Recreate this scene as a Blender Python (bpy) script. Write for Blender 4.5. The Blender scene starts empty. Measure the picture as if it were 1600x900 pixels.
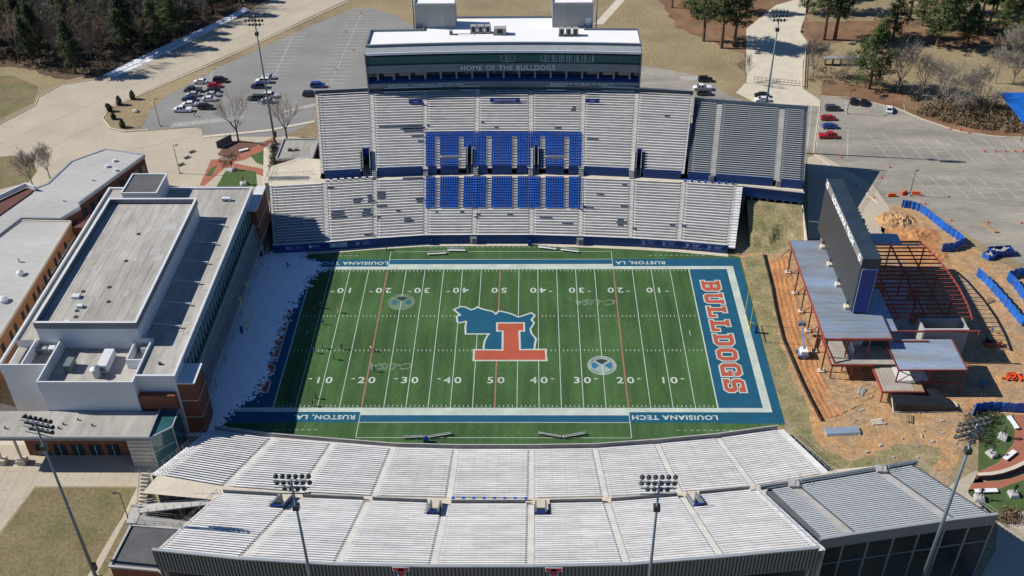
import bpy, bmesh, math, random
import numpy as np
from mathutils import Vector, Matrix, noise as mnoise

SC = bpy.context.scene
COL = SC.collection
R = math.radians
random.seed(7)

# ------------------------------------------------------------------ camera
cam_data = bpy.data.cameras.new('camera')
cam_data.sensor_width = 36.0
cam_data.lens = 36.411
cam_data.clip_start = 1.0
cam_data.clip_end = 4000.0
cam = bpy.data.objects.new('camera', cam_data)
COL.objects.link(cam)
_yaw, _th, _roll = 0.0235, 0.64012, -0.01527
_r = Vector((math.cos(_yaw), math.sin(_yaw), 0))
_f = Vector((-math.sin(_yaw)*math.cos(_th), math.cos(_yaw)*math.cos(_th), -math.sin(_th)))
_u = Vector((-math.sin(_yaw)*math.sin(_th), math.cos(_yaw)*math.sin(_th), math.cos(_th)))
_R = _r*math.cos(_roll) + _u*math.sin(_roll)
_U = _u*math.cos(_roll) - _r*math.sin(_roll)
M4 = Matrix(((_R.x, _U.x, -_f.x, 7.61049), (_R.y, _U.y, -_f.y, -180.20434), (_R.z, _U.z, -_f.z, 146.77714), (0, 0, 0, 1)))
cam.matrix_world = M4
SC.camera = cam
SC.render.engine = 'CYCLES'
SC.render.resolution_x, SC.render.resolution_y = 1024, 576

# ------------------------------------------------------------------ light
SUN_EL = R(37.5)
SUN_DIR = Vector((1.0, -0.115, -math.tan(SUN_EL)*1.0066)).normalized()   # direction the light travels
world = bpy.data.worlds.new('World')
SC.world = world
world.use_nodes = True
nt = world.node_tree
sky = nt.nodes.new('ShaderNodeTexSky')
sky.sky_type = 'NISHITA'
sky.sun_disc = False
sky.sun_elevation = SUN_EL
sky.sun_rotation = math.atan2(-SUN_DIR.x, -SUN_DIR.y)
sky.air_density = 1.0; sky.dust_density = 0.0; sky.ozone_density = 10.0
bg = nt.nodes['Background']
nt.links.new(sky.outputs[0], bg.inputs[0])
bg.inputs[1].default_value = 0.07
sun_data = bpy.data.lights.new('sun', 'SUN')
sun_data.energy = 5.0
sun_data.angle = R(0.5)
sun_data.color = (1.0, 0.945, 0.86)
sun = bpy.data.objects.new('sun', sun_data)
sun.rotation_euler = SUN_DIR.to_track_quat('-Z', 'Y').to_euler()
sun.location = (-80, 10, 90)
COL.objects.link(sun)
vs = SC.view_settings
vs.view_transform = 'Standard'; vs.look = 'None'; vs.exposure = 0.15; vs.gamma = 1.0
vs.use_curve_mapping = False

# ------------------------------------------------------------------ materials
MAT = {}
def mat(name, col, rough=0.7, metal=0.0, var=0.12, scale=0.35, var2=0.08, scale2=6.0, bump=0.0, bscale=8.0, col2=None, mixs=0.15, spec=0.5, stretch=None, emit=0, sharp=0.15, det=5.0):
    """Principled material whose colour is broken up by two noises (and optionally a second colour)."""
    m = bpy.data.materials.new(name); m.use_nodes = True
    t = m.node_tree; N = t.nodes; L = t.links
    b = N['Principled BSDF']
    b.inputs['Roughness'].default_value = rough
    b.inputs['Metallic'].default_value = metal
    b.inputs['Specular IOR Level'].default_value = spec
    geo = N.new('ShaderNodeNewGeometry')
    vec = geo.outputs['Position']
    if stretch:
        mp = N.new('ShaderNodeMapping'); mp.inputs['Scale'].default_value = stretch
        L.new(vec, mp.inputs['Vector']); vec = mp.outputs['Vector']
    base = N.new('ShaderNodeRGB'); base.outputs[0].default_value = (*col, 1)
    cur = base.outputs[0]
    if col2:
        n0 = N.new('ShaderNodeTexNoise'); n0.inputs['Scale'].default_value = mixs; n0.inputs['Detail'].default_value = det
        n0.inputs['Roughness'].default_value = 0.65
        L.new(vec, n0.inputs['Vector'])
        rmp = N.new('ShaderNodeMapRange'); rmp.inputs['From Min'].default_value = 0.5-sharp; rmp.inputs['From Max'].default_value = 0.5+sharp
        L.new(n0.outputs['Fac'], rmp.inputs['Value'])
        mx = N.new('ShaderNodeMixRGB'); L.new(rmp.outputs[0], mx.inputs[0]); L.new(cur, mx.inputs[1]); mx.inputs[2].default_value = (*col2, 1)
        cur = mx.outputs[0]
    for v, s in ((var, scale), (var2, scale2)):
        if v <= 0: continue
        n1 = N.new('ShaderNodeTexNoise'); n1.inputs['Scale'].default_value = s; n1.inputs['Detail'].default_value = 4.0
        L.new(vec, n1.inputs['Vector'])
        mr = N.new('ShaderNodeMapRange'); mr.inputs['From Min'].default_value = 0.3; mr.inputs['From Max'].default_value = 0.7
        mr.inputs['To Min'].default_value = 1-v; mr.inputs['To Max'].default_value = 1+v
        L.new(n1.outputs['Fac'], mr.inputs['Value'])
        vm = N.new('ShaderNodeVectorMath'); vm.operation = 'SCALE'
        L.new(cur, vm.inputs[0]); L.new(mr.outputs[0], vm.inputs['Scale'])
        cur = vm.outputs[0]
    L.new(cur, b.inputs['Base Color'])
    if bump > 0:
        nb = N.new('ShaderNodeTexNoise'); nb.inputs['Scale'].default_value = bscale; nb.inputs['Detail'].default_value = 6.0
        L.new(vec, nb.inputs['Vector'])
        bp = N.new('ShaderNodeBump'); bp.inputs['Strength'].default_value = bump; bp.inputs['Distance'].default_value = 0.12
        L.new(nb.outputs['Fac'], bp.inputs['Height']); L.new(bp.outputs[0], b.inputs['Normal'])
    if emit:
        b.inputs['Emission Color'].default_value = (*col, 1); b.inputs['Emission Strength'].default_value = emit
    MAT[name] = m
    return m

mat('dry_grass', (0.265, 0.205, 0.115), 0.95, var=0.18, scale=0.06, var2=0.22, scale2=1.1, bump=0.5, bscale=2.5, col2=(0.30, 0.24, 0.135), mixs=0.05)
mat('lawn', (0.215, 0.165, 0.09), 0.95, var=0.15, scale=0.2, var2=0.25, scale2=1.6, bump=0.6, bscale=3, col2=(0.15, 0.145, 0.06), mixs=0.17, sharp=0.12)
mat('verge', (0.33, 0.265, 0.145), 0.95, var=0.2, scale=0.3, var2=0.3, scale2=1.8, bump=0.8, bscale=2, col2=(0.19, 0.185, 0.075), mixs=0.22)
mat('lawn_green', (0.065, 0.11, 0.03), 0.95, var=0.15, scale=0.3, var2=0.2, scale2=2.0, bump=0.4, bscale=4)
mat('forest_floor', (0.10, 0.065, 0.04), 0.95, var=0.3, scale=0.2, var2=0.3, scale2=1.5, bump=0.7, bscale=2)
mat('pine_straw', (0.22, 0.105, 0.055), 0.95, var=0.3, scale=0.15, var2=0.2, scale2=1.5, col2=(0.20, 0.135, 0.075), mixs=0.09)
mat('dirt', (0.48, 0.28, 0.125), 0.95, var=0.22, scale=0.5, var2=0.22, scale2=1.6, bump=1.0, bscale=1.8, col2=(0.36, 0.25, 0.15), mixs=0.16, sharp=0.1)
mat('red_dirt', (0.46, 0.22, 0.09), 0.95, var=0.25, scale=0.25, var2=0.2, scale2=1.5, bump=1.0, bscale=1.6)
mat('mulch', (0.15, 0.075, 0.05), 0.95, var=0.25, scale=0.6, var2=0.25, scale2=3, bump=0.8, bscale=4)
mat('asphalt', (0.245, 0.24, 0.23), 0.9, var=0.10, scale=0.1, var2=0.10, scale2=2.5, bump=0.15, bscale=10)
mat('old_asphalt', (0.25, 0.235, 0.21), 0.9, var=0.16, scale=0.12, var2=0.12, scale2=1.2, bump=0.2, bscale=6, col2=(0.34, 0.31, 0.25), mixs=0.12, sharp=0.22, stretch=(0.35, 1.2, 1))
mat('concrete', (0.50, 0.44, 0.34), 0.9, var=0.08, scale=0.1, var2=0.08, scale2=1.4, bump=0.1, bscale=8, col2=(0.44, 0.385, 0.30), mixs=0.06, sharp=0.2)
mat('concrete_pale', (0.60, 0.54, 0.43), 0.9, var=0.08, scale=0.3, var2=0.08, scale2=2)
mat('concrete_grey', (0.42, 0.41, 0.39), 0.85, var=0.12, scale=0.4, var2=0.1, scale2=3)
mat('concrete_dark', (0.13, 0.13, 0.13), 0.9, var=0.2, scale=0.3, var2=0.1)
mat('brick_paver', (0.36, 0.13, 0.08), 0.9, var=0.08, scale=0.4, var2=0.12, scale2=3)
mat('paint_white', (0.72, 0.72, 0.70), 0.8, var=0.1, scale=0.5, var2=0.12, scale2=3)
mat('lot_paint', (0.55, 0.54, 0.50), 0.9, var=0.2, scale=0.5, var2=0.25, scale2=2)
mat('turf_white', (0.48, 0.54, 0.48), 0.95, var=0.14, scale=0.3, var2=0.2, scale2=5)
mat('turf_blue', (0.002, 0.085, 0.155), 0.95, var=0.12, scale=0.25, var2=0.15, scale2=5)
mat('turf_red', (0.42, 0.085, 0.045), 0.95, var=0.10, scale=0.3, var2=0.15, scale2=5)
mat('turf_red_line', (0.36, 0.16, 0.11), 0.95, var=0.10, scale=0.3, var2=0.15, scale2=5)
mat('turf_faded', (0.13, 0.20, 0.12), 0.95, var=0.2, scale=0.5, var2=0.15, scale2=4)
mat('turf_pale', (0.30, 0.37, 0.32), 0.95, var=0.15, scale=0.5, var2=0.15, scale2=4)
mat('turf_sky', (0.02, 0.16, 0.30), 0.95, var=0.1, scale=0.5)
mat('turf_dark', (0.015, 0.045, 0.04), 0.95, var=0.1, scale=0.5)
mat('turf_fblue', (0.03, 0.12, 0.16), 0.95, var=0.2, scale=0.6)
mat('snow', (0.90, 0.92, 0.95), 0.6, var=0.05, scale=0.8, var2=0.04, bump=0.7, bscale=2.5)
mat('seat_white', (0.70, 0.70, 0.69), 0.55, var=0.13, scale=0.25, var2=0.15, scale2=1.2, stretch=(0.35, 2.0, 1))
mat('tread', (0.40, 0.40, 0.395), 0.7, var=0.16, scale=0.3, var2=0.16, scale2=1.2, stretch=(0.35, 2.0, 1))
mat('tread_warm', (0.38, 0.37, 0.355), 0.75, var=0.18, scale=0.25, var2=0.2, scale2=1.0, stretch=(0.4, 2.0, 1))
mat('riser_shaded', (0.12, 0.12, 0.125), 0.8, var=0.1)  # shade between the bench rows is darkened into the riser colour
mat('alu_grey', (0.46, 0.49, 0.505), 0.5, metal=0.0, var=0.08, scale=0.3, var2=0.08, stretch=(0.4, 2, 1))
mat('alu_tread', (0.11, 0.125, 0.135), 0.55, var=0.08, scale=0.3, var2=0.08, stretch=(0.4, 2, 1))
mat('step', (0.62, 0.60, 0.56), 0.8, var=0.1, scale=0.5, var2=0.1)
mat('blue_paint', (0.004, 0.052, 0.21), 0.6, var=0.12, scale=0.2, var2=0.08)
mat('seat_blue', (0.008, 0.11, 0.47), 0.45, var=0.18, scale=0.7, var2=0.12, scale2=3)
mat('cushion', (0.055, 0.095, 0.16), 0.7, var=0.3, scale=0.5, var2=0.2, scale2=3)
mat('blue_tarp', (0.01, 0.12, 0.50), 0.5, var=0.25, scale=0.5, var2=0.15, scale2=2, bump=0.6, bscale=1.5)
mat('blue_deep', (0.006, 0.036, 0.25), 0.4, var=0.05)
mat('navy_panel', (0.028, 0.045, 0.065), 0.45, var=0.15, scale=0.3)
mat('panel_grey', (0.15, 0.18, 0.21), 0.5, var=0.08, scale=0.2)
mat('fascia_grey', (0.16, 0.185, 0.205), 0.5, var=0.06, scale=0.2)
mat('metal_light', (0.42, 0.45, 0.47), 0.4, metal=0.3, var=0.06, scale=0.3)
mat('roof_white', (0.86, 0.86, 0.86), 0.7, var=0.025, scale=0.15, var2=0.02)
mat('roof_grey', (0.44, 0.42, 0.38), 0.85, var=0.16, scale=0.10, var2=0.12, scale2=0.8, col2=(0.33, 0.31, 0.28), mixs=0.3, stretch=(1.0, 0.25, 1))
mat('roof_silver', (0.44, 0.435, 0.42), 0.8, var=0.10, scale=0.08, var2=0.06, scale2=0.8, stretch=(0.5, 1, 1))
mat('roof_dark', (0.10, 0.10, 0.105), 0.85, var=0.2, scale=0.2, var2=0.12, scale2=1.2)
mat('wall_white', (0.62, 0.64, 0.66), 0.75, var=0.04, scale=0.2, var2=0.03)
mat('wall_block', (0.34, 0.34, 0.33), 0.85, var=0.06, scale=0.3, var2=0.06)
mat('brick', (0.20, 0.075, 0.04), 0.9, var=0.10, scale=0.4, var2=0.18, scale2=7)
mat('brick_orange', (0.31, 0.135, 0.06), 0.9, var=0.08, scale=0.3, var2=0.15, scale2=7)
mat('brick_dark', (0.13, 0.05, 0.04), 0.9, var=0.08, scale=0.3, var2=0.15, scale2=7)
mat('stone_trim', (0.52, 0.47, 0.38), 0.85, var=0.08)
mat('glass_dark', (0.015, 0.035, 0.045), 0.08, var=0.1, scale=0.15, spec=0.8)
mat('glass_teal', (0.03, 0.11, 0.13), 0.1, var=0.15, scale=0.2, spec=0.8)
mat('frame_light', (0.5, 0.52, 0.52), 0.5, var=0.05)
mat('frame_dark', (0.04, 0.05, 0.055), 0.5, var=0.05)
mat('pole_steel', (0.16, 0.22, 0.26), 0.45, metal=0.35, var=0.08, scale=0.2)
mat('lamp_dark', (0.03, 0.035, 0.04), 0.5, var=0.1)
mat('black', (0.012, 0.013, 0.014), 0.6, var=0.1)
mat('screen', (0.038, 0.039, 0.041), 0.55, var=0.03, scale=0.1, var2=0.0)
mat('header', (0.20, 0.20, 0.205), 0.6, var=0.05)
mat('sign_white', (0.82, 0.83, 0.84), 0.6, var=0.03)
mat('sign_red', (0.45, 0.03, 0.05), 0.6, var=0.05)
mat('sign_blue', (0.012, 0.03, 0.28), 0.5, var=0.05)
mat('sign_pale', (0.30, 0.40, 0.60), 0.6, var=0.08)
mat('letter', (0.62, 0.70, 0.74), 0.5, var=0.03)
mat('red_steel', (0.30, 0.06, 0.045), 0.6, var=0.15, scale=0.5)
mat('metal_deck', (0.42, 0.54, 0.70), 0.35, metal=0.4, var=0.10, scale=0.25, var2=0.12, scale2=1.6, col2=(0.42, 0.44, 0.45), mixs=0.2, stretch=(0.3, 1.5, 1))  # blue sheen of the reflected sky is tinted into the base colour
mat('slab', (0.40, 0.37, 0.32), 0.9, var=0.12, scale=0.5, var2=0.1)
mat('black_wrap', (0.02, 0.022, 0.026), 0.5, var=0.25, scale=0.6, bump=0.7, bscale=1.5)
mat('yellow', (0.70, 0.62, 0.06), 0.45, var=0.05)
mat('orange', (0.75, 0.11, 0.025), 0.6, var=0.1)
mat('cone', (0.62, 0.10, 0.05), 0.6, var=0.1)
mat('wood', (0.34, 0.24, 0.14), 0.85, var=0.2, scale=1.2)
mat('stone', (0.42, 0.42, 0.41), 0.9, var=0.15, scale=1.0, bump=0.5)
mat('bronze', (0.035, 0.045, 0.04), 0.45, metal=0.4, var=0.2, scale=2)
mat('bark', (0.105, 0.085, 0.07), 0.95, var=0.2, scale=1.0)
mat('bark_pine', (0.12, 0.075, 0.05), 0.95, var=0.2, scale=1.0)
mat('bark_pale', (0.24, 0.215, 0.18), 0.95, var=0.2, scale=1.0)
mat('twig_brown', (0.20, 0.15, 0.115), 0.95, var=0.2, scale=0.4)
mat('needles', (0.070, 0.098, 0.028), 0.85, var=0.35, scale=0.35, var2=0.25, scale2=2.0)
mat('needles_dark', (0.052, 0.073, 0.028), 0.85, var=0.35, scale=0.3, var2=0.25, scale2=2.0)
mat('shrub_leaf', (0.035, 0.05, 0.022), 0.85, var=0.3, scale=0.8, var2=0.25, scale2=3)
mat('brush', (0.19, 0.135, 0.08), 0.95, var=0.3, scale=0.5, var2=0.25, scale2=3)
mat('tyre', (0.012, 0.012, 0.012), 0.8, var=0.05)
mat('car_glass', (0.012, 0.015, 0.018), 0.08, var=0.0, var2=0.0, spec=0.8)
mat('rail', (0.36, 0.37, 0.38), 0.45, metal=0.3, var=0.05)
mat('lift_blue', (0.16, 0.26, 0.38), 0.5, var=0.1)
for cn, cc in dict(white=(0.75, 0.76, 0.77), silver=(0.42, 0.44, 0.46), black=(0.012, 0.013, 0.016), navy=(0.012, 0.025, 0.09),
                   red=(0.42, 0.012, 0.02), blue=(0.015, 0.06, 0.30), grey=(0.05, 0.06, 0.07), green=(0.025, 0.045, 0.045)).items():
    mat('car_'+cn, cc, 0.25, metal=0.0, var=0.0, var2=0.03, spec=0.7)

# turf: mown bands, directional brushing and traffic wear in the pile
def turf_mat():
    m = bpy.data.materials.new('turf'); m.use_nodes = True
    t = m.node_tree; N = t.nodes; L = t.links; b = N['Principled BSDF']
    b.inputs['Roughness'].default_value = 0.95; b.inputs['Specular IOR Level'].default_value = 0.2
    g = N.new('ShaderNodeNewGeometry')
    cur = None
    def nz(scale, det, mp):
        q = N.new('ShaderNodeMapping'); q.inputs['Scale'].default_value = mp; L.new(g.outputs['Position'], q.inputs['Vector'])
        n = N.new('ShaderNodeTexNoise'); n.inputs['Scale'].default_value = scale; n.inputs['Detail'].default_value = det
        L.new(q.outputs[0], n.inputs['Vector']); return n.outputs['Fac']
    a = nz(0.5, 4, (1, 0.12, 1)); c = nz(3.0, 5, (1, 0.25, 1)); d = nz(0.06, 3, (1, 1, 1)); e = nz(9, 3, (1, 1, 1))
    base = N.new('ShaderNodeRGB'); base.outputs[0].default_value = (0.056, 0.118, 0.040, 1); cur = base.outputs[0]
    for s, v in ((a, .20), (c, .16), (d, .22), (e, .14)):
        mr = N.new('ShaderNodeMapRange'); mr.inputs[1].default_value = .3; mr.inputs[2].default_value = .7; mr.inputs[3].default_value = 1-v; mr.inputs[4].default_value = 1+v
        L.new(s, mr.inputs[0]); vm = N.new('ShaderNodeVectorMath'); vm.operation = 'SCALE'; L.new(cur, vm.inputs[0]); L.new(mr.outputs[0], vm.inputs['Scale']); cur = vm.outputs[0]
    L.new(cur, b.inputs['Base Color'])
    MAT['turf'] = m
turf_mat()

# ------------------------------------------------------------------ mesh helpers
ORG = {}
def tag(o, label=None, cat=None, group=None, kind=None):
    if label: o['label'] = label
    if cat: o['category'] = cat
    if group: o['group'] = group
    if kind: o['kind'] = kind
    return o
def thing(name, label, cat, loc=(0, 0, 0), group=None, rz=0.0):
    o = bpy.data.objects.new(name, None); COL.objects.link(o)
    o.empty_display_size = 0.5
    o.location = loc; o.rotation_euler = (0, 0, rz)
    ORG[o.name] = Vector(loc)
    return tag(o, label, cat, group)
def origin(o):
    while o.parent: o = o.parent
    return ORG.get(o.name, Vector((0, 0, 0)))
class MB:
    def __init__(s): s.v = []; s.f = []; s.m = []; s.cm = 0
    def quad(s, *p):
        n = len(s.v); s.v += [tuple(q) for q in p]; s.f.append(tuple(range(n, n+len(p)))); s.m.append(s.cm)
    def box(s, c, d, rz=0.0):
        cx, cy, cz = c; hx, hy, hz = d[0]/2, d[1]/2, d[2]/2
        co, si = math.cos(rz), math.sin(rz); n = len(s.v)
        for z in (-hz, hz):
            for x, y in ((-hx, -hy), (hx, -hy), (hx, hy), (-hx, hy)):
                s.v.append((cx+x*co-y*si, cy+x*si+y*co, cz+z))
        for f in ((0, 3, 2, 1), (4, 5, 6, 7), (0, 1, 5, 4), (1, 2, 6, 5), (2, 3, 7, 6), (3, 0, 4, 7)):
            s.f.append(tuple(n+i for i in f)); s.m.append(s.cm)
    def b2(s, x0, x1, y0, y1, z0, z1): s.box(((x0+x1)/2, (y0+y1)/2, (z0+z1)/2), (abs(x1-x0), abs(y1-y0), abs(z1-z0)))
    def prism(s, poly, z0, z1, top=True, bottom=True):
        a = sum(poly[i][0]*poly[(i+1) % len(poly)][1]-poly[(i+1) % len(poly)][0]*poly[i][1] for i in range(len(poly)))
        if a < 0: poly = poly[::-1]
        n = len(s.v); k = len(poly)
        s.v += [(p[0], p[1], z0) for p in poly]+[(p[0], p[1], z1) for p in poly]
        if top: s.f.append(tuple(range(n+k, n+2*k))); s.m.append(s.cm)
        if bottom: s.f.append(tuple(range(n+k-1, n-1, -1))); s.m.append(s.cm)
        for i in range(k):
            j = (i+1) % k; s.f.append((n+i, n+j, n+k+j, n+k+i)); s.m.append(s.cm)
    def bar(s, a, b, w, h=None):
        """rectangular bar between two points"""
        a = Vector(a); b = Vector(b); h = h or w; d = (b-a).normalized()
        x = d.cross(Vector((0, 0, 1)))
        if x.length < 1e-3: x = Vector((1, 0, 0))
        x.normalize(); y = x.cross(d).normalized(); n = len(s.v)
        for p in (a, b):
            for i, j in ((-1, -1), (1, -1), (1, 1), (-1, 1)): s.v.append(tuple(p+x*(i*w/2)+y*(j*h/2)))
        for f in ((0, 1, 2, 3), (7, 6, 5, 4), (0, 4, 5, 1), (1, 5, 6, 2), (2, 6, 7, 3), (3, 7, 4, 0)):
            s.f.append(tuple(n+i for i in f)); s.m.append(s.cm)
    def tube(s, a, b, r0, r1=None, k=8, cap=True):
        a = Vector(a); b = Vector(b); r1 = r0 if r1 is None else r1; d = (b-a)
        if d.length < 1e-6: return
        d.normalize(); x = d.orthogonal().normalized(); y = d.cross(x); n = len(s.v)
        for p, r in ((a, r0), (b, r1)):
            for i in range(k):
                t = 2*math.pi*i/k; s.v.append(tuple(p+x*(r*math.cos(t))+y*(r*math.sin(t))))
        for i in range(k):
            j = (i+1) % k; s.f.append((n+i, n+j, n+k+j, n+k+i)); s.m.append(s.cm)
        if cap: s.f.append(tuple(range(n+k-1, n-1, -1))); s.f.append(tuple(range(n+k, n+2*k))); s.m += [s.cm, s.cm]
    def path(s, pts, r, k=6):
        for a, b in zip(pts, pts[1:]): s.tube(a, b, r, r, k)
    def wall(s, pts, z0, z1, th, side=0.0):
        """vertical wall along a polyline of xy points; side shifts it to the left (+) of travel"""
        P = [Vector((p[0], p[1])) for p in pts]; n = len(P); off = []
        for i in range(n):
            ds = []
            if i > 0: ds.append((P[i]-P[i-1]).normalized())
            if i < n-1: ds.append((P[i+1]-P[i]).normalized())
            ns = [Vector((-d.y, d.x)) for d in ds]
            m = sum(ns, Vector((0, 0))).normalized(); off.append(m/max(0.3, m.dot(ns[0])))
        A = [P[i]+off[i]*(side+th/2) for i in range(n)]; B = [P[i]+off[i]*(side-th/2) for i in range(n)]
        g = (lambda z, i: z[i]) if isinstance(z1, (list, tuple)) else (lambda z, i: z)
        g0 = (lambda z, i: z[i]) if isinstance(z0, (list, tuple)) else (lambda z, i: z)
        for i in range(n-1):
            q = [(B[i], g0(z0, i)), (B[i+1], g0(z0, i+1)), (A[i+1], g0(z0, i+1)), (A[i], g0(z0, i))]
            t = [(B[i], g(z1, i)), (B[i+1], g(z1, i+1)), (A[i+1], g(z1, i+1)), (A[i], g(z1, i))]
            q = [(p.x, p.y, z) for p, z in q]; t = [(p.x, p.y, z) for p, z in t]
            s.quad(*t); s.quad(*q[::-1]); s.quad(q[0], q[1], t[1], t[0]); s.quad(q[2], q[3], t[3], t[2])
            if i == 0: s.quad(q[3], q[0], t[0], t[3])
            if i == n-2: s.quad(q[1], q[2], t[2], t[1])
    def build(s, name, mats, parent=None, smooth=False, kind=None):
        o0 = origin(parent) if parent else Vector((0, 0, 0))
        me = bpy.data.meshes.new(name)
        me.from_pydata([(v[0]-o0.x, v[1]-o0.y, v[2]-o0.z) for v in s.v], [], s.f)
        if isinstance(mats, str): mats = [mats]
        for q in mats: me.materials.append(MAT[q])
        if len(mats) > 1:
            me.polygons.foreach_set('material_index', s.m)
        if smooth: me.polygons.foreach_set('use_smooth', [True]*len(me.polygons))
        me.update()
        o = bpy.data.objects.new(name, me); COL.objects.link(o)
        if parent: o.parent = parent
        if kind: o['kind'] = kind
        return o
def inst(mesh_obj, name, parent, loc, rz=0.0, scale=(1, 1, 1), rot=None):
    """another object with the same mesh data; loc in world metres"""
    o = bpy.data.objects.new(name, mesh_obj.data if hasattr(mesh_obj, 'data') else mesh_obj); COL.objects.link(o)
    o0 = origin(parent) if parent else Vector((0, 0, 0))
    if parent: o.parent = parent
    o.location = (loc[0]-o0.x, loc[1]-o0.y, loc[2]-o0.z); o.rotation_euler = rot or (0, 0, rz); o.scale = scale
    return o
def kids(o): return [c for c in bpy.data.objects if c.parent == o]
def copy_tree(o, loc=None, rz=None, parent=None, ch=None):
    c = o.copy(); COL.objects.link(c); c.parent = parent
    if loc is not None: c.location = loc
    if rz is not None: c.rotation_euler = (0, 0, rz)
    for k in (ch if ch is not None else kids(o)): copy_tree(k, parent=c)
    return c
def unit_box(name, m):
    b = MB(); b.box((0, 0, 0), (1, 1, 1)); me = bpy.data.meshes.new(name); me.from_pydata(b.v, [], b.f); me.materials.append(MAT[m]); return me
def inpoly(x, y, P):
    r = False; n = len(P)
    for i in range(n):
        x1, y1 = P[i]; x2, y2 = P[i-1]
        if (y1 > y) != (y2 > y) and x < (x2-x1)*(y-y1)/(y2-y1)+x1: r = not r
    return r
def ragged(poly, amp, step=1.2, seed=0):
    out = []
    for i in range(len(poly)):
        a = Vector(poly[i]); b = Vector(poly[(i+1) % len(poly)]); L = (b-a).length; n = max(1, int(L/step))
        nn = Vector((-(b-a).y, (b-a).x)).normalized() if L > 0 else Vector((0, 0))
        for k in range(n):
            p = a+(b-a)*(k/n)
            q = mnoise.noise(Vector((p.x*0.35, p.y*0.35, seed)))+0.6*mnoise.noise(Vector((p.x*1.1, p.y*1.1, seed+9)))
            out.append(tuple(p+nn*(q*amp)))
    return out
def sheet(name, poly, z, m, label=None, cat=None, kind='structure', rag=0.0, seed=0, parent=None):
    if rag: poly = ragged(poly, rag, seed=seed)
    b = MB(); b.quad(*[(p[0], p[1], z) for p in poly])
    me = bpy.data.meshes.new(name); bm = bmesh.new()
    vs_ = [bm.verts.new((p[0], p[1], z)) for p in poly]; f = bm.faces.new(vs_)
    f.normal_update()
    if f.normal.z < 0: f.normal_flip()
    bmesh.ops.triangulate(bm, faces=[f]); bm.to_mesh(me); bm.free()
    me.materials.append(MAT[m]); o = bpy.data.objects.new(name, me); COL.objects.link(o)
    if parent: o.parent = parent
    else: o['kind'] = kind
    if label: o['label'] = label
    return o
def curve_mesh(cu, name, m, z, parent=None, mw=None):
    """turn a filled 2-D curve or text into a flat mesh object"""
    t = bpy.data.objects.new('tmp', cu); COL.objects.link(t)
    dg = bpy.context.evaluated_depsgraph_get(); dg.update()
    me = bpy.data.meshes.new_from_object(t.evaluated_get(dg)); bpy.data.objects.remove(t)
    if mw is not None: me.transform(mw)
    o0 = origin(parent) if parent else Vector((0, 0, 0)); me.transform(Matrix.Translation(-o0))
    me.materials.clear(); me.materials.append(MAT[m]); me.name = name
    o = bpy.data.objects.new(name, me); COL.objects.link(o)
    if parent: o.parent = parent
    return o
def text(s, name, m, mw, size, parent=None, offset=0.0, extrude=0.0, spacing=1.0, shear=0.0, xs=1.0, word=1.0):
    cu = bpy.data.curves.new('txt', 'FONT'); cu.body = s; cu.size = size; cu.align_x = 'CENTER'; cu.align_y = 'CENTER'
    cu.offset = offset; cu.extrude = extrude; cu.space_character = spacing; cu.shear = shear; cu.space_word = word; cu.resolution_u = 3
    return curve_mesh(cu, name, m, 0, parent, mw @ Matrix.Diagonal((xs, 1, 1, 1)))
def polycurve(loops, offset=0.0):
    cu = bpy.data.curves.new('poly', 'CURVE'); cu.dimensions = '2D'; cu.fill_mode = 'BOTH'; cu.offset = offset
    for lp in loops:
        sp = cu.splines.new('POLY'); sp.points.add(len(lp)-1); sp.use_cyclic_u = True
        for i, p in enumerate(lp): sp.points[i].co = (p[0], p[1], 0, 1)
    return cu
def T3(x, y, z, rz=0.0, rx=0.0): return Matrix.Translation((x, y, z)) @ Matrix.Rotation(rz, 4, 'Z') @ Matrix.Rotation(rx, 4, 'X')

# ================================================================== GROUND
def ground():
    n = 120; S = 700.0
    b = MB()
    b.quad((-S, -S, -0.02), (S, -S, -0.02), (S, S+300, -0.02), (-S, S+300, -0.02))
    o = b.build('ground', 'dry_grass'); o['kind'] = 'structure'
ground()
sheet('concrete_road', [(-150.23,64.63),(-156.77,92.34),(-154.68,101.26),(-148.45,113.20),(-149.68,119.03),(-145.68,127.80),(-132.67,132.93),(-98.01,187.11),(-88.58,206.17),(-81.27,221.12),(-53.19,220.59),(-61.97,201.74),(-88.92,161.33),(-118.25,120.53),(-125.01,111.65),(-124.58,104.34),(-120.00,97.66),(-114.35,95.18),(-91.95,98.23),(-90.21,92.18),(-70.46,92.81),(-60.75,91.94),(-59.30,83.81),(-62.18,60.74),(-60.93,30.29),(-87.27,11.98),(-126.83,12.04)], 0.0, 'concrete')
sheet('parking_lot', [(-110.37,97.99),(-111.00,110.64),(-108.54,120.42),(-98.57,140.92),(-86.75,156.39),(-73.21,174.72),(-59.71,190.83),(-53.55,193.24),(-43.89,186.24),(-31.22,170.62),(-26.86,118.65),(-61.50,119.02),(-58.43,100.81),(-66.48,91.99),(-90.31,92.58),(-91.86,98.64),(-108.05,96.74)], 0.004, 'asphalt')
sheet('parking_lot', [(41.71,141.69),(56.89,135.07),(63.68,131.12),(69.89,117.63),(74.30,114.03),(94.39,110.78),(98.61,117.33),(107.54,116.34),(119.44,109.24),(125.07,102.03),(133.84,93.86),(143.90,90.63),(158.19,89.35),(131.25,21.68),(123.57,29.70),(118.47,37.58),(110.62,53.94),(101.89,52.72),(93.60,59.85),(87.07,83.82),(80.77,59.93),(38.42,77.52)], 0.004, 'old_asphalt')
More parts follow.
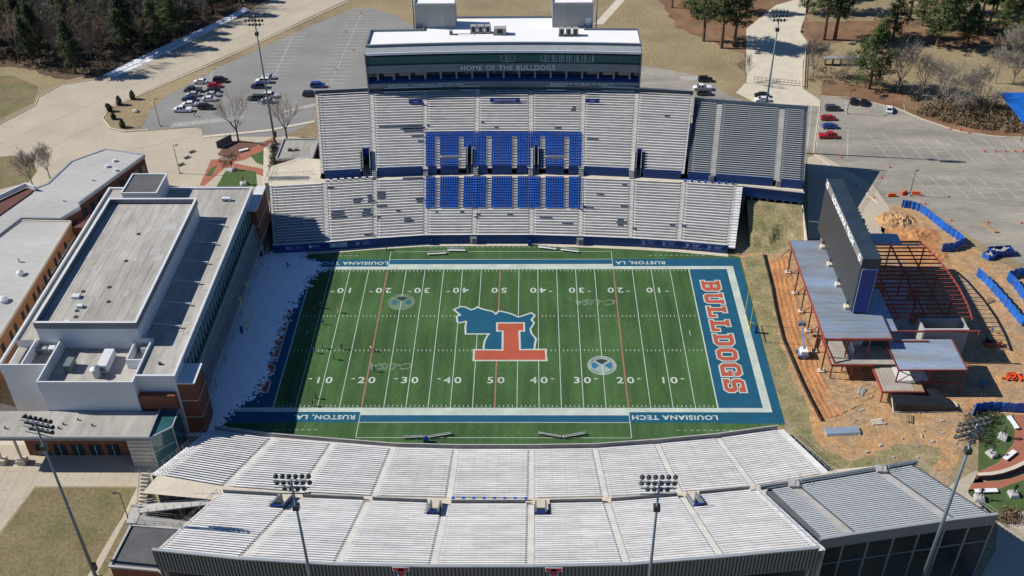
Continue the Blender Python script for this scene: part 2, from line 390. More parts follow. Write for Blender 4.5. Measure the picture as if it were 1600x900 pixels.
sheet('concrete_apron', [(83.91,170.62),(98.45,192.58),(112.14,201.30),(109.71,189.89),(102.24,167.51),(103.15,159.18),(97.58,140.99),(93.78,122.82),(97.42,114.68),(96.45,110.33),(77.12,113.13),(72.24,119.86),(76.76,127.65)], 0.008, 'concrete_pale')
sheet('concrete_apron', [(85.96,78.64),(89.70,80.81),(100.45,63.14),(101.63,51.78),(96.29,38.24),(90.53,37.69),(77.24,37.74)], 0.008, 'concrete')
sheet('path', [(30.16,175.49),(33.38,175.44),(44.03,201.20),(40.64,201.25)], 0.0, 'concrete_pale')
sheet('dirt_ground', [(58.49,31.01),(66.09,31.27),(76.14,32.63),(80.92,37.73),(92.02,43.55),(96.64,48.69),(104.09,54.61),(110.24,52.68),(114.63,40.50),(118.61,31.09),(125.40,22.21),(134.12,14.06),(113.41,-35.55),(92.97,-33.85),(85.47,-45.59),(64.54,-43.23),(56.65,-30.72)], 0.0, 'dirt', rag=1.2)
sheet('grass_verge', [(59.00,29.36),(64.68,30.44),(64.37,21.84),(62.94,4.56),(62.35,-8.79),(63.89,-24.81),(63.57,-33.92),(69.19,-39.07),(81.73,-33.88),(87.42,-35.61),(82.88,-42.36),(64.35,-44.05),(57.54,-30.72),(58.24,-5.57)], 0.004, 'verge', rag=1.5, seed=2)
sheet('red_dirt_ground', [(65.34,27.16),(70.86,29.87),(67.31,-8.79),(69.29,-17.03),(72.71,-24.79),(65.60,-27.60),(64.61,-17.03),(63.49,-0.03)], 0.008, 'red_dirt', rag=0.8, seed=4)
sheet('red_dirt_ground', [(97.47,45.64),(106.55,48.65),(107.93,39.65),(109.58,29.75),(101.73,24.38),(94.75,32.56)], 0.008, 'red_dirt', rag=0.8, seed=5)
sheet('forest_ground', [(-194.63,144.65),(-164.93,141.73),(-147.27,132.13),(-133.32,134.88),(-98.80,189.60),(-91.07,206.21),(-82.38,259.09),(-169.37,380.78),(-341.30,386.28)], 0.0, 'forest_floor', rag=1.2, seed=6)
sheet('lawn', [(-185.62,134.52),(-164.48,135.25),(-152.71,126.94),(-149.93,115.44),(-157.19,102.54),(-165.56,90.43)], 0.004, 'lawn')
sheet('planting_bed', [(-156.59,78.91),(-142.70,81.42),(-135.39,78.02),(-132.04,72.20),(-132.07,66.24),(-147.24,57.90)], 0.004, 'lawn')
sheet('pine_straw_ground', [(52.85,218.58),(55.86,198.40),(59.94,170.98),(68.83,161.31),(79.00,148.88),(79.44,141.22),(83.57,156.75),(101.09,161.95),(109.97,191.13),(115.58,217.39)], 0.0, 'pine_straw', rag=1.5, seed=8)
sheet('pine_straw_ground', [(104.03,176.11),(148.01,178.36),(194.33,168.96),(186.62,150.05),(166.27,152.95),(139.11,155.98),(120.65,160.57),(101.58,153.83)], 0.0, 'pine_straw', rag=1.2, seed=9)
sheet('leaf_litter_ground', [(98.61,118.23),(101.39,128.79),(122.91,121.58),(134.43,107.38),(154.73,99.70),(164.41,95.58),(162.17,90.09),(144.04,91.02),(132.36,95.06),(125.19,102.44),(119.56,109.67)], 0.008, 'pine_straw', rag=0.7, seed=11)
sheet('lawn', [(-88.31,-66.91),(-89.00,-59.91),(-86.61,-46.62),(-67.23,-46.40),(-67.91,-54.21),(-69.89,-68.84),(-71.96,-74.69),(-84.94,-74.76)], 0.008, 'lawn')
sheet('lawn', [(-97.23,-46.17),(-92.05,-46.80),(-90.97,-50.92),(-91.32,-59.92)], 0.008, 'lawn')
sheet('lawn_strip', [(-66.96,-54.21),(-65.62,-55.11),(-66.23,-64.06),(-67.02,-66.81),(-68.13,-66.81)], 0.008, 'lawn')
sheet('island_lawn', [(-124.58,107.32),(-123.91,110.77),(-112.76,126.49),(-98.70,141.42),(-97.24,139.90),(-108.18,121.33),(-111.11,112.39),(-110.10,98.39),(-114.74,96.40),(-120.02,98.89)], 0.012, 'dry_grass', rag=0.2)
sheet('lawn_strip', [(-112.35,125.08),(-88.45,159.13),(-61.32,197.19),(-59.49,192.71),(-73.21,174.72),(-86.52,155.31),(-98.20,139.41),(-108.28,119.51)], 0.008, 'dry_grass')
sheet('service_yard', [(-115.67,-19.19),(-96.96,-25.03),(-91.26,-39.49),(-103.38,-46.19)], 0.008, 'concrete_pale')

# paving slabs of the plaza south of the field house: laid one by one on a base sheet
PLZ = [(-108.79,-34.29),(-58.67,-34.18),(-62.39,-42.78),(-64.67,-46.39),(-64.44,-52.37),(-66.11,-54.66),(-67.91,-67.49),(-71.25,-67.51),(-67.72,-54.06),(-67.33,-46.08),(-86.80,-46.14),(-89.58,-59.92),(-93.93,-66.94)]
plaza = sheet('plaza', PLZ, 0.004, 'concrete')
slab_me = unit_box('slab', 'concrete')
_k = 0
for ix in range(-60, 20):
    for iy in range(-12, 20):
        x = -80+ix*3.1+0.0*iy; y = -46-iy*2.4
        if all(inpoly(x+a, y+c, PLZ) for a in (-1.5, 1.5) for c in (-1.15, 1.15)) and x > -101 and _k < 280:
            o = inst(slab_me, 'slab', plaza, (x, y, 0.012), scale=(3.04, 2.34, 0.03)); _k += 1

# kerbs
def kerb(px, name='kerb', w=0.35, h=0.13, m='concrete_pale'):
    b = MB(); b.wall(px, -0.01, h, w); o = b.build(name, m); o['kind'] = 'structure'
kerb([(-156.42,91.54),(-154.51,100.85),(-148.45,113.20),(-149.68,119.03),(-145.68,127.80),(-132.67,132.93),(-98.01,187.11),(-88.58,206.17)], m='concrete')
kerb([(-61.60,199.13),(-88.57,159.68),(-98.61,145.49),(-117.97,119.61),(-124.32,110.77),(-124.18,104.34),(-119.75,98.07),(-114.61,95.99),(-107.66,96.74)], w=0.5)
kerb([(-90.02,92.18),(-78.48,94.48),(-71.11,96.02),(-58.18,101.64)], w=1.2, m='concrete_pale')
kerb([(98.61,117.33),(107.43,115.90),(119.32,108.81),(124.95,101.61),(133.71,93.46),(143.76,90.24),(158.03,88.97)], w=0.3)
kerb([(96.45,110.33),(92.36,96.21),(88.07,80.83)], w=0.3)
kerb([(88.17,80.46),(95.08,65.87),(99.22,54.00)], w=0.25)

# expansion joints of the concrete road
b = MB()
for L_ in ([(-149.32,88.35),(-136.59,105.72),(-117.26,134.70),(-87.66,177.29),(-73.03,201.93)], [(-139.87,74.41),(-128.49,94.10),(-123.20,101.40)], [(-123.35,64.47),(-113.09,82.33),(-93.28,92.21)]):
    for p, q in zip(L_, L_[1:]):
        d_ = (Vector(q)-Vector(p)).normalized(); n_ = Vector((-d_.y, d_.x))*.05
        b.quad((p[0]-n_.x, p[1]-n_.y, .006), (q[0]-n_.x, q[1]-n_.y, .006), (q[0]+n_.x, q[1]+n_.y, .006), (p[0]+n_.x, p[1]+n_.y, .006))
b.build('road_joints', 'concrete_dark')['kind'] = 'structure'
# parking lines
def pline(b, p, q, w=0.14, z=0.012):
    p = Vector(p[:2]); q = Vector(q[:2]); n = (q-p).normalized(); n = Vector((-n.y, n.x))*w/2
    b.quad((p.x-n.x, p.y-n.y, z), (q.x-n.x, q.y-n.y, z), (q.x+n.x, q.y+n.y, z), (p.x+n.x, p.y+n.y, z))
b = MB()
def comb(a, c, n, half, skip=()):
    a = Vector(a[:2]); c = Vector(c[:2]); pline(b, a, c)
    for i in range(n+1):
        if i in skip: continue
        p = a+(c-a)*(i/n); pline(b, (p.x-half, p.y), (p.x+half, p.y), z=0.0125)
comb((-76.80,169.00,0.00), (-77.02,132.28,0.00), 13, 4.6)
comb((-55.14,187.03,0.00), (-57.61,125.41,0.00), 22, 4.9)
comb((-98.45,140.41,0.00), (-97.69,126.33,0.00), 6, 4.6)
q0 = Vector((-101.70,98.32,0.00)[:2]); q1 = Vector((-81.99,103.11,0.00)[:2])
for i in range(20):
    p = q0+(q1-q0)*(i/19); pline(b, p, (p.x+1.2, p.y+2.4), w=0.35)
pline(b, q0, q1); pline(b, q0+Vector((0, 2.5)), q1+Vector((0, 2.5)))
q0 = Vector((-70.14,106.80,0.00)[:2]); q1 = Vector((-59.90,111.88,0.00)[:2])
for i in range(11):
    p = q0+(q1-q0)*(i/10); pline(b, p, (p.x+2.2, p.y+3.2), w=0.3)
q0 = Vector((55.72,132.18,0.00)[:2])
for i in range(7): pline(b, (q0.x+i*0.9, q0.y), (q0.x+i*0.9+1.4, q0.y-3), w=0.3)
for v in (113, 121, 129): pline(b, (43.92,135.22,0.00)[:2] if v == 113 else ((43.59,131.36,0.00)[:2] if v == 121 else (43.26,127.56,0.00)[:2]), (47.76,133.72,0.00)[:2] if v == 113 else ((47.44,130.36,0.00)[:2] if v == 121 else (47.08,126.58,0.00)[:2]))
b.build('parking_lines', 'lot_paint')['kind'] = 'structure'
b = MB()
pline(b, (94.00,110.78,0.00), (86.89,83.82,0.00), 0.2); pline(b, (96.74,110.75,0.00), (89.45,83.80,0.00), 0.2); pline(b, (101.31,94.93,0.00), (97.04,78.19,0.00), 0.16)
a0 = Vector((107.69,83.66,0.00)[:2]); 
for i in range(14):
    p = a0+Vector((4.6*i, -0.35*i)); pline(b, (p.x-1.3, p.y+9), (p.x+1.3, p.y-6), 0.11)
pline(b, (a0.x-3, a0.y+1.5), (a0.x+62, a0.y-2.5), 0.11)
a1 = Vector((113.70,63.06,0.00)[:2])
for i in range(11):
    p = a1+Vector((4.4*i, -0.4*i)); pline(b, (p.x-1.2, p.y+5.5), (p.x+1.4, p.y-6), 0.11)
pline(b, (a1.x-3, a1.y), (a1.x+50, a1.y-4), 0.11)
for u in range(4):
    p = Vector((105.31,113.72,0.00)[:2])+Vector((5.4*u*1.6, -0.9*u)); pline(b, p, (p.x-1.2, p.y-5), 0.14)
b.build('parking_lines', 'lot_paint')['kind'] = 'structure'

# ================================================================== FOOTBALL FIELD
yd = 0.9144
HX, EX, HY = 50*yd, 60*yd, 26.667*yd
ZT = 0.02
field = sheet('football_field', [(-62.70,32.53),(-56.80,33.65),(-42.52,35.31),(-26.48,36.69),(-13.53,37.22),(15.63,37.11),(32.44,35.32),(47.34,32.73),(57.99,29.91),(58.96,29.08),(58.34,-29.27),(49.66,-30.74),(34.03,-33.98),(20.05,-36.11),(7.51,-36.84),(-8.80,-36.70),(-20.17,-36.21),(-31.69,-35.18),(-44.68,-33.80),(-56.78,-31.49),(-61.00,-30.22)], ZT, 'turf', label='green artificial turf football field with painted markings')
ORG[field.name] = Vector((0, 0, 0))
def fpart(b, name, m): 
    o = b.build(name, m, field); return o
def rect(b, x0, x1, y0, y1, z): b.quad((x0, y0, z), (x1, y0, z), (x1, y1, z), (x0, y1, z))
Z1, Z2, Z3, Z4, Z5 = ZT+0.004, ZT+0.008, ZT+0.012, ZT+0.016, ZT+0.020
BO = 28.9
for s in (-1, 1):
    b = MB(); rect(b, *(sorted((s*HX, s*58.5))), -BO, BO, Z1); fpart(b, 'end_zone', 'turf_blue')
for s in (-1, 1):
    b = MB()
    rect(b, -27.43, 27.43, *sorted((s*(HY+2.2), s*(HY+4.2))), Z1); rect(b, -HX, -27.43, *sorted((s*(HY+0.02), s*(HY+4.3))), Z1); rect(b, 27.43, HX, *sorted((s*(HY+0.02), s*(HY+4.3))), Z1)
    fpart(b, 'sideline_band', 'turf_blue')
b = MB()
for s in (-1, 1):
    rect(b, -EX-1.7, EX+1.7, *sorted((s*HY, s*(HY+1.25))), Z2)
    rect(b, -27.43, 27.43, *sorted((s*(HY+1.25), s*(HY+2.2))), Z2)
    rect(b, *sorted((s*EX, s*(EX+1.7))), -HY, HY, Z2)
    rect(b, -27.43, 27.43, *sorted((s*(HY+4.2), s*(HY+4.35))), Z2)
fpart(b, 'white_border', 'turf_white')
b = MB()
for i in range(-10, 11):
    if i in (0, -6, 6): continue
    w = 0.15 if abs(i) < 10 else 0.28
    rect(b, i*5*yd-w/2, i*5*yd+w/2, -HY, HY, Z3)
fpart(b, 'yard_lines', 'turf_white')
b = MB()
for i in (-6, 0, 6): rect(b, i*5*yd-0.14, i*5*yd+0.14, -HY, HY, Z3)
fpart(b, 'coloured_yard_lines', 'turf_red_line')
b = MB()
for i in range(-49, 50):
    if i % 5 == 0: continue
    for y in (-6.1, 6.1): rect(b, i*yd-0.07, i*yd+0.07, y-0.3, y+0.3, Z3)
    for s in (-1, 1): rect(b, i*yd-0.07, i*yd+0.07, *sorted((s*(HY-0.25), s*(HY-0.85))), Z3)
for s in (-1, 1): rect(b, s*47*yd-0.07, s*47*yd+0.07, -0.9, 0.9, Z3)
fpart(b, 'hash_marks', 'turf_white')
# team box and restraining lines outside the sidelines
b = MB()
for s, o1, o2 in ((-1, 33.0, 35.4), (1, 32.0, 34.0)):
    rect(b, -27.43, 27.43, s*o1-0.06, s*o1+0.06, Z3)
    for x in (-27.43, 27.43): rect(b, x-0.07, x+0.07, *sorted((s*(HY+1.25), s*o1)), Z4)
    x = -44.0
    while x < 50:
        if abs(x) < 36: rect(b, x, x+0.7, s*o2-0.06, s*o2+0.06, Z3)
        elif s < 0: rect(b, x, x+0.7, -30.9, -30.78, Z3)
        else: rect(b, x, x+0.7, 30.2, 30.32, Z3)
        x += 1.3
fpart(b, 'team_box_lines', 'turf_white')
# yard numbers with direction arrows
for i in range(-4, 5):
    num = str(50-abs(i)*10)
    for s in (-1, 1):
        rz = 0 if s < 0 else math.pi
        X = i*10*yd; Y = s*16.0
        for k, ch in enumerate(num):
            dx = (-1.12 if k == 0 else 1.12)*(1 if s < 0 else -1)
            text(ch, 'yard_number', 'turf_white', T3(X+dx, Y, Z4, rz), 2.75, field, offset=0.04, xs=1.15)
        if i:
            d = 1 if i > 0 else -1; bx = X+d*(2.6); by = Y+0.55*(1 if s < 0 else -1)
            b = MB(); b.quad((bx, by-0.22, Z4), (bx+d*1.0, by, Z4), (bx, by+0.22, Z4)); fpart(b, 'direction_arrow', 'turf_white')

# block letters of the end zones (own outlines: outer loop and counters)
c_ = 0.22
def oct_(x0, y0, x1, y1, c): return [(x0+c, y0), (x1-c, y0), (x1, y0+c), (x1, y1-c), (x1-c, y1), (x0+c, y1), (x0, y1-c), (x0, y0+c)]
LET = {
 'B': [[(0, 0), (0.78, 0), (1, .16), (1, .42), (.9, .5), (1, .58), (1, .84), (.78, 1), (0, 1), (0, .82), (.12, .82), (.12, .18), (0, .18)], [(.4, .2), (.66, .2), (.66, .4), (.4, .4)], [(.4, .6), (.66, .6), (.66, .8), (.4, .8)]],
 'U': [[(.22, 0), (.78, 0), (.92, .14), (.92, .82), (1, .82), (1, 1), (.58, 1), (.58, .82), (.64, .82), (.64, .22), (.36, .22), (.36, .82), (.42, .82), (.42, 1), (0, 1), (0, .82), (.08, .82), (.08, .14)]],
 'L': [[(0, 0), (1, 0), (1, .42), (.76, .42), (.76, .2), (.44, .2), (.44, .82), (.56, .82), (.56, 1), (0, 1), (0, .82), (.14, .82), (.14, .18), (0, .18)]],
 'D': [[(0, 0), (.76, 0), (1, .18), (1, .82), (.76, 1), (0, 1), (0, .82), (.12, .82), (.12, .18), (0, .18)], [(.4, .2), (.64, .2), (.7, .26), (.7, .74), (.64, .8), (.4, .8)]],
 'O': [oct_(0, 0, 1, 1, .2), oct_(.3, .2, .7, .8, .07)],
 'G': [[(.2, 0), (1, 0), (1, .54), (.56, .54), (.56, .36), (.7, .36), (.7, .2), (.36, .2), (.3, .26), (.3, .74), (.36, .8), (.64, .8), (.7, .74), (.7, .64), (1, .64), (1, .82), (.82, 1), (.2, 1), (0, .82), (0, .18)]],
 'S': [[(0, 0), (.82, 0), (1, .16), (1, .44), (.84, .6), (.34, .6), (.3, .64), (.3, .78), (.34, .82), (.64, .82), (.64, .7), (1, .7), (1, 1), (.18, 1), (0, .84), (0, .56), (.16, .4), (.66, .4), (.7, .36), (.7, .22), (.66, .18), (.34, .18), (.34, .3), (0, .3)]],
}
for s in (-1, 1):
    word = 'BULLDOGS'; h = 4.4; w = 4.1; pitch = 5.02
    for i, ch in enumerate(word):
        cy = s*(17.6-i*pitch); cx = s*(50.15)
        loops = [[((x-.5)*w, (y-.5)*h) for x, y in lp] for lp in LET[ch]]
        mw = T3(cx, cy, Z3, -math.pi/2*s); mw2 = T3(cx, cy, Z2, -math.pi/2*s)
        # white casing: the same outline grown by 0.28 m, counters closed up
        outer = loops[0]
        curve_mesh(polycurve([outer]+loops[1:], 0.30), 'letter_outline', 'turf_white', 0, field, mw2)
        curve_mesh(polycurve(loops), 'letter', 'turf_red', 0, field, mw)
# sideline words, read from the north
for s, x, wd in ((1, -36.3, 'LOUISIANA TECH'), (1, 34.3, 'RUSTON, LA'), (-1, 36.6, 'LOUISIANA TECH'), (-1, -34.6, 'RUSTON, LA.')):
    text(wd, 'sideline_lettering', 'turf_white', T3(x, s*(HY+2.75), Z3, math.pi), 1.75, field, offset=0.05, spacing=1.12, xs=1.15 if 'LOU' in wd else 1.12)
# centre mark: state outline with a T, white casing
ST = [(-10.06,8.44),(-8.78,9.40),(-7.88,9.28),(-6.50,8.19),(-5.48,8.55),(-4.91,9.16),(-4.00,8.55),(-2.80,8.07),(-1.45,7.59),(-0.54,6.40),(0.16,7.71),(1.65,7.23),(3.13,6.51),(4.31,5.56),(4.90,5.56),(6.21,6.27),(7.53,6.98),(8.12,6.27),(7.38,4.62),(7.96,3.45),(7.10,1.38),(7.38,-0.22),(8.38,-2.24),(8.09,-4.46),(7.94,-6.64),(-2.58,-6.64),(-2.79,-4.68),(-2.57,-2.69),(-2.05,-1.12),(-1.65,-0.21),(-6.97,-0.21),(-7.14,1.85),(-7.04,4.17),(-7.63,4.28),(-8.62,3.82),(-9.07,4.05),(-9.32,5.81),(-8.47,6.41),(-9.11,7.24)]
TT = [(-4.78,-9.33),(10.64,-9.33),(10.47,-5.99),(4.86,-6.10),(4.65,0.81),(5.73,0.81),(5.71,3.34),(-0.02,3.34),(0.04,0.81),(1.34,0.81),(1.42,-6.21),(-4.85,-6.10)]
def ccw(P):
    a = sum(P[i][0]*P[(i+1) % len(P)][1]-P[(i+1) % len(P)][0]*P[i][1] for i in range(len(P)))
    return P if a > 0 else P[::-1]
ST = ccw(ST); TT = ccw(TT)
for P, z, off, m, nm in ((ST, Z3+.001, 0.42, 'turf_white', 'logo_outline'), (ST, Z4+.001, 0, 'turf_blue', 'logo_state'), (TT, Z5, 0.42, 'turf_white', 'logo_outline'), (TT, Z5+.004, 0, 'turf_red', 'logo_letter')):
    curve_mesh(polycurve([P], off), nm, m, 0, field, T3(0, 0, z))
# roundels and faint conference marks
def disc(cx, cy, r, z, m, name, a0=0, a1=360, n=40, r0=0.0, sx=1.0):
    b = MB(); k = max(3, int(n*(a1-a0)/360))
    for i in range(k):
        t0 = R(a0+(a1-a0)*i/k); t1 = R(a0+(a1-a0)*(i+1)/k)
        if r0 > 0: b.quad((cx+r0*math.cos(t0), cy+r0*math.sin(t0), z), (cx+r*math.cos(t0), cy+r*math.sin(t0), z), (cx+r*math.cos(t1), cy+r*math.sin(t1), z), (cx+r0*math.cos(t1), cy+r0*math.sin(t1), z))
        else: b.quad((cx, cy, z), (cx+r*math.cos(t0), cy+r*math.sin(t0), z), (cx+r*math.cos(t1), cy+r*math.sin(t1), z))
    fpart(b, name, m)
for (cx, cy), pal in (((22.74,-11.12,0.00)[:2], ('turf_pale', 'turf_sky', 'turf_dark')), ((-22.73,11.38,0.00)[:2], ('turf_faded', 'turf_fblue', 'turf_dark'))):
    disc(cx, cy, 3.15, Z2+.001, pal[0], 'roundel')
    disc(cx-.5, cy, 1.75, Z3+.002, pal[1], 'roundel_wedge', 140, 225); disc(cx+.5, cy, 1.75, Z3+.002, pal[1], 'roundel_wedge', -45, 40)
    disc(cx, cy+.35, 1.75, Z3+.002, pal[2], 'roundel_wedge', 40, 140)
    if pal[0] == 'turf_pale':
        for k in range(26):
            if k in (0, 1, 2, 12, 13, 14, 19, 20): continue
            t = 2*math.pi*k/26; b = MB(); b.box((cx+2.55*math.cos(t), cy+2.55*math.sin(t), Z3+.002), (0.2, 0.42, 0.001), t); fpart(b, 'roundel_tick', 'turf_dark')
for q in ((22.72,11.30,0.00)[:2], (-22.46,-11.34,0.00)[:2]):
    text('C-USA', 'conference_mark', 'turf_faded', T3(q[0], q[1], Z2+.001, math.pi), 2.9, field, offset=0.1, shear=0.35, xs=1.15)

# snow lying in the shade behind the west end zone
def snow(name, x0, x1, y0, y1, fn, step, label, zb=0.045, h=0.08, seed=3):
    b = MB(); nx = int((x1-x0)/step); ny = int((y1-y0)/step); on = {}
    def H(i, j):
        x = x0+i*step; y = y0+j*step
        return fn(x, y)
    for i in range(nx):
        for j in range(ny):
            if H(i, j) > 0:
                ids = []
                for a, c in ((0, 0), (1, 0), (1, 1), (0, 1)):
                    key = (i+a, j+c)
                    if key not in on:
                        on[key] = len(b.v); x = x0+key[0]*step; y = y0+key[1]*step
                        v = max(0, min(1, H(*key)*1.5)); jx = random.uniform(-.3, .3)*step; jy = random.uniform(-.3, .3)*step
                        b.v.append((x+jx, y+jy, zb+h*v+0.03*random.random()*v))
                    ids.append(on[key])
                b.f.append(tuple(ids)); b.m.append(0)
    o = b.build(name, 'snow', smooth=True); o['kind'] = 'stuff'; o['label'] = label
    return o
SNP = [(-61.25,30.29),(-56.24,30.83),(-53.04,29.16),(-49.14,26.95),(-46.06,23.71),(-46.14,20.54),(-47.35,16.93),(-48.26,11.91),(-48.55,7.05),(-48.81,-2.22),(-49.07,-8.80),(-49.59,-15.09),(-49.80,-23.05),(-50.94,-28.73),(-54.50,-30.21),(-58.80,-29.66),(-58.40,-24.98),(-58.30,-17.13),(-58.94,-4.44),(-59.59,4.69),(-60.33,11.93),(-61.07,22.16)]
from functools import lru_cache
EDGE = [(29.5, -50.0), (27.0, -45.6), (24.2, -44.6), (20, -46.2), (12, -48.4), (4, -49.8), (-6, -50.2), (-14, -50.2), (-22, -51.0), (-28, -53.0), (-33, -55.5)]
def sn(x, y):
    if y > 32.5 or y < -33: return -1
    xr = EDGE[-1][1]
    for (ya, xa), (yb, xb) in zip(EDGE, EDGE[1:]):
        if yb <= y <= ya: xr = xa+(xb-xa)*(ya-y)/(ya-yb); break
    if y > EDGE[0][0]: xr = EDGE[0][1]
    d = xr-x
    n1 = mnoise.noise(Vector((x*0.16, y*0.16, 1.5))); n2 = mnoise.noise(Vector((x*0.6, y*0.6, 4))); n3 = mnoise.noise(Vector((x*1.9, y*1.9, 8))); n4 = mnoise.noise(Vector((x*4.1, y*4.1, 2)))
    v = min(1.0, d*.2) + .3*n1 + .35*n2 + .45*n3 + .25*n4 + .15
    if d < -2.5: v -= 1
    if y < -12: v -= min(.4, (-12-y)*.02)
    if abs(y-26.0-.04*x-2.0) < 1.3 and x < -49: v -= .9
    if x < -63.5+.0*y: v -= .6
    return v
snow('snow_cover', -67, -42, -34, 33, sn, 0.28, 'thin patchy snow over the shaded left end of the football field')
SR = [(-134.65,134.41),(-128.97,144.85),(-121.69,157.41),(-108.78,177.62),(-100.60,193.39),(-98.11,190.84),(-104.08,177.55),(-116.58,155.18),(-123.97,142.75),(-129.63,133.38)]
def sr(x, y):
    ins = inpoly(x, y, SR)
    return (0.35 if ins else -0.9)+0.3*mnoise.noise(Vector((x*.25, y*.25, 2)))+0.45*mnoise.noise(Vector((x*.9, y*.9, 5)))
snow('snow_strip', -135, -75, 125, 195, sr, 0.5, 'strip of snow along the shaded roadside below the wood', zb=0.02)

# ================================================================== GRANDSTANDS
bench_white = unit_box('bench', 'seat_white')
bench_grey = unit_box('bench', 'alu_grey')
def lerp(a, c, t): return (a[0]+(c[0]-a[0])*t, a[1]+(c[1]-a[1])*t)
def seat_row(root, p, q, z, name='seat_row'):
    """a row of separate tip-up seats between two points, facing the field"""
    p = Vector((p[0], p[1])); q = Vector((q[0], q[1])); L = (q-p).length; n = max(1, int(L/0.56)); d = (q-p)/n; rz = math.atan2(d.y, d.x)
    b = MB()
    nrm = Vector((-d.y, d.x)).normalized()
    if nrm.dot(root['_back']) < 0: nrm = -nrm
    for i in range(n):
        c = p+d*(i+.5); w = d.length*0.88
        b.box((c.x, c.y, z+0.42), (w, 0.40, 0.07), rz); e = c+nrm*0.2; b.box((e.x, e.y, z+0.66), (w, 0.07, 0.46), rz)
        b.box((c.x, c.y, z+0.2), (0.06, 0.2, 0.4), rz)
    return b.build(name, 'seat_blue', root)

def stand(name, label, bnd, z0, z1, n, aw=1.25, bench=bench_white, tread='tread', base=0.0, holes={}, blue=None, skip_end=False, riser='riser_shaded', cush=0, group=None, aisles=None, bpos=0.62, astep='step', bw=0.30):
    """bnd: list of (front xy, back xy) aisle lines from left to right"""
    F = [Vector(q[0]) for q in bnd]; B = [Vector(q[1]) for q in bnd]; m = len(bnd)-1
    c = (F[m//2]+B[m//2])/2
    root = thing(name, label, 'stand', (c.x, c.y, 0), group)
    back = (B[m//2]-F[m//2]).normalized(); root['_back'] = (back.x, back.y)
    rb = Vector((back.x, back.y))
    P = lambda i, t: F[i]+(B[i]-F[i])*t
    z = lambda k: z0+(z1-z0)*k/n
    rise = (z1-z0)/n
    deck = MB()
    legs = MB()
    def S(s, u, t): a = P(s, t); e = P(s+1, t); return a+(e-a)*u
    for s in range(m):
        hs = holes.get(s, [])
        for k in range(n):
            iv = [(0.0, 1.0)]
            for (u0, u1, kr) in hs:
                if k < kr:
                    nv = []
                    for a, e in iv:
                        if u0 > a: nv.append((a, min(e, u0)))
                        if u1 < e: nv.append((max(a, u1), e))
                    iv = [q for q in nv if q[1]-q[0] > 1e-4]
            for a, e in iv:
                p = [S(s, a, k/n), S(s, e, k/n), S(s, e, (k+1)/n), S(s, a, (k+1)/n)]
                deck.cm = 0; deck.quad(*[(q.x, q.y, z(k)) for q in p])
                zl = z(k-1) if k > 0 else z0-0.4
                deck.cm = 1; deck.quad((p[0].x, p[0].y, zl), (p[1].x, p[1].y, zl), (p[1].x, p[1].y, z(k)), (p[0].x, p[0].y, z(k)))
                # bench plank
                A = S(s, a, (k+bpos)/n); E = S(s, e, (k+bpos)/n); L = (E-A).length; dr = (E-A)/L
                ga = aw/2+0.12 if a == 0.0 else 0.35; ge = aw/2+0.12 if e == 1.0 else 0.35
                A2 = A+dr*ga; E2 = E-dr*ge
                if (E2-A2).length < 0.8 or (E2-A2).dot(dr) < 0: continue
                rz = math.atan2(dr.y, dr.x)
                segs = [(A2, E2)]
                blk = blue(s, k) if blue else None
                if blk is not None:
                    for f0, f1 in blk:
                        x0 = A+(E-A)*f0 if True else A; x1 = A+(E-A)*f1
                        lo = max(0, (S(s, f0, (k+.5)/n)-A).dot(dr))
                        q0 = S(s, max(f0, a), (k+.5)/n); q1 = S(s, min(f1, e), (k+.5)/n)
                        if (q1-q0).dot(dr) > 1.0: seat_row(root, q0, q1, z(k))
                    continue
                mid = (A2+E2)/2; LL = (E2-A2).length
                inst(bench, 'bench', root, (mid.x, mid.y, z(k)+0.43), rz, (LL, bw, 0.05))
                nl = max(2, int(LL/2.4)+1)
                for i in range(nl):
                    q = A2+(E2-A2)*((i+.3)/(nl-.4)); legs.box((q.x, q.y, z(k)+0.205), (0.06, 0.22, 0.40), rz)
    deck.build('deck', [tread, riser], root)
    lg = legs.build('bench_brackets', 'frame_light', root); lg['kind'] = 'stuff'
    # stepped aisles
    for i in range(m+1):
        if aisles is not None and i not in aisles: continue
        b = MB(); j = min(i, m-1)
        for k in range(n):
            for h, (t0, t1) in enumerate(((k/n, (k+.5)/n), ((k+.5)/n, (k+1)/n))):
                zz = z(k)+0.012+(rise/2 if h else 0)
                p0 = P(i, t0); p1 = P(i, t1); d = (P(j+1, t0)-P(j, t0)).normalized()*(aw/2)
                l, r_ = (-1, 1) if 0 < i < m else ((0, 1) if i == 0 else (-1, 0))
                q = [p0+d*l, p0+d*r_, p1+d*r_, p1+d*l]
                b.quad(*[(v.x, v.y, zz) for v in q])
                b.quad((q[0].x, q[0].y, zz-rise/2-0.02), (q[1].x, q[1].y, zz-rise/2-0.02), (q[1].x, q[1].y, zz), (q[0].x, q[0].y, zz))
                b.quad((q[0].x, q[0].y, zz-rise), (q[3].x, q[3].y, zz-rise), (q[3].x, q[3].y, zz), (q[0].x, q[0].y, zz))
                b.quad((q[1].x, q[1].y, zz-rise), (q[2].x, q[2].y, zz-rise), (q[2].x, q[2].y, zz), (q[1].x, q[1].y, zz))
        b.build('aisle_steps', astep, root)
    # end walls following the rake, down to the base
    for i in (0, m):
        b = MB()
        for k in range(n):
            a, e = P(i, k/n), P(i, (k+1)/n)
            b.quad((a.x, a.y, base), (e.x, e.y, base), (e.x, e.y, z(k)), (a.x, a.y, z(k)))
        b.build('end_wall', 'concrete_dark', root)
    # darker seat cushions left on a few benches
    rnd = random.Random(hash(name) % 1000 if False else len(label))
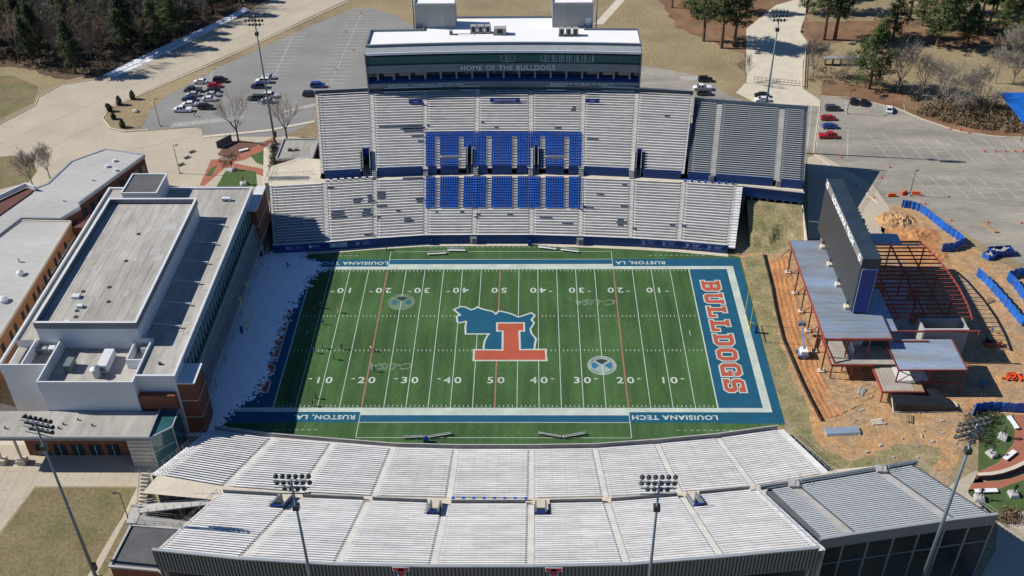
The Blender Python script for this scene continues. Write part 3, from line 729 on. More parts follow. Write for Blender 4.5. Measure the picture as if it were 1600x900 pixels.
    for (s, k, u0, u1, rows) in (cush or []):
        b = MB()
        for rr in range(rows):
            if k+rr >= n: break
            v0 = u0+rnd.uniform(-.03, .03); v1 = u1+rnd.uniform(-.04, .04)
            a = S(s, v0, (k+rr+bpos)/n); e = S(s, v1, (k+rr+bpos)/n); d = e-a; L = d.length; nn = max(1, int(L/0.55)); rz = math.atan2(d.y, d.x)
            for i in range(nn):
                q = a+d*((i+.5)/nn)
                b.box((q.x, q.y, z(k+rr)+0.49), (L/nn*0.92, 0.36, 0.07), rz); w = q+rb*0.17; b.box((w.x, w.y, z(k+rr)+0.62), (L/nn*0.92, 0.05, 0.3), rz)
        b.build('seat_cushions', 'cushion', root, kind='stuff')
    return root, P, S, z

def zipb(f, k): return list(zip(f, k))
NLF = [(-56.61,31.88),(-43.47,33.25),(-31.64,34.92),(-19.12,36.31),(-6.95,36.40),(7.47,36.35),(19.74,35.72),(32.16,34.82),(44.12,33.50),(56.09,31.49)]
NLB = [(-60.15,49.49),(-46.11,51.00),(-33.21,52.54),(-19.92,53.43),(-6.79,53.51),(7.56,53.42),(20.55,53.18),(33.59,52.12),(46.74,50.76),(60.03,49.09)]
NUF = [(-47.04,53.00),(-33.35,54.39),(-20.04,55.29),(-6.99,55.54),(7.40,55.44),(20.57,55.02),(33.62,53.78),(47.00,52.23)]
NUB = [(-51.95,80.24),(-36.71,81.67),(-21.85,82.30),(-7.30,82.54),(7.41,82.38),(21.90,81.83),(36.61,80.68),(51.80,78.75)]
NXF = [(47.82,52.16),(54.10,51.21),(69.99,48.71),(76.53,47.41)]
NXB = [(52.38,78.99),(59.10,77.69),(75.50,74.67),(82.14,73.47)]
BLK = [(0.0, .19), (.285, .66), (.755, 1.0)]
def blue_low(s, k): return BLK if s in (3, 4, 5) and k >= 10 else None
def blue_up(s, k):
    if s in (2, 3, 4) and k < 13:
        if k >= 11: return [(0.0, 1.0)]
        if s in (2, 4) and k == 3: return [BLK[0], BLK[2]]
        return BLK
    return None
CU = [(1, 8, .12, .4, 3), (1, 8, .74, .95, 3), (1, 13, .55, .75, 2), (1, 13, .85, .97, 3), (1, 19, .05, .2, 1), (1, 1, .8, .97, 1), (2, 6, .03, .1, 2), (2, 5, .6, .75, 2), (2, 14, .04, .18, 3), (2, 21, .55, .95, 1),
      (2, 12, .8, .95, 2), (2, 9, .4, .48, 1), (2, 11, .04, .2, 1), (3, 8, .2, .28, 1), (3, 8, .7, .78, 1), (4, 6, .02, .1, 2), (4, 7, .6, .68, 1), (5, 6, .18, .42, 1), (5, 4, .62, .9, 1), (6, 10, .05, .3, 1), (6, 9, .02, .08, 3), (6, 15, .3, .5, 1), (6, 4, .75, .9, 3), (6, 11, .8, .92, 1), (6, 19, .8, .95, 1), (7, 3, .05, .1, 1), (7, 5, .8, .92, 1), (8, 5, .03, .1, 1)]
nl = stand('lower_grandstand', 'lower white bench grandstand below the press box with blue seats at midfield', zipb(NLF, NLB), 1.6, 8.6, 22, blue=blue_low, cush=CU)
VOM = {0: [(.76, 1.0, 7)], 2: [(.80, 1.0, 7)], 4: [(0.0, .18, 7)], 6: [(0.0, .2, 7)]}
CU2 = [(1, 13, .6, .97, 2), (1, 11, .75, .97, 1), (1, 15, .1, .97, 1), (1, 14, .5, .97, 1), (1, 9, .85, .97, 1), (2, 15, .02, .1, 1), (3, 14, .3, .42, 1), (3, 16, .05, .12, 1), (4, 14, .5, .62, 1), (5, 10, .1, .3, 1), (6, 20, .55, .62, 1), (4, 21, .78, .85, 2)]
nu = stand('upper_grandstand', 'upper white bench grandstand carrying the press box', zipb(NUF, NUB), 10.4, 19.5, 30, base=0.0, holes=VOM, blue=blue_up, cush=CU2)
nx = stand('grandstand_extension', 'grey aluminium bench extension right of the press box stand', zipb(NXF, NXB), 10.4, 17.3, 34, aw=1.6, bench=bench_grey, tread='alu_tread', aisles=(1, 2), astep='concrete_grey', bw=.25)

def sub(a, d): return (a[0]+d[0], a[1]+d[1])
# ---- walls and walkways of the north stands
def side_wall(root, pts, z0, z1, th, m, name='front_wall', side=0.0):
    b = MB(); b.wall(pts, z0, z1, th, side); return b.build(name, m, root)
r_nl, r_nu, r_nx = nl[0], nu[0], nx[0]
FW = [sub(p, (0, -0.5)) for p in NLF]
side_wall(r_nl, FW, 0.0, 2.5, 0.25, 'blue_paint')
side_wall(r_nl, [sub(p, (0, -0.5)) for p in NLF], 2.504, 2.58, 0.32, 'step', 'coping')
b = MB(); b.quad(*[(p[0], p[1]-.4, 1.55) for p in NLF]+[(p[0], p[1]+.02, 1.55) for p in NLF[::-1]]); b.build('front_gangway', 'step', r_nl)
# white edge gangway on the right end
b = MB()
for k in range(22):
    a = nl[1](9, k/22); e = nl[1](9, (k+1)/22); zz = nl[3](k)+.02
    b.quad((a.x, a.y, zz), (a.x+1.7, a.y-.3, zz), (e.x+1.7, e.y-.3, zz), (e.x, e.y, zz)); b.quad((a.x, a.y, zz-.33), (a.x+1.7, a.y-.3, zz-.33), (a.x+1.7, a.y-.3, zz), (a.x, a.y, zz))
    b.quad((a.x+1.7, a.y-.3, 0), (e.x+1.7, e.y-.3, 0), (e.x+1.7, e.y-.3, zz), (a.x+1.7, a.y-.3, zz))
b.build('edge_gangway', 'seat_white', r_nl)
# crosswalk between the decks
CWF = [sub(p, (0, .02)) for p in NLB]
CWB = [(-61.5, 52.5)]+[sub(p, (0, .3)) for p in NUF]+[(77, 47.9)]
b = MB(); b.quad(*[(p[0], p[1], 8.6) for p in CWF]+[(76.4, 45.6, 8.6)]+[(p[0], p[1], 8.6) for p in CWB[::-1]])
b.build('crosswalk', 'concrete_pale', r_nu)
side_wall(r_nx, [(61.5, 49.0), (76.6, 45.6)], 5.6, 8.55, 0.3, 'blue_paint', 'soffit_beam')
side_wall(r_nx, [(61.5, 48.9), (76.7, 45.45)], 8.604, 8.75, 0.6, 'concrete_grey', 'walkway_edge')
for i in range(8):
    t = i/7; x = 62.5+13.5*t; y = 48.75-3.15*t+.6
    b = MB(); b.box((x, y, 2.8), (.45, .45, 5.6)); b.build('column', 'concrete_grey', r_nx)
# blue wall in front of the upper deck, broken at aisles and tunnels
def wall_piece(root, S, s, u0, u1, z0, z1, m='blue_paint', off=-0.14, name='deck_front_wall'):
    a = S(s, u0, 0); e = S(s, u1, 0); b = MB(); b.wall([(a.x, a.y+off), (e.x, e.y+off)], z0, z1, 0.22); return b.build(name, m, root)
for s in range(7):
    u0, u1 = 0.06, 0.94
    for h in VOM.get(s, []):
        if h[0] > 0.5: u1 = h[0]-0.02
        else: u0 = h[1]+0.02
    if s in (2, 3, 4):
        cuts = [(.04, .22), (.30, .66), (.75, .96)]
        for c0, c1 in cuts:
            c0, c1 = max(c0, u0), min(c1, u1)
            if c1-c0 > .05: wall_piece(r_nu, nu[2], s, c0, c1, 8.6, 11.2)
    else: wall_piece(r_nu, nu[2], s, u0, u1, 8.6, 11.2)
for s, u0, u1 in ((0, 0.02, .93), (1, .06, .95), (2, .18, .98)): wall_piece(r_nx, nx[2], s, u0, u1, 8.6, 11.1)
for s, u in ((0, .97), (2, .1)):
    a = nx[2](s, u, 0); b = MB(); b.box((a.x, a.y-.1, 9.5), (1.3, .5, 1.8)); b.build('gate_steps', 'concrete_grey', r_nx)
# grey stub stairs at upper aisles
for i in range(1, 7):
    a = nu[1](i, 0); b = MB()
    for k in range(4): b.box((a.x, a.y-.15-.28*(3-k), 8.6+.22+.225*k*2), (1.25, .28, .45+.9*k*.0+.0) if False else (1.25, .28, .45))
    b.box((a.x, a.y+.1, 9.5), (1.25, .3, 1.75)); b.build('stair', 'concrete_grey', r_nu)
# tunnels (vomitories)
def tunnel(root, P, S, s, u0, u1, kr, n, zf, zfun, north=True):
    a, c, d, e = S(s, u0, 0), S(s, u1, 0), S(s, u1, kr/n), S(s, u0, kr/n)
    t = MB(); zt = zfun(kr)+0.9
    t.quad((a.x, a.y, zf+.01), (c.x, c.y, zf+.01), (d.x, d.y, zf+.01), (e.x, e.y, zf+.01))
    o = t.build('tunnel', 'concrete_grey', root)
    for (p, q) in ((a, e), (c, d)):
        w = MB(); th = .25; zs = [zfun(0)+.9, zt]
        w.wall([(p.x, p.y), (q.x, q.y)], zf, zs, th); w.build('tunnel_wall', 'panel_grey', root)
    w = MB(); w.wall([(e.x, e.y), (d.x, d.y)], zf+2.3, zt, .25); w.build('tunnel_lintel', 'blue_deep', root)
    w = MB(); sg = 1 if north else -1; w.wall([(e.x, e.y+sg*3.5), (d.x, d.y+sg*3.5)], zf, zt-.6, .1); w.build('tunnel_dark', 'black', root)  # black sheet stands in for the unlit depth of the tunnel
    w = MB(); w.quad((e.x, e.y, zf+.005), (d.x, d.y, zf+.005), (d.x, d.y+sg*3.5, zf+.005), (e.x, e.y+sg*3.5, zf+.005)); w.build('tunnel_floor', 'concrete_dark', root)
    w = MB()
    for q in (e, d): w.box((q.x, q.y, zt+.5), (.06, .06, 1.0))
    w.bar((e.x, e.y, zt+1.0), (d.x, d.y, zt+1.0), .05); w.build('tunnel_rail', 'rail', root)
for s, hl in VOM.items():
    for u0, u1, kr in hl:
        uu0, uu1 = (u0+.03, u1-.075) if u0 > .5 else (u0+.075, u1-.03)
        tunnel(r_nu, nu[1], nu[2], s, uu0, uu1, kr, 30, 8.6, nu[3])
# back walls of upper stands
NUBo = [sub(p, (0, .25)) for p in NUB]
side_wall(r_nu, NUBo, 0, 20.6, 0.3, 'navy_panel', 'back_wall')
side_wall(r_nu, NUBo, 20.604, 20.7, 0.4, 'metal_light', 'coping')
NXBo = [sub(p, (.05, .35)) for p in NXB]
side_wall(r_nx, NXBo, 0, 18.5, 0.3, 'panel_grey', 'back_wall')
# rails
def rail(root, pts3, h=1.1, step=2.2, m='rail', name='guard_rail', r=0.035):
    b = MB()
    for p, q in zip(pts3, pts3[1:]):
        p = Vector(p); q = Vector(q); L = (q-p).length; n = max(1, int(L/step))
        for k in range(n+1):
            c = p+(q-p)*(k/n); b.tube(c, c+Vector((0, 0, h)), r, r, 5)
        for hh in (h, h*.5): b.tube(p+Vector((0, 0, hh)), q+Vector((0, 0, hh)), r, r, 5)
    return b.build(name, m, root)
rail(r_nx, [(NXF[3][0]+.1, NXF[3][1], 10.4), (NXB[3][0]+.1, NXB[3][1], 17.3)])
rail(r_nu, [(NUF[0][0]-.1, NUF[0][1], 10.4), (NUB[0][0]-.1, NUB[0][1], 19.5)])
rail(r_nl, [(NLF[0][0]-.15, NLF[0][1], 1.6), (NLB[0][0]-.15, NLB[0][1], 8.6)], m='frame_dark')
# wheelchair places (white bays) on the crosswalk
for i in range(7):
    p = nl[2](1, .06+.86*i/6, 1.0); b = MB(); b.box((p.x, p.y+.55, 8.95), (1.1, .5, .68)); b.build('bay_divider', 'seat_white', r_nl)
for i in range(8):
    p = nl[2](8, .04+.9*i/7, 1.0); b = MB(); b.box((p.x, p.y+.5, 8.95), (.62, .4, .7)); b.build('bay_divider', 'seat_blue', r_nl)
# gates and banners on the lower front wall
for u in ((739.5, 378), (906, 379)):
    pass
for x, y in ((-6.95, 35.85), (19.75, 35.15)):
    b = MB(); b.box((x, y-.15, 1.0), (1.7, .5, 2.0)); 
    for k in range(5): b.box((x, y-.5, .3+.35*k), (1.5, .12, .06))
    b.build('field_gate', 'concrete_grey', r_nl)
def banner(seg, t0, t1, words, m='sign_blue', tm='sign_white'):
    p = Vector(FW[seg]); q = Vector(FW[seg+1]); a = p+(q-p)*t0; e = p+(q-p)*t1; n = Vector((q-p).normalized()); nn = Vector((n.y, -n.x))
    a += nn*.16; e += nn*.16
    b = MB(); b.wall([tuple(a), tuple(e)], .75, 2.25, .05); o = b.build('banner', m, r_nl)
    b = MB()
    for z in (.82, 2.18): b.bar((a.x+nn.x*.04, a.y+nn.y*.04, z), (e.x+nn.x*.04, e.y+nn.y*.04, z), .03, .06)
    b.build('banner_border', 'sign_pale', o)
    c = (a+e)/2+nn*.05; rz = math.atan2(n.y, n.x)
    if words == '-':
        b = MB()
        for dz, f_ in ((.18, .55), (-.2, .4)): b.bar((c.x-n.x*f_*1.6+n.x*.7, c.y-n.y*f_*1.6+n.y*.7, 1.5+dz), (c.x+n.x*f_*1.6+n.x*.7, c.y+n.y*f_*1.6+n.y*.7, 1.5+dz), .03, .16)
        b.build('banner_print', tm, o, kind='stuff')
    elif words: text(words, 'banner_lettering', tm, T3(c.x, c.y, 1.5, rz, math.pi/2), .85, o, xs=1.1)
    d = a+n*1.0+nn*.06; b = MB(); b.tube((d.x, d.y, 1.5), (d.x+nn.x*.03, d.y+nn.y*.03, 1.5), .42, .42, 12); b.build('banner_emblem', 'sign_white' if tm == 'sign_white' else tm, o)
banner(0, .2, .58, 'Origin Bank', tm='sign_pale'); banner(0, .62, .96, 'PEPSI'); banner(1, .06, .42, '', m='sign_pale'); banner(1, .56, .95, '-', tm='sign_pale')
banner(7, .2, .55, '-', tm='sign_pale'); banner(7, .62, .96, '-', tm='sign_pale'); banner(8, .1, .48, '-', tm='sign_pale'); banner(8, .54, .92, '-', tm='sign_pale')
# concrete strip along the wall foot
b = MB(); b.quad(*[(p[0], p[1]-1.9, .03) for p in NLF]+[(p[0], p[1]-.5, .03) for p in NLF[::-1]]); b.build('wall_foot', 'concrete_pale', r_nl)

# ---- south stands
SLF = [(56.12,-32.35),(43.96,-34.68),(31.93,-36.28),(19.80,-37.51),(7.51,-37.80),(-7.09,-37.83),(-19.41,-37.43),(-31.36,-36.16),(-43.33,-34.86),(-55.53,-32.75)]
SLB = [(59.79,-50.49),(46.61,-53.44),(33.44,-54.98),(20.43,-56.06),(7.40,-56.48),(-7.00,-56.38),(-20.24,-56.05),(-33.31,-55.20),(-47.08,-53.88),(-59.95,-51.15)]
SUF = [(46.34,-55.61),(33.61,-57.28),(20.50,-58.63),(7.40,-59.04),(-7.15,-59.09),(-20.83,-58.41),(-33.00,-57.80),(-47.26,-56.81)]
SUB = [(51.30,-76.45),(36.42,-78.22),(21.90,-79.72),(7.27,-80.15),(-7.47,-80.22),(-22.07,-79.93),(-36.93,-78.92),(-50.59,-77.27)]
SXF = [(76.09,-49.75),(69.54,-51.32),(53.45,-54.85),(48.45,-55.98)]
SXB = [(82.62,-66.73),(75.28,-67.83),(58.64,-70.84),(53.02,-71.95)]
SV = {1: [(.0, .22, 6)], 3: [(.0, .24, 6)] , 2: [(.78, 1.0, 6)], 5: [(.78, 1.0, 6)]}
SV = {0: [(.78, 1.0, 6)], 2: [(.77, 1.0, 6)], 4: [(0.0, .22, 6)], 6: [(0.0, .24, 6)]}
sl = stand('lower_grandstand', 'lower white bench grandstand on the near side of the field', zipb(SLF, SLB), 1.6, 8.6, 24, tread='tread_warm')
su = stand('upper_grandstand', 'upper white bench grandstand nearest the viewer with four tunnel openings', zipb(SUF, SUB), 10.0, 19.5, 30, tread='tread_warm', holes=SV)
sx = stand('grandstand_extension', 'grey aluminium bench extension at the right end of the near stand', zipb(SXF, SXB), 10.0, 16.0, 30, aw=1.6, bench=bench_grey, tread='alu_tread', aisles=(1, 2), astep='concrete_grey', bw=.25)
r_sl, r_su, r_sx = sl[0], su[0], sx[0]
side_wall(r_sl, [sub(p, (0, .5)) for p in SLF], 0, 2.5, .25, 'concrete_grey')
b = MB(); b.quad(*[(p[0], p[1]+.4, 1.55) for p in SLF]+[(p[0], p[1]-.02, 1.55) for p in SLF[::-1]]); b.build('front_gangway', 'step', r_sl)
b = MB(); b.quad(*[(p[0], p[1]-.02, 8.6) for p in SLB]+[(-61.5, -55.5, 8.6)]+[(p[0], p[1]-.3, 8.6) for p in SUF[::-1]]+[(76.4, -50.2, 8.6), (76.0, -47.8, 8.6), (62, -49.5, 8.6)]); b.build('crosswalk', 'concrete_pale', r_su)
for s in range(7):
    u0, u1 = 0.06, 0.94
    for h in SV.get(s, []):
        if h[0] > 0.5: u1 = h[0]-0.02
        else: u0 = h[1]+0.02
    wall_piece(r_su, su[2], s, u0, u1, 8.6, 11.0, 'concrete_grey', .14)
for s, hl in SV.items():
    for u0, u1, kr in hl:
        uu0, uu1 = (u0+.03, u1-.07) if u0 > .5 else (u0+.07, u1-.03)
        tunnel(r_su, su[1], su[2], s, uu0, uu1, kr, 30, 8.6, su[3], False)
for i in range(1, 7):
    a = su[1](i, 0); b = MB(); b.box((a.x, a.y+.2, 9.4), (1.5, .7, 1.55)); b.build('stair', 'concrete_pale', r_su)
for i in range(8):
    p = sl[2](4, .06+.88*i/7, 1.0); b = MB(); b.box((p.x, p.y-.5, 8.95), (.55, .4, .65)); b.build('bay_divider', 'seat_blue', r_sl)
for s in range(3): wall_piece(r_sx, sx[2], s, .04, .96, 8.6, 10.6, 'panel_grey', .14)
b = MB(); b.wall([(47.5, -55.4), (62.0, -52.4), (76.6, -49.2)], 9.9, 10.7, .5); b.build('front_duct', 'panel_grey', r_sx)
for i in (1, 2):
    a = sx[1](i, 0); b = MB(); b.box((a.x, a.y+.1, 10.0), (1.9, 1.6, 1.6)); b.build('landing', 'concrete_grey', r_sx)
    rail(r_sx, [(a.x-1.0, a.y-.6, 11.0), (a.x-1.0, a.y+.9, 11.4)]); rail(r_sx, [(a.x+1.0, a.y-.6, 11.0), (a.x+1.0, a.y+.9, 11.4)])
# ribbed metal parapet along the back of the upper stand
bk = [Vector(sub(p, (0, -.35))) for p in SUB]
def ribbed(root, P, z0, z1, pitch=0.55, amp=.12, m='panel_grey', m2='navy_panel', name='back_parapet'):
    b = MB()
    for a, e in zip(P, P[1:]):
        d = (e-a); L = d.length; n = int(L/pitch); u = d/n; nn = Vector((-u.y, u.x)).normalized()
        if nn.y > 0: nn = -nn
        for i in range(n):
            p = a+u*i; q = a+u*(i+.55); r_ = a+u*(i+1)
            o = nn*amp
            b.cm = 0; b.quad((p.x+o.x, p.y+o.y, z0), (q.x+o.x, q.y+o.y, z0), (q.x+o.x, q.y+o.y, z1), (p.x+o.x, p.y+o.y, z1))
            b.cm = 1; b.quad((q.x+o.x, q.y+o.y, z0), (q.x, q.y, z0), (q.x, q.y, z1), (q.x+o.x, q.y+o.y, z1)); b.quad((q.x, q.y, z0), (r_.x, r_.y, z0), (r_.x, r_.y, z1), (q.x, q.y, z1)); b.quad((r_.x, r_.y, z0), (r_.x+o.x, r_.y+o.y, z0), (r_.x+o.x, r_.y+o.y, z1), (r_.x, r_.y, z1))
    return b.build(name, [m, m2], root)
ribbed(r_su, bk, 15.6, 20.4, m='fascia_grey')
side_wall(r_su, [tuple(p) for p in bk], 20.404, 20.62, .5, 'metal_light', 'coping')
side_wall(r_su, [sub(p, (0, -.05)) for p in SUB], 15.0, 20.3, .12, 'concrete_dark', 'parapet_lining')
for i in range(8):
    p = SUB[i]; b = MB(); b.box((p[0], p[1]+1.0, 8.0), (.9, .9, 16.0)); b.build('column', 'concrete_grey', r_su)
# emblems on the parapet: red T with white and blue casing
for xw in (-12.1, 10.9):
    yy = bk[3].y-.22; b = MB()
    for (w, h, dz, dy, mi) in ((2.6, .9, 0, 0, 0), (1.3, 2.4, -1.5, 0.0, 0)): b.cm = 0; b.box((xw, yy-.05, 20.0+dz*.6), (w, .06, h))
    b.cm = 1; b.box((xw, yy-.1, 20.0), (2.3, .06, .62)); b.box((xw, yy-.1, 19.1), (.7, .06, 2.2))
    b.cm = 2; b.box((xw, yy-.095, 19.2), (1.15, .04, 1.0))
    b.build('parapet_emblem', ['sign_white', 'sign_red', 'sign_blue'], r_su)
XB = [sub(p, (.05, -.35)) for p in SXB]
side_wall(r_sx, XB, 14.6, 17.0, .35, 'panel_grey', 'back_parapet'); side_wall(r_sx, XB, 17.004, 17.15, .5, 'metal_light', 'coping')
# steel frames below the extension
for i in range(8):
    t = i/7; x = SXB[3][0]+(SXB[0][0]-SXB[3][0])*t; y = SXB[3][1]+(SXB[0][1]-SXB[3][1])*t; x2 = SXF[3][0]+(SXF[0][0]-SXF[3][0])*t; y2 = SXF[3][1]+(SXF[0][1]-SXF[3][1])*t
    b = MB(); b.bar((x, y-.2, 0), (x, y-.2, 15.0), .32); b.build('column', 'pole_steel', r_sx)
    b = MB(); b.bar((x, y-.2, 14.4), (x2, y2, 8.4), .3, .5); b.build('raker', 'pole_steel', r_sx)
b = MB()
for h in (10.5,): b.bar((SXB[3][0], SXB[3][1]-.25, h), (SXB[0][0], SXB[0][1]-.25, h), .22)
b.build('girts', 'pole_steel', r_sx)
b = MB(); b.wall([(54, -74.4), (66, -72.2), (76, -70.4)], 0, 2.2, .08); b.build('foot_screen', 'blue_paint', r_sx)
rail(r_sx, [(SXF[0][0]+.1, SXF[0][1], 10), (SXB[0][0]+.1, SXB[0][1], 16)], h=1.3); rail(r_su, [(SUF[0][0]+.2, SUF[0][1], 10), (SUB[0][0]+.2, SUB[0][1], 19.5)], h=1.0); rail(r_su, [(SUF[7][0]-.2, SUF[7][1], 10), (SUB[7][0]-.2, SUB[7][1], 19.5)], h=1.0)
# pale edge gangways of the near lower and upper stands
for (P, zf, n, i, sg, root) in ((sl[1], sl[3], 24, 0, 1, r_sl), (sl[1], sl[3], 24, 9, -1, r_sl), (su[1], su[3], 30, 0, 1, r_su)):
    b = MB()
    for k in range(n):
        a = P(i, k/n); e = P(i, (k+1)/n); zz = zf(k)+.02; w = sg*1.3
        b.quad((a.x, a.y, zz), (a.x+w, a.y+.2, zz), (e.x+w, e.y+.2, zz), (e.x, e.y, zz)); b.quad((a.x, a.y, zz-.4), (a.x+w, a.y+.2, zz-.4), (a.x+w, a.y+.2, zz), (a.x, a.y, zz))
        b.quad((a.x+w, a.y+.2, 0), (e.x+w, e.y+.2, 0), (e.x+w, e.y+.2, zz), (a.x+w, a.y+.2, zz))
    b.build('edge_gangway', 'seat_white', root)
rail(r_sl, [(SLF[0][0]+1.4, SLF[0][1], 1.7), (SLB[0][0]+1.4, SLB[0][1], 8.7)])
rail(r_sl, [(SLF[9][0]-1.4, SLF[9][1], 1.7), (SLB[9][0]-1.4, SLB[9][1], 8.7)])
side_wall(r_nl, [sub(p, (0, .1)) for p in NLB], 0, 8.55, .3, 'concrete_dark', 'back_wall')

# low flat-roofed block and switchback ramp at the left end of the near stand
ramp = thing('access_ramp', 'grey steel and concrete ramp with railings at the left end of the near stand', 'ramp', (-60.5, -58.5, 0))
for k, (y0, za, zb) in enumerate(((-56.6, 8.4, 5.8), (-58.9, 5.7, 3.2), (-61.2, 3.1, .5))):
    xa, xb = (-47.5, -62.0) if k % 2 == 0 else (-62.0, -47.5)
    b = MB(); b.quad((xa, y0-1, za), (xb, y0-1, zb), (xb, y0+1, zb), (xa, y0+1, za)); b.quad((xa, y0-1, za-.3), (xb, y0-1, zb-.3), (xb, y0-1, zb), (xa, y0-1, za)); b.quad((xa, y0+1, za-.3), (xb, y0+1, zb-.3), (xb, y0+1, zb), (xa, y0+1, za)); b.build('ramp_flight', 'concrete_grey', ramp)
    for dy in (-1, 1): rail(ramp, [(xa, y0+dy, za), (xb, y0+dy, zb)], h=1.1, step=1.6)
    for t in (0.15, .5, .85): b = MB(); b.box((xa+(xb-xa)*t, y0, (za+(zb-za)*t)/2-.15), (.4, 1.6, za+(zb-za)*t-.3)); b.build('ramp_pier', 'concrete_dark', ramp)
for y0, z_ in ((-57.8, 5.75), (-60.0, 3.15)):
    xe = -62.8 if z_ > 5 else -46.6
    b = MB(); b.box((xe, y0, z_-.15), (1.8, 4.2, .3)); b.box((xe, y0, (z_-.3)/2), (.5, 3.6, z_-.3)); b.build('ramp_landing', 'concrete_grey', ramp)
st = thing('stair_flight', 'white concrete stair with railings rising to the left end of the near lower stand', 'stairs', (-63, -55, 0))
b = MB()
for k in range(16): b.box((-62.6-.04*k, -50.5-.42*k, 4.1-.26*k), (1.5, .42, 8.3-.52*k))
b.build('steps', 'concrete_pale', st); rail(st, [(-63.4, -50.5, 8.2), (-64, -57, 0.2)]); rail(st, [(-61.8, -50.5, 8.2), (-62.4, -57, 0.2)])
KI = [(-62.94,-59.95),(-54.21,-60.77),(-50.41,-66.61),(-53.27,-71.27),(-55.02,-69.71),(-63.78,-68.82)]
bl = thing('flat_roofed_block', 'low red brick block with dark flat roof beside the near stand', 'building', (-58, -68, 0))
b = MB(); b.prism(KI, 0, 5.0); b.build('wall', 'brick', bl)
b = MB(); b.prism(KI, 5.004, 5.12); b.build('roof', 'roof_dark', bl)
b = MB(); b.wall(KI+[KI[0]], 5.0, 5.4, .4); b.build('coping', 'concrete_grey', bl)
gt = thing('entrance_gate', 'dark metal gate frame on the walk beside the near stand', 'gate', (-64.5, -59, 0))
for a, e in (((-65.76,-55.41,0.00), (-65.78,-52.68,0.00)), ((-65.78,-52.68,0.00), (-63.11,-50.82,0.00)), ((-65.76,-55.41,0.00), (-62.68,-55.10,0.00)), ((-62.68,-55.10,0.00), (-62.66,-51.13,0.00))):
    b = MB()
    for hh in (0.1, 1.1, 2.1): b.tube((a[0], a[1], hh), (e[0], e[1], hh), .05, .05, 5)
    for p in (a, e): b.tube((p[0], p[1], 0), (p[0], p[1], 2.2), .07, .07, 6)
    b.build('gate_panel', 'frame_dark', gt)

# ================================================================== PRESS BOX
pb = thing('press_box', 'three storey press box with white roof above the far stand', 'building', (0, 88, 0))
XF = lambda x: 83.0-0.0018*x*x*0.6     # the front follows the slight curve of the stand
xs = [-37.2+74.4*i/12 for i in range(13)]
front = [(x, XF(x)) for x in xs]
back_ = [(37.2, 94.2), (22.5, 94.6), (22.5, 103.5), (-22.5, 103.5), (-22.5, 94.6), (-37.2, 94.2)]
outl = front+back_
b = MB(); b.prism([(x, y+2.6) for x, y in front]+back_, 18.5, 31.0, top=True); b.build('core', 'panel_grey', pb)
b = MB(); b.prism([(x, y+.5) for x, y in front]+[(37.2, 86.5), (-37.2, 86.5)], 27.0, 30.9); b.build('upper_storey', 'frame_dark', pb)
b = MB(); b.prism([(x, y+2.2) for x, y in front]+back_, 31.6, 31.75); rf = b.build('roof', 'roof_white', pb)
# parapets
ring = [(x, y+2.2) for x, y in front]+back_+[(front[0][0], front[0][1]+2.2)]
b = MB(); b.wall(ring, 31.0, 32.3, .35); b.build('parapet', 'panel_grey', pb)
b = MB(); b.wall([(x*1.001, y+2.2) for x, y in front], 32.304, 32.42, .5); b.build('parapet_cap', 'metal_light', pb)
b = MB()
for (x0, y0), (x1, y1) in zip(front, front[1:]): b.quad((x0, y0-.45, 30.95), (x1, y1-.45, 30.95), (x1, y1+2.0, 31.7), (x0, y0+2.0, 31.7))
b.build('canopy', 'metal_light', pb)
b = MB(); b.wall([(x, y-.5) for x, y in front], 30.45, 31.1, .22); b.build('canopy_edge', 'sign_white', pb)
# storeys
b = MB(); b.wall([(x, y+.3) for x, y in front], 27.3, 30.5, .12); wn = b.build('window_band', 'glass_teal', pb)
for i in range(36):
    t = i/35; x = -37.0+74*t; y = XF(x)+.2
    wide = any(a <= x <= c for a, c in ((-.6, 3.1), (10.3, 24.5)))
    b = MB(); b.box((x, y, 28.9), (.09 if not wide else .16, .1, 3.1)); b.build('mullion', 'frame_light' if wide else 'frame_dark', pb)
for a, c in ((-.6, 3.1), (7.0, 10.0), (10.3, 24.5)):
    if a == 7.0: continue
    for z_ in (27.6, 30.2):
        b = MB(); b.bar((a, XF(a)+.18, z_), (c, XF(c)+.18, z_), .1, .14); b.build('window_frame', 'frame_light', pb)
    k = int((c-a)/1.0)
    for i in range(k+1):
        x = a+(c-a)*i/k; b = MB(); b.box((x, XF(x)+.17, 28.9), (.1, .1, 2.6)); b.build('window_frame', 'frame_light', pb)
b = MB(); b.wall([(x, y-.05) for x, y in front], 29.75, 29.85, .5); b.build('transom', 'frame_dark', pb)
b = MB(); b.wall(front, 25.0, 27.25, .5); b.build('upper_fascia', 'fascia_grey', pb)
b = MB(); b.wall([(x, y+1.9) for x, y in front], 21.9, 25.0, .15); b.build('suite_glass', 'glass_dark', pb)
for i in range(17):
    x = -34.5+69*i/16; b = MB(); b.box((x, XF(x)+1.0, 23.9), (.5, 1.9, 2.2)); b.build('suite_divider', 'panel_grey', pb)
    b = MB(); b.box((x+.9, XF(x)+1.75, 23.9), (1.0, .1, 2.2)); b.build('suite_door', 'black', pb)
b = MB()
for k in range(3): b.wall([(x, y+.4+.5*k) for x, y in front], 21.9, 22.35+.25*k, .45)
b.build('suite_terrace', 'blue_paint', pb)
b = MB(); b.wall(front, 20.6, 21.95, .45); b.build('lower_fascia', 'panel_grey', pb)
b = MB(); b.prism(front+[(37.2, 86), (-37.2, 86)], 20.35, 20.6); b.build('soffit', 'frame_dark', pb)
b = MB(); b.wall([(x, y+1.6) for x, y in front], 17.8, 20.35, .2); b.build('undercroft_glass', 'glass_dark', pb)
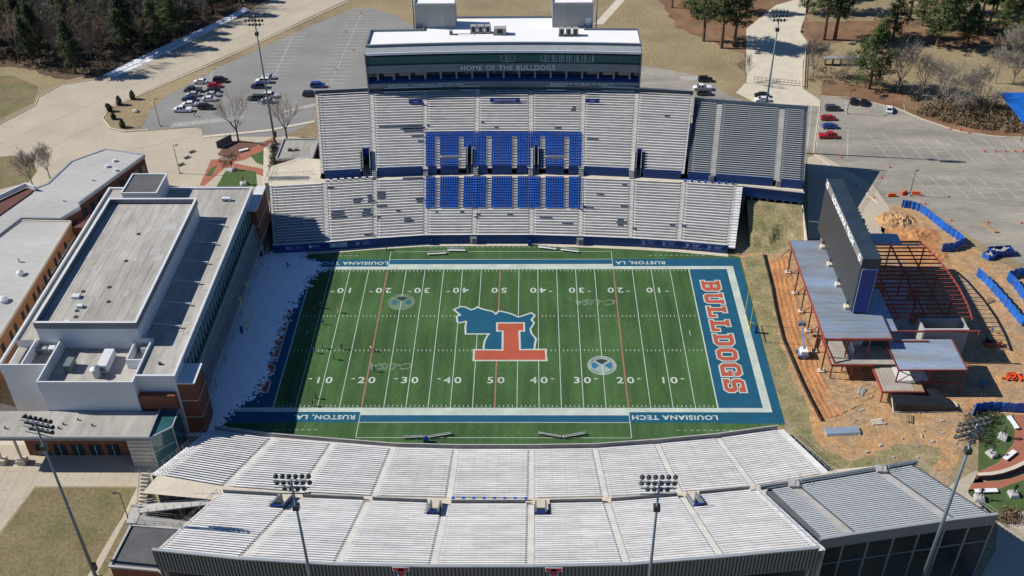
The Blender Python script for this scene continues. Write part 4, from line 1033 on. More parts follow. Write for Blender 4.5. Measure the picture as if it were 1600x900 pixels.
for i in range(14):
    x = -36+72*i/13; b = MB(); b.box((x, XF(x)+1.0, 19.0), (.45, .45, 2.7)); b.build('column', 'panel_grey', pb)
for a, c in ((-33, -17), (-12.2, -6.6), (11.8, 17.0), (27, 36)):
    b = MB(); b.bar((a, XF(a)-.5, 20.75), (c, XF(c)-.5, 20.75), .2, .14); b.bar((a, XF(a)-.9, 19.75), (c, XF(c)-.9, 19.75), .2, .14); b.build('light_rail', 'sign_white', pb)
for x in (-37.25, 37.25):
    b = MB(); b.b2(x-.15, x+.15, 83-2.2, 94, 18.5, 31.0); b.build('end_wall', 'panel_grey', pb)
text('HOME OF THE BULLDOGS', 'sign_lettering', 'letter', T3(1.2, XF(14)-.36, 26.1, 0, math.pi/2), 1.95, pb, offset=.03, extrude=.06, spacing=1.13, word=1.25)['kind'] = 'stuff'
text('NATIONAL CHAMPIONS 1972 1973 1974', 'sign_lettering', 'letter', T3(-21.5, XF(-21.5)-.5, 21.3, R(2.66), math.pi/2), 1.0, pb, offset=.012, extrude=.04, spacing=1.08, xs=1.08)['kind'] = 'stuff'
text('BRADSHAW 12 DEAN 75 ROAF 71', 'sign_lettering', 'letter', T3(21.5, XF(21.5)-.5, 21.3, R(-2.66), math.pi/2), 1.0, pb, offset=.012, extrude=.04, spacing=1.08, xs=1.08)['kind'] = 'stuff'
# roof plant and stair penthouses
for x0, x1, nm in ((-24.8, -13.5, 'a'), (13.5, 24.8, 'b')):
    b = MB(); b.b2(x0, x1, 96.5, 101.5, 18, 38.4); ph = b.build('penthouse', 'wall_block', pb)
    b = MB(); b.b2(x0+.3, x1-.3, 96.8, 101.2, 38.404, 38.5); b.build('penthouse_roof', 'roof_white', ph)
    b = MB(); b.wall([(x0, 96.5), (x1, 96.5), (x1, 101.5), (x0, 101.5), (x0, 96.5)], 38.4, 38.95, .25); b.build('penthouse_parapet', 'metal_light', ph)
    xm = x0+7.6 if nm == 'a' else x0+3.2
    b = MB(); b.b2(xm-.06, xm+.06, 96.38, 96.5, 31.8, 38.4); b.build('joint', 'wall_white', ph)
    if nm == 'b': b = MB(); b.b2(x1-2.0, x1-.4, 96.36, 96.5, 31.8, 34.6); b.build('door', 'wall_white', ph)
def ac(x, y, z, sx_=1.7, sy=1.5, sz=2.0):
    b = MB(); b.box((x, y, z+sz/2+.15), (sx_, sy, sz)); u = b.build('condenser', 'wall_block', pb)
    b = MB(); b.box((x, y-sy/2-.02, z+sz/2+.2), (sx_*.45, .06, sz*.7)); b.build('grille', 'black', u)
    b = MB(); b.box((x, y, z+.08), (sx_*1.1, sy*1.1, .16)); b.build('curb', 'frame_dark', u)
for i in range(3): ac(-8.4+2.0*i, 93.2, 31.75); ac(16.0+1.9*i, 91.0, 31.75, 1.5)
ac(-1.0, 92.2, 31.75, 3.4, 2.0, 1.8); ac(-14.6, 92, 31.75, .9, .9, 1.0)
b = MB(); b.path([(-13.8, 91.6, 32.1), (-8.5, 91.6, 32.1), (-8.5, 92.4, 32.1)], .09); b.build('pipe', 'frame_dark', pb)
b = MB(); b.path([(15, 90.0, 32), (21, 90.0, 32)], .07); b.build('pipe', 'frame_dark', pb)
# blue banner boxes at the top of the stand, below the press box
def hang_sign(x, w, words):
    y = XF(x)-5.2; t = thing('hanging_sign', 'blue railed sign box below the press box reading %s' % words if words else 'small blue railed sign box %s of the press box centre' % ('left' if x < 0 else 'right'), 'sign', (x, y, 18.2))
    b = MB(); b.box((x, y, 18.75), (w, .2, 1.1)); p = b.build('panel', 'sign_blue', t)
    b = MB(); b.box((x, y+1.5, 18.0), (w, 2.8, .25)); b.build('platform', 'panel_grey', t)
    if words: text(words, 'sign_lettering', 'sign_white', T3(x, y-.14, 18.75, 0, math.pi/2), .85, p, offset=.01, spacing=1.05)
    else: b = MB(); b.box((x, y-.12, 18.75), (1.2, .04, .35)); b.build('sign_stripe', 'sign_pale', p)
    rail(t, [(x-w/2, y, 19.2), (x+w/2, y, 19.2)], h=1.0, step=.5)
hang_sign(0.4, 8.2, '#BARKLOUDER'); hang_sign(-24.0, 3.8, ''); hang_sign(24.3, 3.8, '')

# ================================================================== FIELD HOUSE (west end)
fh = thing('field_house', 'large pale flat-roofed field house behind the snowy end of the field', 'building', (-78, 0, 0))
def ringwall(b, x0, x1, y0, y1, z0, z1, th=.35): b.wall([(x0, y0), (x1, y0), (x1, y1), (x0, y1), (x0, y0)], z0, z1, th)
# main body below roof level, notched for the plant channel and the sunk plant deck
b = MB()
b.b2(-96.2, -70.6, -20.8, 37.3, 0, 15.0); b.b2(-70.6, -64.0, 24.2, 37.3, 0, 15.0); b.b2(-64.0, -60.9, -32.0, 37.3, 0, 15.0)
b.b2(-70.6, -64.0, -22.6, 24.2, 0, 14.4); b.b2(-68.4, -64.0, -32.0, -22.6, 0, 15.0)
b.b2(-96.2, -86.6, -28.7, -20.8, 0, 13.2); b.b2(-86.6, -68.4, -33.8, -20.8, 0, 13.0)
b.build('body', 'wall_white', fh)
b = MB()
b.b2(-96.1, -70.6, 25.1, 37.2, 15.0, 15.1); b.b2(-70.6, -60.95, 24.3, 37.2, 15.0, 15.1); b.b2(-96.1, -91.2, -20.8, 25.1, 15.0, 15.1)
b.b2(-63.9, -60.95, -31.9, 24.3, 15.0, 15.1); b.b2(-68.3, -63.9, -31.9, -22.7, 15.0, 15.1)
b.build('lower_roof', 'roof_grey', fh)
b = MB(); b.b2(-86.4, -68.6, -33.6, -20.9, 13.004, 13.1); b.b2(-95.9, -86.9, -28.5, -20.9, 13.204, 13.3); b.b2(-70.5, -64.1, -22.5, 24.1, 14.404, 14.5); b.build('plant_deck', 'roof_grey', fh)
b = MB()
b.wall([(-60.9, 37.4), (-60.9, -32.1), (-68.4, -32.1)], 15.0, 15.75, .45); b.wall([(-60.9, 37.4), (-96.2, 37.4), (-96.2, -28.8)], 15.0, 15.6, .45)
b.build('parapet', 'wall_white', fh)
b = MB(); b.wall([(-96.2, -28.8), (-86.7, -28.8)], 13.2, 15.6, .3); b.wall([(-91.8, -28.6), (-91.8, -20.9)], 13.3, 15.6, .3); b.build('screen_wall', 'wall_white', fh)
b = MB(); ringwall(b, -86.7, -68.4, -33.9, -20.9, 13.0, 15.7, .3); b.build('screen_wall', 'wall_white', fh)
b = MB(); b.wall([(-71.8, -27.0), (-68.5, -27.0)], 13.1, 15.3, .3); b.wall([(-71.8, -27.0), (-71.8, -21)], 13.1, 15.3, .3); b.build('screen_wall', 'wall_white', fh)
# upper block
b = MB(); b.b2(-91.0, -70.7, -21.2, 25.0, 15.0, 18.7); ub = b.build('upper_block', 'wall_white', fh)
b = MB(); b.b2(-90.7, -71.0, -20.9, 24.7, 18.704, 18.8); b.build('upper_roof', 'roof_grey', fh)
b = MB(); ringwall(b, -91.0, -70.7, -21.2, 25.0, 18.5, 20.0, .4); b.build('upper_parapet', 'fascia_grey', fh)
b = MB(); ringwall(b, -91.0, -70.7, -21.2, 25.0, 20.004, 20.1, .55); b.build('upper_coping', 'wall_white', fh)
# membrane seams: thin standing laps
for i in range(9):
    x = -88.6+2.1*i; b = MB(); b.b2(x-.04, x+.04, -20.5, 24.3, 18.8, 18.83); b.build('roof_seam', 'roof_grey', ub)
# struts over the channel
for y in (20.5, 13, 5.5, -2, -9.5, -17):
    b = MB(); b.tube((-70.4, y+1.2, 15.6), (-63.9, y, 15.7), .09, .09, 6); b.box((-63.9, y, 15.5), (.4, .4, .6)); b.build('strut', 'frame_light', fh)
# roof drains and hatches
for x, y in ((-80.5, 12), (-80, 1.5), (-80.5, -8), (-79, -13), (-84.5, -16), (-85.5, -9.5), (-84, -18)):
    b = MB(); b.tube((x, y, 18.8), (x, y, 18.95), .45, .4, 10); d = b.build('roof_drain', 'frame_dark', fh)
for x, y, s in ((-86.2, -11.5, 1.2), (-84.2, -14.8, .9), (-85, -20, .8)):
    b = MB(); b.box((x, y, 19.1), (s*1.3, s, .6)); b.build('roof_hatch', 'wall_white', fh)
# membrane repairs and walkway pads
r_ = random.Random(4)
for i in range(16):
    x = r_.uniform(-89, -73); y = r_.uniform(-18, 22); b = MB(); b.box((x, y, 18.815+.001*i), (r_.uniform(.5, 2.6), r_.uniform(.5, 3.0), .03)); b.build('roof_patch', r_.choice(('roof_silver', 'roof_grey', 'concrete_grey')), ub)
for i in range(10):
    x = r_.uniform(-63.6, -61.6); y = r_.uniform(-28, 33); b = MB(); b.box((x, y, 15.117+.002*i), (r_.uniform(.4, 1.2), r_.uniform(.6, 2.2), .03)); b.build('roof_patch', r_.choice(('roof_silver', 'concrete_grey')), fh)
for i in range(7):
    x = r_.uniform(-94, -67); y = r_.uniform(-40, -35.5); b = MB(); b.tube((x, y, 8.08), (x, y, 8.6), .16, .16, 8); b.build('vent_pipe', 'frame_dark', fh)
# plant
def unit(x, y, z, l, w, h, m='wall_white', nm='air_handler', rz=0):
    b = MB(); b.box((x, y, z+h/2+.15), (l, w, h), rz); u = b.build(nm, m, fh)
    b = MB(); b.box((x, y, z+.08), (l*.92, w*.92, .16), rz); b.build('curb', 'frame_dark', u)
    b = MB(); b.box((x, y-w/2-.02, z+h*.55), (l*.6, .05, h*.5), rz); b.build('grille', 'panel_grey', u); return u
u = unit(-76.3, -26.0, 13.1, 1.9, 5.2, 1.8); b = MB(); b.tube((-77.2, -29.4, 13.2), (-77.2, -29.4, 15.2), .85, .85, 14); b.tube((-77.2, -29.4, 15.2), (-77.2, -29.4, 15.6), 1.0, .3, 14); b.build('fan_cowl', 'metal_light', fh)
unit(-83.2, -27.2, 13.1, 1.4, 2.8, 1.7, 'panel_grey'); unit(-91, -22.5, 13.3, 3.0, 1.0, 1.1, 'wall_block'); unit(-88.6, -22.2, 13.3, 1.2, 1.2, 1.0)
unit(-66.0, 32.0, 15.1, 2.0, .9, .7); b = MB(); b.tube((-64.8, -28.2, 15.1), (-64.8, -28.2, 15.6), .35, .3, 10); b.build('roof_vent', 'frame_dark', fh)
# stair head
b = MB(); b.b2(-89.6, -81.3, 28.8, 37.6, 15.1, 19.0); tb = b.build('stair_head', 'wall_white', fh)
b = MB(); b.b2(-89.2, -81.7, 29.2, 37.2, 19.004, 19.12); b.build('stair_head_roof', 'roof_dark', tb); b = MB(); ringwall(b, -89.6, -81.3, 28.8, 37.6, 19.0, 19.4, .35); b.build('stair_head_coping', 'wall_white', tb)
# glazed east front and slanted screen above the snow
gl = MB(); gl.b2(-60.85, -60.7, -26, 30, 9.6, 14.4); g_ = gl.build('east_glazing', 'glass_teal', fh)
for i in range(29):
    y = -26+2*i; b = MB(); b.b2(-60.7, -60.55, y-.06, y+.06, 9.6, 14.4); b.build('mullion', 'frame_light', fh)
b = MB(); b.b2(-60.7, -60.4, -26, 30, 14.4, 14.95); b.build('east_fascia', 'frame_light', fh)
b = MB(); b.b2(-60.9, -60.0, -26, 30, 8.9, 9.3); b.build('terrace', 'concrete_grey', fh)
b = MB(); b.b2(-60.3, -60.05, -26, 30, 5.0, 9.9); b.build('terrace_front', 'panel_grey', fh)
sc = MB()
for i in range(57):
    y = -26+i; sc.bar((-59.9, y, 9.6), (-58.9, y, 3.4), .07); 
for k in range(9):
    t = k/8; sc.bar((-59.9+1.0*t, -26, 9.6-6.2*t), (-59.9+1.0*t, 30, 9.6-6.2*t), .07)
o = sc.build('lattice_screen', 'frame_light', fh); o['kind'] = 'stuff'
b = MB(); b.tube((-58.9, -26, 3.4), (-58.9, 30, 3.4), .18, .18, 8); b.build('screen_rail', 'frame_light', fh)
for i in range(8):
    y = -26+8*i; b = MB(); b.bar((-58.9, y, 0), (-58.9, y, 3.4), .3); b.build('screen_post', 'frame_light', fh)
b = MB(); b.b2(-60.9, -60.1, -26, 30, 0, 4.6); b.build('tunnel_base', 'concrete_dark', fh)
# brick piers at both ends of the east front
for y0, y1, xe in ((-31.8, -26.1, -57.6), (30.1, 41.5, -58.9)):  # far pier lengthened so that its shadow reaches the lower stand
    b = MB(); b.b2(-60.9, xe, y0, y1, 0, 13.2); p = b.build('brick_pier', 'brick', fh)
    for z_ in (4.4, 8.8):
        b = MB(); b.b2(-61.0, xe+.1, y0-.08, y1+.08, z_, z_+.2); b.build('stone_band', 'stone_trim', p)
    b = MB(); b.b2(-61.0, xe+.2, y0-.1, y1+.1, 13.2, 13.5); b.build('stone_cap', 'wall_white', p)
# low entrance roof towards the plaza
LR = [(-93.82,-28.33),(-97.57,-42.23),(-64.86,-40.98),(-64.37,-29.79),(-68.00,-26.98)]
X0 = -98.0
b = MB(); b.b2(-97.0, -64.8, -41.2, -33.9, 7.2, 8.0); lr = b.build('entrance_roof', 'fascia_grey', fh)
b = MB(); b.b2(-96.7, -65.1, -40.9, -34.0, 8.004, 8.08); b.build('entrance_roof_skin', 'roof_grey', lr)
b = MB(); b.wall([(-97.0, -33.9), (-97.0, -41.2), (-64.8, -41.2), (-64.8, -32.2)], 7.9, 8.35, .3); b.build('entrance_coping', 'metal_light', lr)
b = MB(); b.b2(-91.0, -69.5, -38.0, -34.0, 0, 7.2); b.build('entrance_wall', 'brick', fh)
b = MB(); b.b2(-69.4, -64.9, -40.9, -33.0, 0, 7.2); b.build('entrance_corner', 'concrete_grey', fh)
for i in range(6):
    z_ = 1.0+i*1.05; b = MB(); b.b2(-69.45, -64.85, -40.96, -33, z_, z_+.06); b.build('panel_joint', 'frame_dark', fh)
for x in (-95.5, -91.5):
    b = MB(); b.box((x, -40.0, 4.2), (.35, .35, 6.0)); b.box((x, -40.0, .6), (1.6, 1.6, 1.2)); b.build('entrance_column', 'stone_trim', fh)
for x in (-88, -84.5, -81, -77.5, -74):
    b = MB(); b.b2(x-1.2, x+1.2, -38.08, -38.0, .1, 3.0); dr = b.build('entrance_door', 'glass_dark', fh); b = MB(); b.b2(x-.05, x+.05, -38.14, -38.08, .1, 3.0); b.build('door_stile', 'frame_light', dr)
# green glass lantern at the corner
b = MB(); b.prism([(-64.7, -33.0), (-61.2, -33.0), (-61.2, -38.0), (-64.7, -41.0)], 0, 7.8); b.build('glass_corner', 'glass_teal', fh)
b = MB()
for x, y in ((-61.2, -33), (-61.2, -38), (-64.7, -41)): b.bar((x, y, 0), (x, y, 7.9), .14)
b.bar((-61.2, -38, 7.85), (-64.7, -41, 7.85), .16); b.bar((-61.2, -33, 7.85), (-61.2, -38, 7.85), .16); b.bar((-61.2, -38, 4), (-64.7, -41, 4), .1); b.build('glass_frame', 'frame_light', fh)
b = MB(); b.b2(-68.3, -61.3, -33.4, -32.2, 7.0, 11.5); b.build('corner_band', 'brick', fh)

# ================================================================== OLDER BRICK BUILDINGS (far left)
oa = thing('classroom_building', 'long silver-roofed brick building running up to the concrete plaza', 'building', (-108, 48, 0))
A = [(-108.19,66.58),(-96.69,63.33),(-106.03,39.08),(-105.07,37.28),(-107.96,32.01),(-117.76,32.34),(-120.70,23.09),(-123.41,8.54),(-136.15,29.84),(-117.17,48.46),(-115.14,60.01),(-113.73,61.38)]
b = MB(); b.prism(A, 0, 10, top=False); b.build('wall', 'brick_dark', oa)
b = MB(); b.prism(A, 10.004, 10.12); b.build('roof', 'roof_silver', oa)
b = MB(); b.wall(A+[A[0]], 9.4, 10.3, .45); b.build('coping', 'metal_light', oa)
e0, e1 = Vector(A[1]), Vector(A[2])
for i in range(9):
    p = e0+(e1-e0)*((i+.5)/9); d = (e1-e0).normalized(); rz = math.atan2(d.y, d.x)
    b = MB(); b.box((p.x+.02, p.y, 6.6), (1.5, .14, 2.4), rz); w = b.build('window', 'glass_dark', oa)
    b = MB(); b.box((p.x+.05, p.y, 5.3), (1.8, .35, .2), rz); b.build('sill', 'stone_trim', w)
for x, y, r_ in ((-104.5, 57, .7), (-103.5, 60, .6), (-101.5, 55, .5), (-106, 50, .25), (-110, 40, .25)):
    b = MB(); b.tube((x, y, 10.1), (x, y, 10.7), r_, r_*.8, 10); b.build('roof_vent', 'wall_white', oa)
ob = thing('brick_wing', 'orange brick wing with paired windows beside the field house', 'building', (-108, 5, 0))
Bp = [(-105.11,31.13),(-117.47,31.62),(-120.66,22.27),(-123.37,7.80),(-119.62,-20.48),(-105.55,-28.28),(-104.44,-12.41)]
b = MB(); b.prism(Bp, 0, 9.6, top=False); b.build('wall', 'brick_orange', ob)
b = MB(); b.prism(Bp, 9.7, 9.8); b.build('roof', 'roof_silver', ob)
b = MB(); b.wall(Bp+[Bp[0]], 9.3, 10.0, .4); b.build('coping', 'stone_trim', ob)
e0, e1 = Vector(Bp[0]), Vector(Bp[6])
for i in range(12):
    t = .14+.078*i+(.018 if i % 2 else 0); p = e0+(e1-e0)*t; d = (e1-e0).normalized(); rz = math.atan2(d.y, d.x)
    b = MB(); b.box((p.x, p.y, 6.7), (1.1, .2, 2.1), rz); w = b.build('window', 'glass_dark', ob)
    b = MB(); b.box((p.x+.04, p.y, 5.6), (1.3, .35, .15), rz); b.build('sill', 'stone_trim', w)
b = MB(); b.wall([(e0.x+.1, e0.y), (e1.x+.1, e1.y)], 4.6, 4.95, .3); b.build('stone_band', 'stone_trim', ob)
for x, y, r_ in ((-108.6, 9.0, .7), (-112, 2, .2), (-111, 14, .25), (-108.4, -1, .9)):
    b = MB(); b.tube((x, y, 9.8), (x, y, 10.6), r_, r_*.9, 12); b.tube((x, y, 10.6), (x, y, 11.0), r_*1.2, r_*.4, 12); b.build('roof_fan', 'wall_white', ob)
lk = thing('link_block', 'low brick link block with dark roof between the old wing and field house', 'building', (-101.5, 22, 0))
b = MB(); b.b2(-105.0, -97.0, 8, 31, 0, 5.6); b.build('wall', 'brick_orange', lk); b = MB(); b.b2(-104.8, -97.2, 8.2, 30.8, 5.604, 5.7); b.build('roof', 'roof_dark', lk); b = MB(); ringwall(b, -105.0, -97.0, 8, 31, 5.5, 5.95, .35); b.build('coping', 'stone_trim', lk)
b = MB(); b.b2(-105.0, -99.0, 30.6, 35.5, 0, 8.0); b.build('stair_bay', 'brick_dark', lk)
pw = thing('parapet_block', 'low block with pale curved parapet at the left edge of the photo', 'building', (-122, 42, 0))
Pw = [(-119.40,45.62),(-122.01,45.95),(-129.17,35.62),(-128.91,24.21),(-124.85,29.22),(-119.71,43.44)]
b = MB(); b.prism(Pw, 0, 10.4); b.build('wall', 'brick_dark', pw); b = MB(); b.wall([(-118.99,44.99),(-121.93,46.58),(-129.42,36.21),(-131.46,26.44)], 10.4, 11.6, .4); b.build('parapet', 'wall_white', pw)
# small brick service block left of the upper stand
sb = thing('service_block', 'small brick service block with pale roof left of the press box stand', 'building', (-58, 74, 0))
b = MB(); b.b2(-62.5, -52.6, 68.4, 79.4, 0, 5.6); b.build('wall', 'brick_dark', sb); b = MB(); b.b2(-62.2, -52.9, 68.7, 79.1, 5.8, 5.9); b.build('roof', 'roof_grey', sb); b = MB(); ringwall(b, -62.5, -52.6, 68.4, 79.4, 5.5, 6.2, .4); b.build('coping', 'metal_light', sb)
b = MB(); b.box((-59.5, 73.0, 6.2), (1.2, .8, .6)); b.box((-57.8, 73.2, 6.1), (1.0, .7, .4)); b.build('roof_unit', 'frame_dark', sb)
# terrace above the left end of the lower stand
tr = thing('stand_terrace', 'tan concrete terrace with railings above the left end of the far stand', 'terrace', (-55, 58, 0))
TP = [(-61.8, 51.2), (-47.6, 52.8), (-48.5, 63.5), (-55, 64.5), (-61.8, 60)]
b = MB(); b.prism(TP, 0, 8.5); b.build('slab', 'concrete_pale', tr)
rail(tr, [(-61.6, 51.4, 8.5), (-61.6, 59.8, 8.5), (-55, 64.2, 8.5)], m='frame_dark', h=1.3); rail(tr, [(-61.5, 54.5, 8.5), (-50, 55.8, 8.5)], h=1.0)
for k in range(3): b = MB(); b.b2(-61.2, -50.5, 52.4+.7*k, 52.6+.7*k, 8.5, 8.75+.1*k); b.build('ramp_kerb', 'concrete_grey', tr)
# ramp between the field house and the lower stand
rp = thing('field_ramp', 'sunken shaded ramp between the field house and the far stand', 'ramp', (-60, 38, 0))
b = MB(); b.quad((-62.6, 49.5, 4.0), (-60.7, 49.5, 4.0), (-57.6, 30.5, .3), (-60.6, 30.5, .3)); b.build('ramp_floor', 'concrete_grey', rp)
b = MB(); b.wall([(-64.4, 49.5), (-61.2, 30.5)], 0, [6.5, 3.2], .3); b.build('ramp_wall', 'concrete_grey', rp); b = MB(); b.wall([(-62.6, 49.5), (-60.6, 49.5)], 0, 4.0, .3); b.build('ramp_head', 'concrete_grey', rp)
rail(rp, [(-62.5, 49.4, 4.0), (-60.3, 30.5, .3)], m='frame_dark'); rail(rp, [(-60.9, 49.4, 4.0), (-57.7, 30.5, .3)], m='frame_dark')

# ================================================================== VIDEO BOARD AND BUILDING SITE (east end)
vb = thing('video_board', 'huge dark video board facing the field above the building site', 'scoreboard', (77.6, 12, 0))
BX0, BX1, BY0, BY1, BZ0, BZ1 = 75.9, 79.6, -4.6, 27.6, 9.5, 23.3
b = MB(); b.b2(BX0+.06, BX1, BY0, BY1, BZ0, BZ1); b.build('cabinet', 'navy_panel', vb)
nS = 10
for i in range(nS):
    for j in range(4):
        y0 = BY0+.1+(BY1-BY0-.2)*i/nS; y1 = BY0+.1+(BY1-BY0-.2)*(i+1)/nS; z0_ = BZ0+.1+11.9*j/4; z1_ = BZ0+.1+11.9*(j+1)/4
        b = MB(); b.b2(BX0-.02, BX0+.05, y0+.015, y1-.015, z0_+.015, z1_-.015); b.build('screen_panel', 'screen', vb)
b = MB(); b.b2(BX0-.12, BX0+.05, BY0, BY1, BZ1-1.7, BZ1+.1); hd = b.build('header', 'header', vb)
text('LOUISIANA TECH', 'header_lettering', 'sign_white', Matrix.Translation((BX0-.2, 11.5, BZ1-.8)) @ Matrix.Rotation(-math.pi/2, 4, 'Z') @ Matrix.Rotation(math.pi/2, 4, 'X'), 1.9, hd, offset=.05, extrude=.05, spacing=1.12, xs=1.15)
for y in (25.9, -2.9):
    b = MB(); b.tube((BX0-.12, y, BZ1-.8), (BX0-.22, y, BZ1-.8), .82, .82, 20); em = b.build('header_emblem', 'sign_white', hd); b = MB(); b.b2(BX0-.26, BX0-.23, y-.4, y+.4, BZ1-.65, BZ1-.35); b.b2(BX0-.26, BX0-.23, y-.14, y+.14, BZ1-1.3, BZ1-.65); b.build('emblem_letter', 'sign_red', em)
b = MB(); b.b2(BX0+.4, BX1-.3, BY0-.12, BY0, BZ0+.1, BZ1-2.7); ep = b.build('end_panel', 'blue_deep', vb); b = MB(); b.b2(BX0+.3, BX1-.2, BY0-.14, BY0, BZ1-2.7, BZ1-2.5); b.b2(BX0+.28, BX0+.4, BY0-.14, BY0, BZ0, BZ1-2.7); b.b2(BX1-.3, BX1-.2, BY0-.14, BY0, BZ0, BZ1-2.7); b.build('end_trim', 'sign_pale', ep)
for i in range(24):
    y = BY0+.6+i*(BY1-BY0-1.2)/23; b = MB(); b.b2(BX1, BX1+.35, y-.1, y+.1, BZ0, BZ1-.1); b.build('back_rib', 'frame_dark', vb)
b = MB(); b.b2(BX1+.3, BX1+1.2, 11.8, 12.8, 20.5, 22.0); b.build('back_box', 'frame_dark', vb)
for y in (20.3, 13.2, 5.5, -2.6):
    b = MB(); b.b2(75.0, 79.8, y-.7, y+.7, 9.13, 9.7); b.build('plinth', 'concrete_pale', vb)
    b = MB(); b.bar((77.8, y, 0), (77.8, y, 9.7), .9); b.build('column', 'concrete_grey', vb); b = MB(); b.bar((75.6, y+.5, 9.7), (75.6, y+.5, 10.6), .25); b.build('stub', 'frame_dark', vb)
cs = thing('unfinished_building', 'unfinished building of red steel and metal decking around the video board', 'building', (82, 2, 0))
def deckroof(x0, x1, y0, y1, z, along='x', nm='metal_roof_deck', m='metal_deck'):
    b = MB(); n = int(((y1-y0) if along == 'x' else (x1-x0))/.45)
    for i in range(n):
        if along == 'x':
            a = y0+(y1-y0)*i/n; c = y0+(y1-y0)*(i+.6)/n; d = y0+(y1-y0)*(i+1)/n
            b.quad((x0, a, z), (x1, a, z), (x1, c, z), (x0, c, z)); b.quad((x0, c, z), (x1, c, z), (x1, c+.03, z-.07), (x0, c+.03, z-.07)); b.quad((x0, c+.03, z-.07), (x1, c+.03, z-.07), (x1, d, z-.07), (x0, d, z-.07)); b.quad((x0, d, z-.07), (x1, d, z-.07), (x1, d, z), (x0, d, z))
        else:
            a = x0+(x1-x0)*i/n; c = x0+(x1-x0)*(i+.6)/n; d = x0+(x1-x0)*(i+1)/n
            b.quad((a, y0, z), (c, y0, z), (c, y1, z), (a, y1, z)); b.quad((c, y0, z), (c+.03, y0, z-.07), (c+.03, y1, z-.07), (c, y1, z)); b.quad((c+.03, y0, z-.07), (d, y0, z-.07), (d, y1, z-.07), (c+.03, y1, z-.07)); b.quad((d, y0, z-.07), (d, y0, z), (d, y1, z), (d, y1, z-.07))
    return b.build(nm, m, cs)
def beam(a, c, w=.28, h=.42, nm='beam', m='red_steel'):
    b = MB(); b.bar(a, c, w, h); return b.build(nm, m, cs)
deckroof(68.6, 82.4, -12.9, 23.2, 9.1)
deckroof(82.4, 84.6, -9.8, 5.0, 8.4); deckroof(86.8, 94.4, 21.9, 26.2, 9.1, 'y')
deckroof(82.2, 96.1, -19.9, -10.3, 6.6, 'y')
beam((68.5, -13.0, 8.8), (68.5, 23.3, 8.8), .3, .45); beam((68.5, -13.05, 8.78), (82.5, -13.05, 8.78), .3, .5); beam((68.5, 23.3, 8.78), (82, 23.3, 8.78), .25, .4); beam((82.5, -13, 8.75), (82.5, -5, 8.75), .3, .4)
for y in (-13.0, -6.5, 0.5, 7.5, 14.5, 22.8):
    beam((69.2, y, 0), (69.2, y, 8.7), .28, .28, 'column'); beam((69.0, y, 7.2), (66.9, y, 4.8), .16, .16, 'brace') if y > -10 else None
    b = MB(); b.box((69.2, y, .2), (1.2, 1.2, .4)); b.build('footing', 'concrete_pale', cs)
for x in (73.5, 78.0, 82.3): beam((x, -13.0, 0), (x, -13.0, 8.7), .26, .26, 'column')
for y in (-6.5, .5, 7.5, 14.5, 22.8): beam((82.3, y, 0), (82.3, y, 8.7), .26, .26, 'column')
beam((68.6, -13.3, 8.5), (71.0, -15.0, 4.1), .3, .3, 'brace')
# floors
b = MB(); b.b2(70.4, 83.6, -15.3, -6.0, 3.75, 4.05); b.build('floor_slab', 'slab', cs)
b = MB()
for k in range(11): b.b2(70.5, 79.0, -15.2+.8*k-.03, -15.2+.8*k+.03, 4.055, 4.08)
b.build('form_joints', 'concrete_dark', cs)
beam((70.3, -15.4, 3.75), (79.2, -15.4, 3.75), .3, .5); beam((70.3, -15.4, 3.78), (70.3, -6, 3.78), .3, .5)
for x in (70.5, 74.8, 79.0):
    beam((x, -15.3, 0), (x, -15.3, 3.6), .24, .24, 'column')
b = MB(); b.b2(75.5, 78.0, -9.4, -9.2, 4.05, 7.6); b.b2(75.4, 75.6, -9.4, -12.0, 4.05, 5.4); b.build('partition', 'wall_white', cs)
b = MB(); b.b2(78.0, 83.4, -9.5, -9.3, 4.05, 8.4); b.build('partition', 'glass_teal', cs)
b = MB(); b.b2(79.1, 87.5, -22.6, -14.9, 2.75, 3.05); b.build('floor_slab', 'wood', cs)
for k in range(10):
    x = 79.4+.62*k; b = MB(); b.b2(x, x+.5, -22.5, -15.0, 3.06, 3.12); b.build('plank', 'slab', cs)
b = MB(); b.b2(83.0, 89.3, -19.6, -15.2, 3.13, 3.3); b.build('pale_slab', 'wall_white', cs)
beam((79.0, -22.7, 2.85), (79.0, -14.8, 2.85), .25, .5); beam((79.0, -22.7, 2.85), (87.6, -22.7, 2.85), .25, .4); beam((87.5, -20.0, 2.85), (96.2, -20.0, 2.85), .2, .3)
for x, y in ((82.4, -19.9), (89.0, -19.9), (96.0, -19.9), (82.4, -10.4), (96.0, -10.4), (79.2, -22.5), (87.4, -22.4)):
    beam((x, y, 0), (x, y, 6.4 if y > -21 else 2.7), .24, .24, 'column')
beam((82.3, -20.0, 6.45), (96.2, -20.0, 6.45), .2, .3); beam((82.3, -20, 6.45), (82.3, -10.3, 6.45), .2, .3); beam((96.2, -20, 6.45), (96.2, -10.3, 6.45), .2, .3)
for a, c in (((82.5, -19.9, 6.2), (88.9, -19.9, 3.0)), ((82.5, -19.9, 3.0), (86.0, -19.9, 6.2)), ((89.2, -19.9, 3.0), (95.9, -19.9, 6.2))): beam(a, c, .14, .14, 'brace')
b = MB(); b.wall([(81.2, -25.4), (93.6, -25.2), (94.4, -24.4)], 0, [2.2, 1.0, .5], .3); w1 = b.build('wrapped_wall', 'black_wrap', cs)
b = MB(); b.quad((81.2, -25.2, 2.2), (93.6, -25.0, 1.0), (90.5, -21.0, 2.4), (80.6, -22.0, 2.7)); b.quad((81.2, -25.2, 0), (80.6, -22.0, 0), (80.6, -22.0, 2.7), (81.2, -25.2, 2.2)); b.build('wrap_sheet', 'black_wrap', cs)
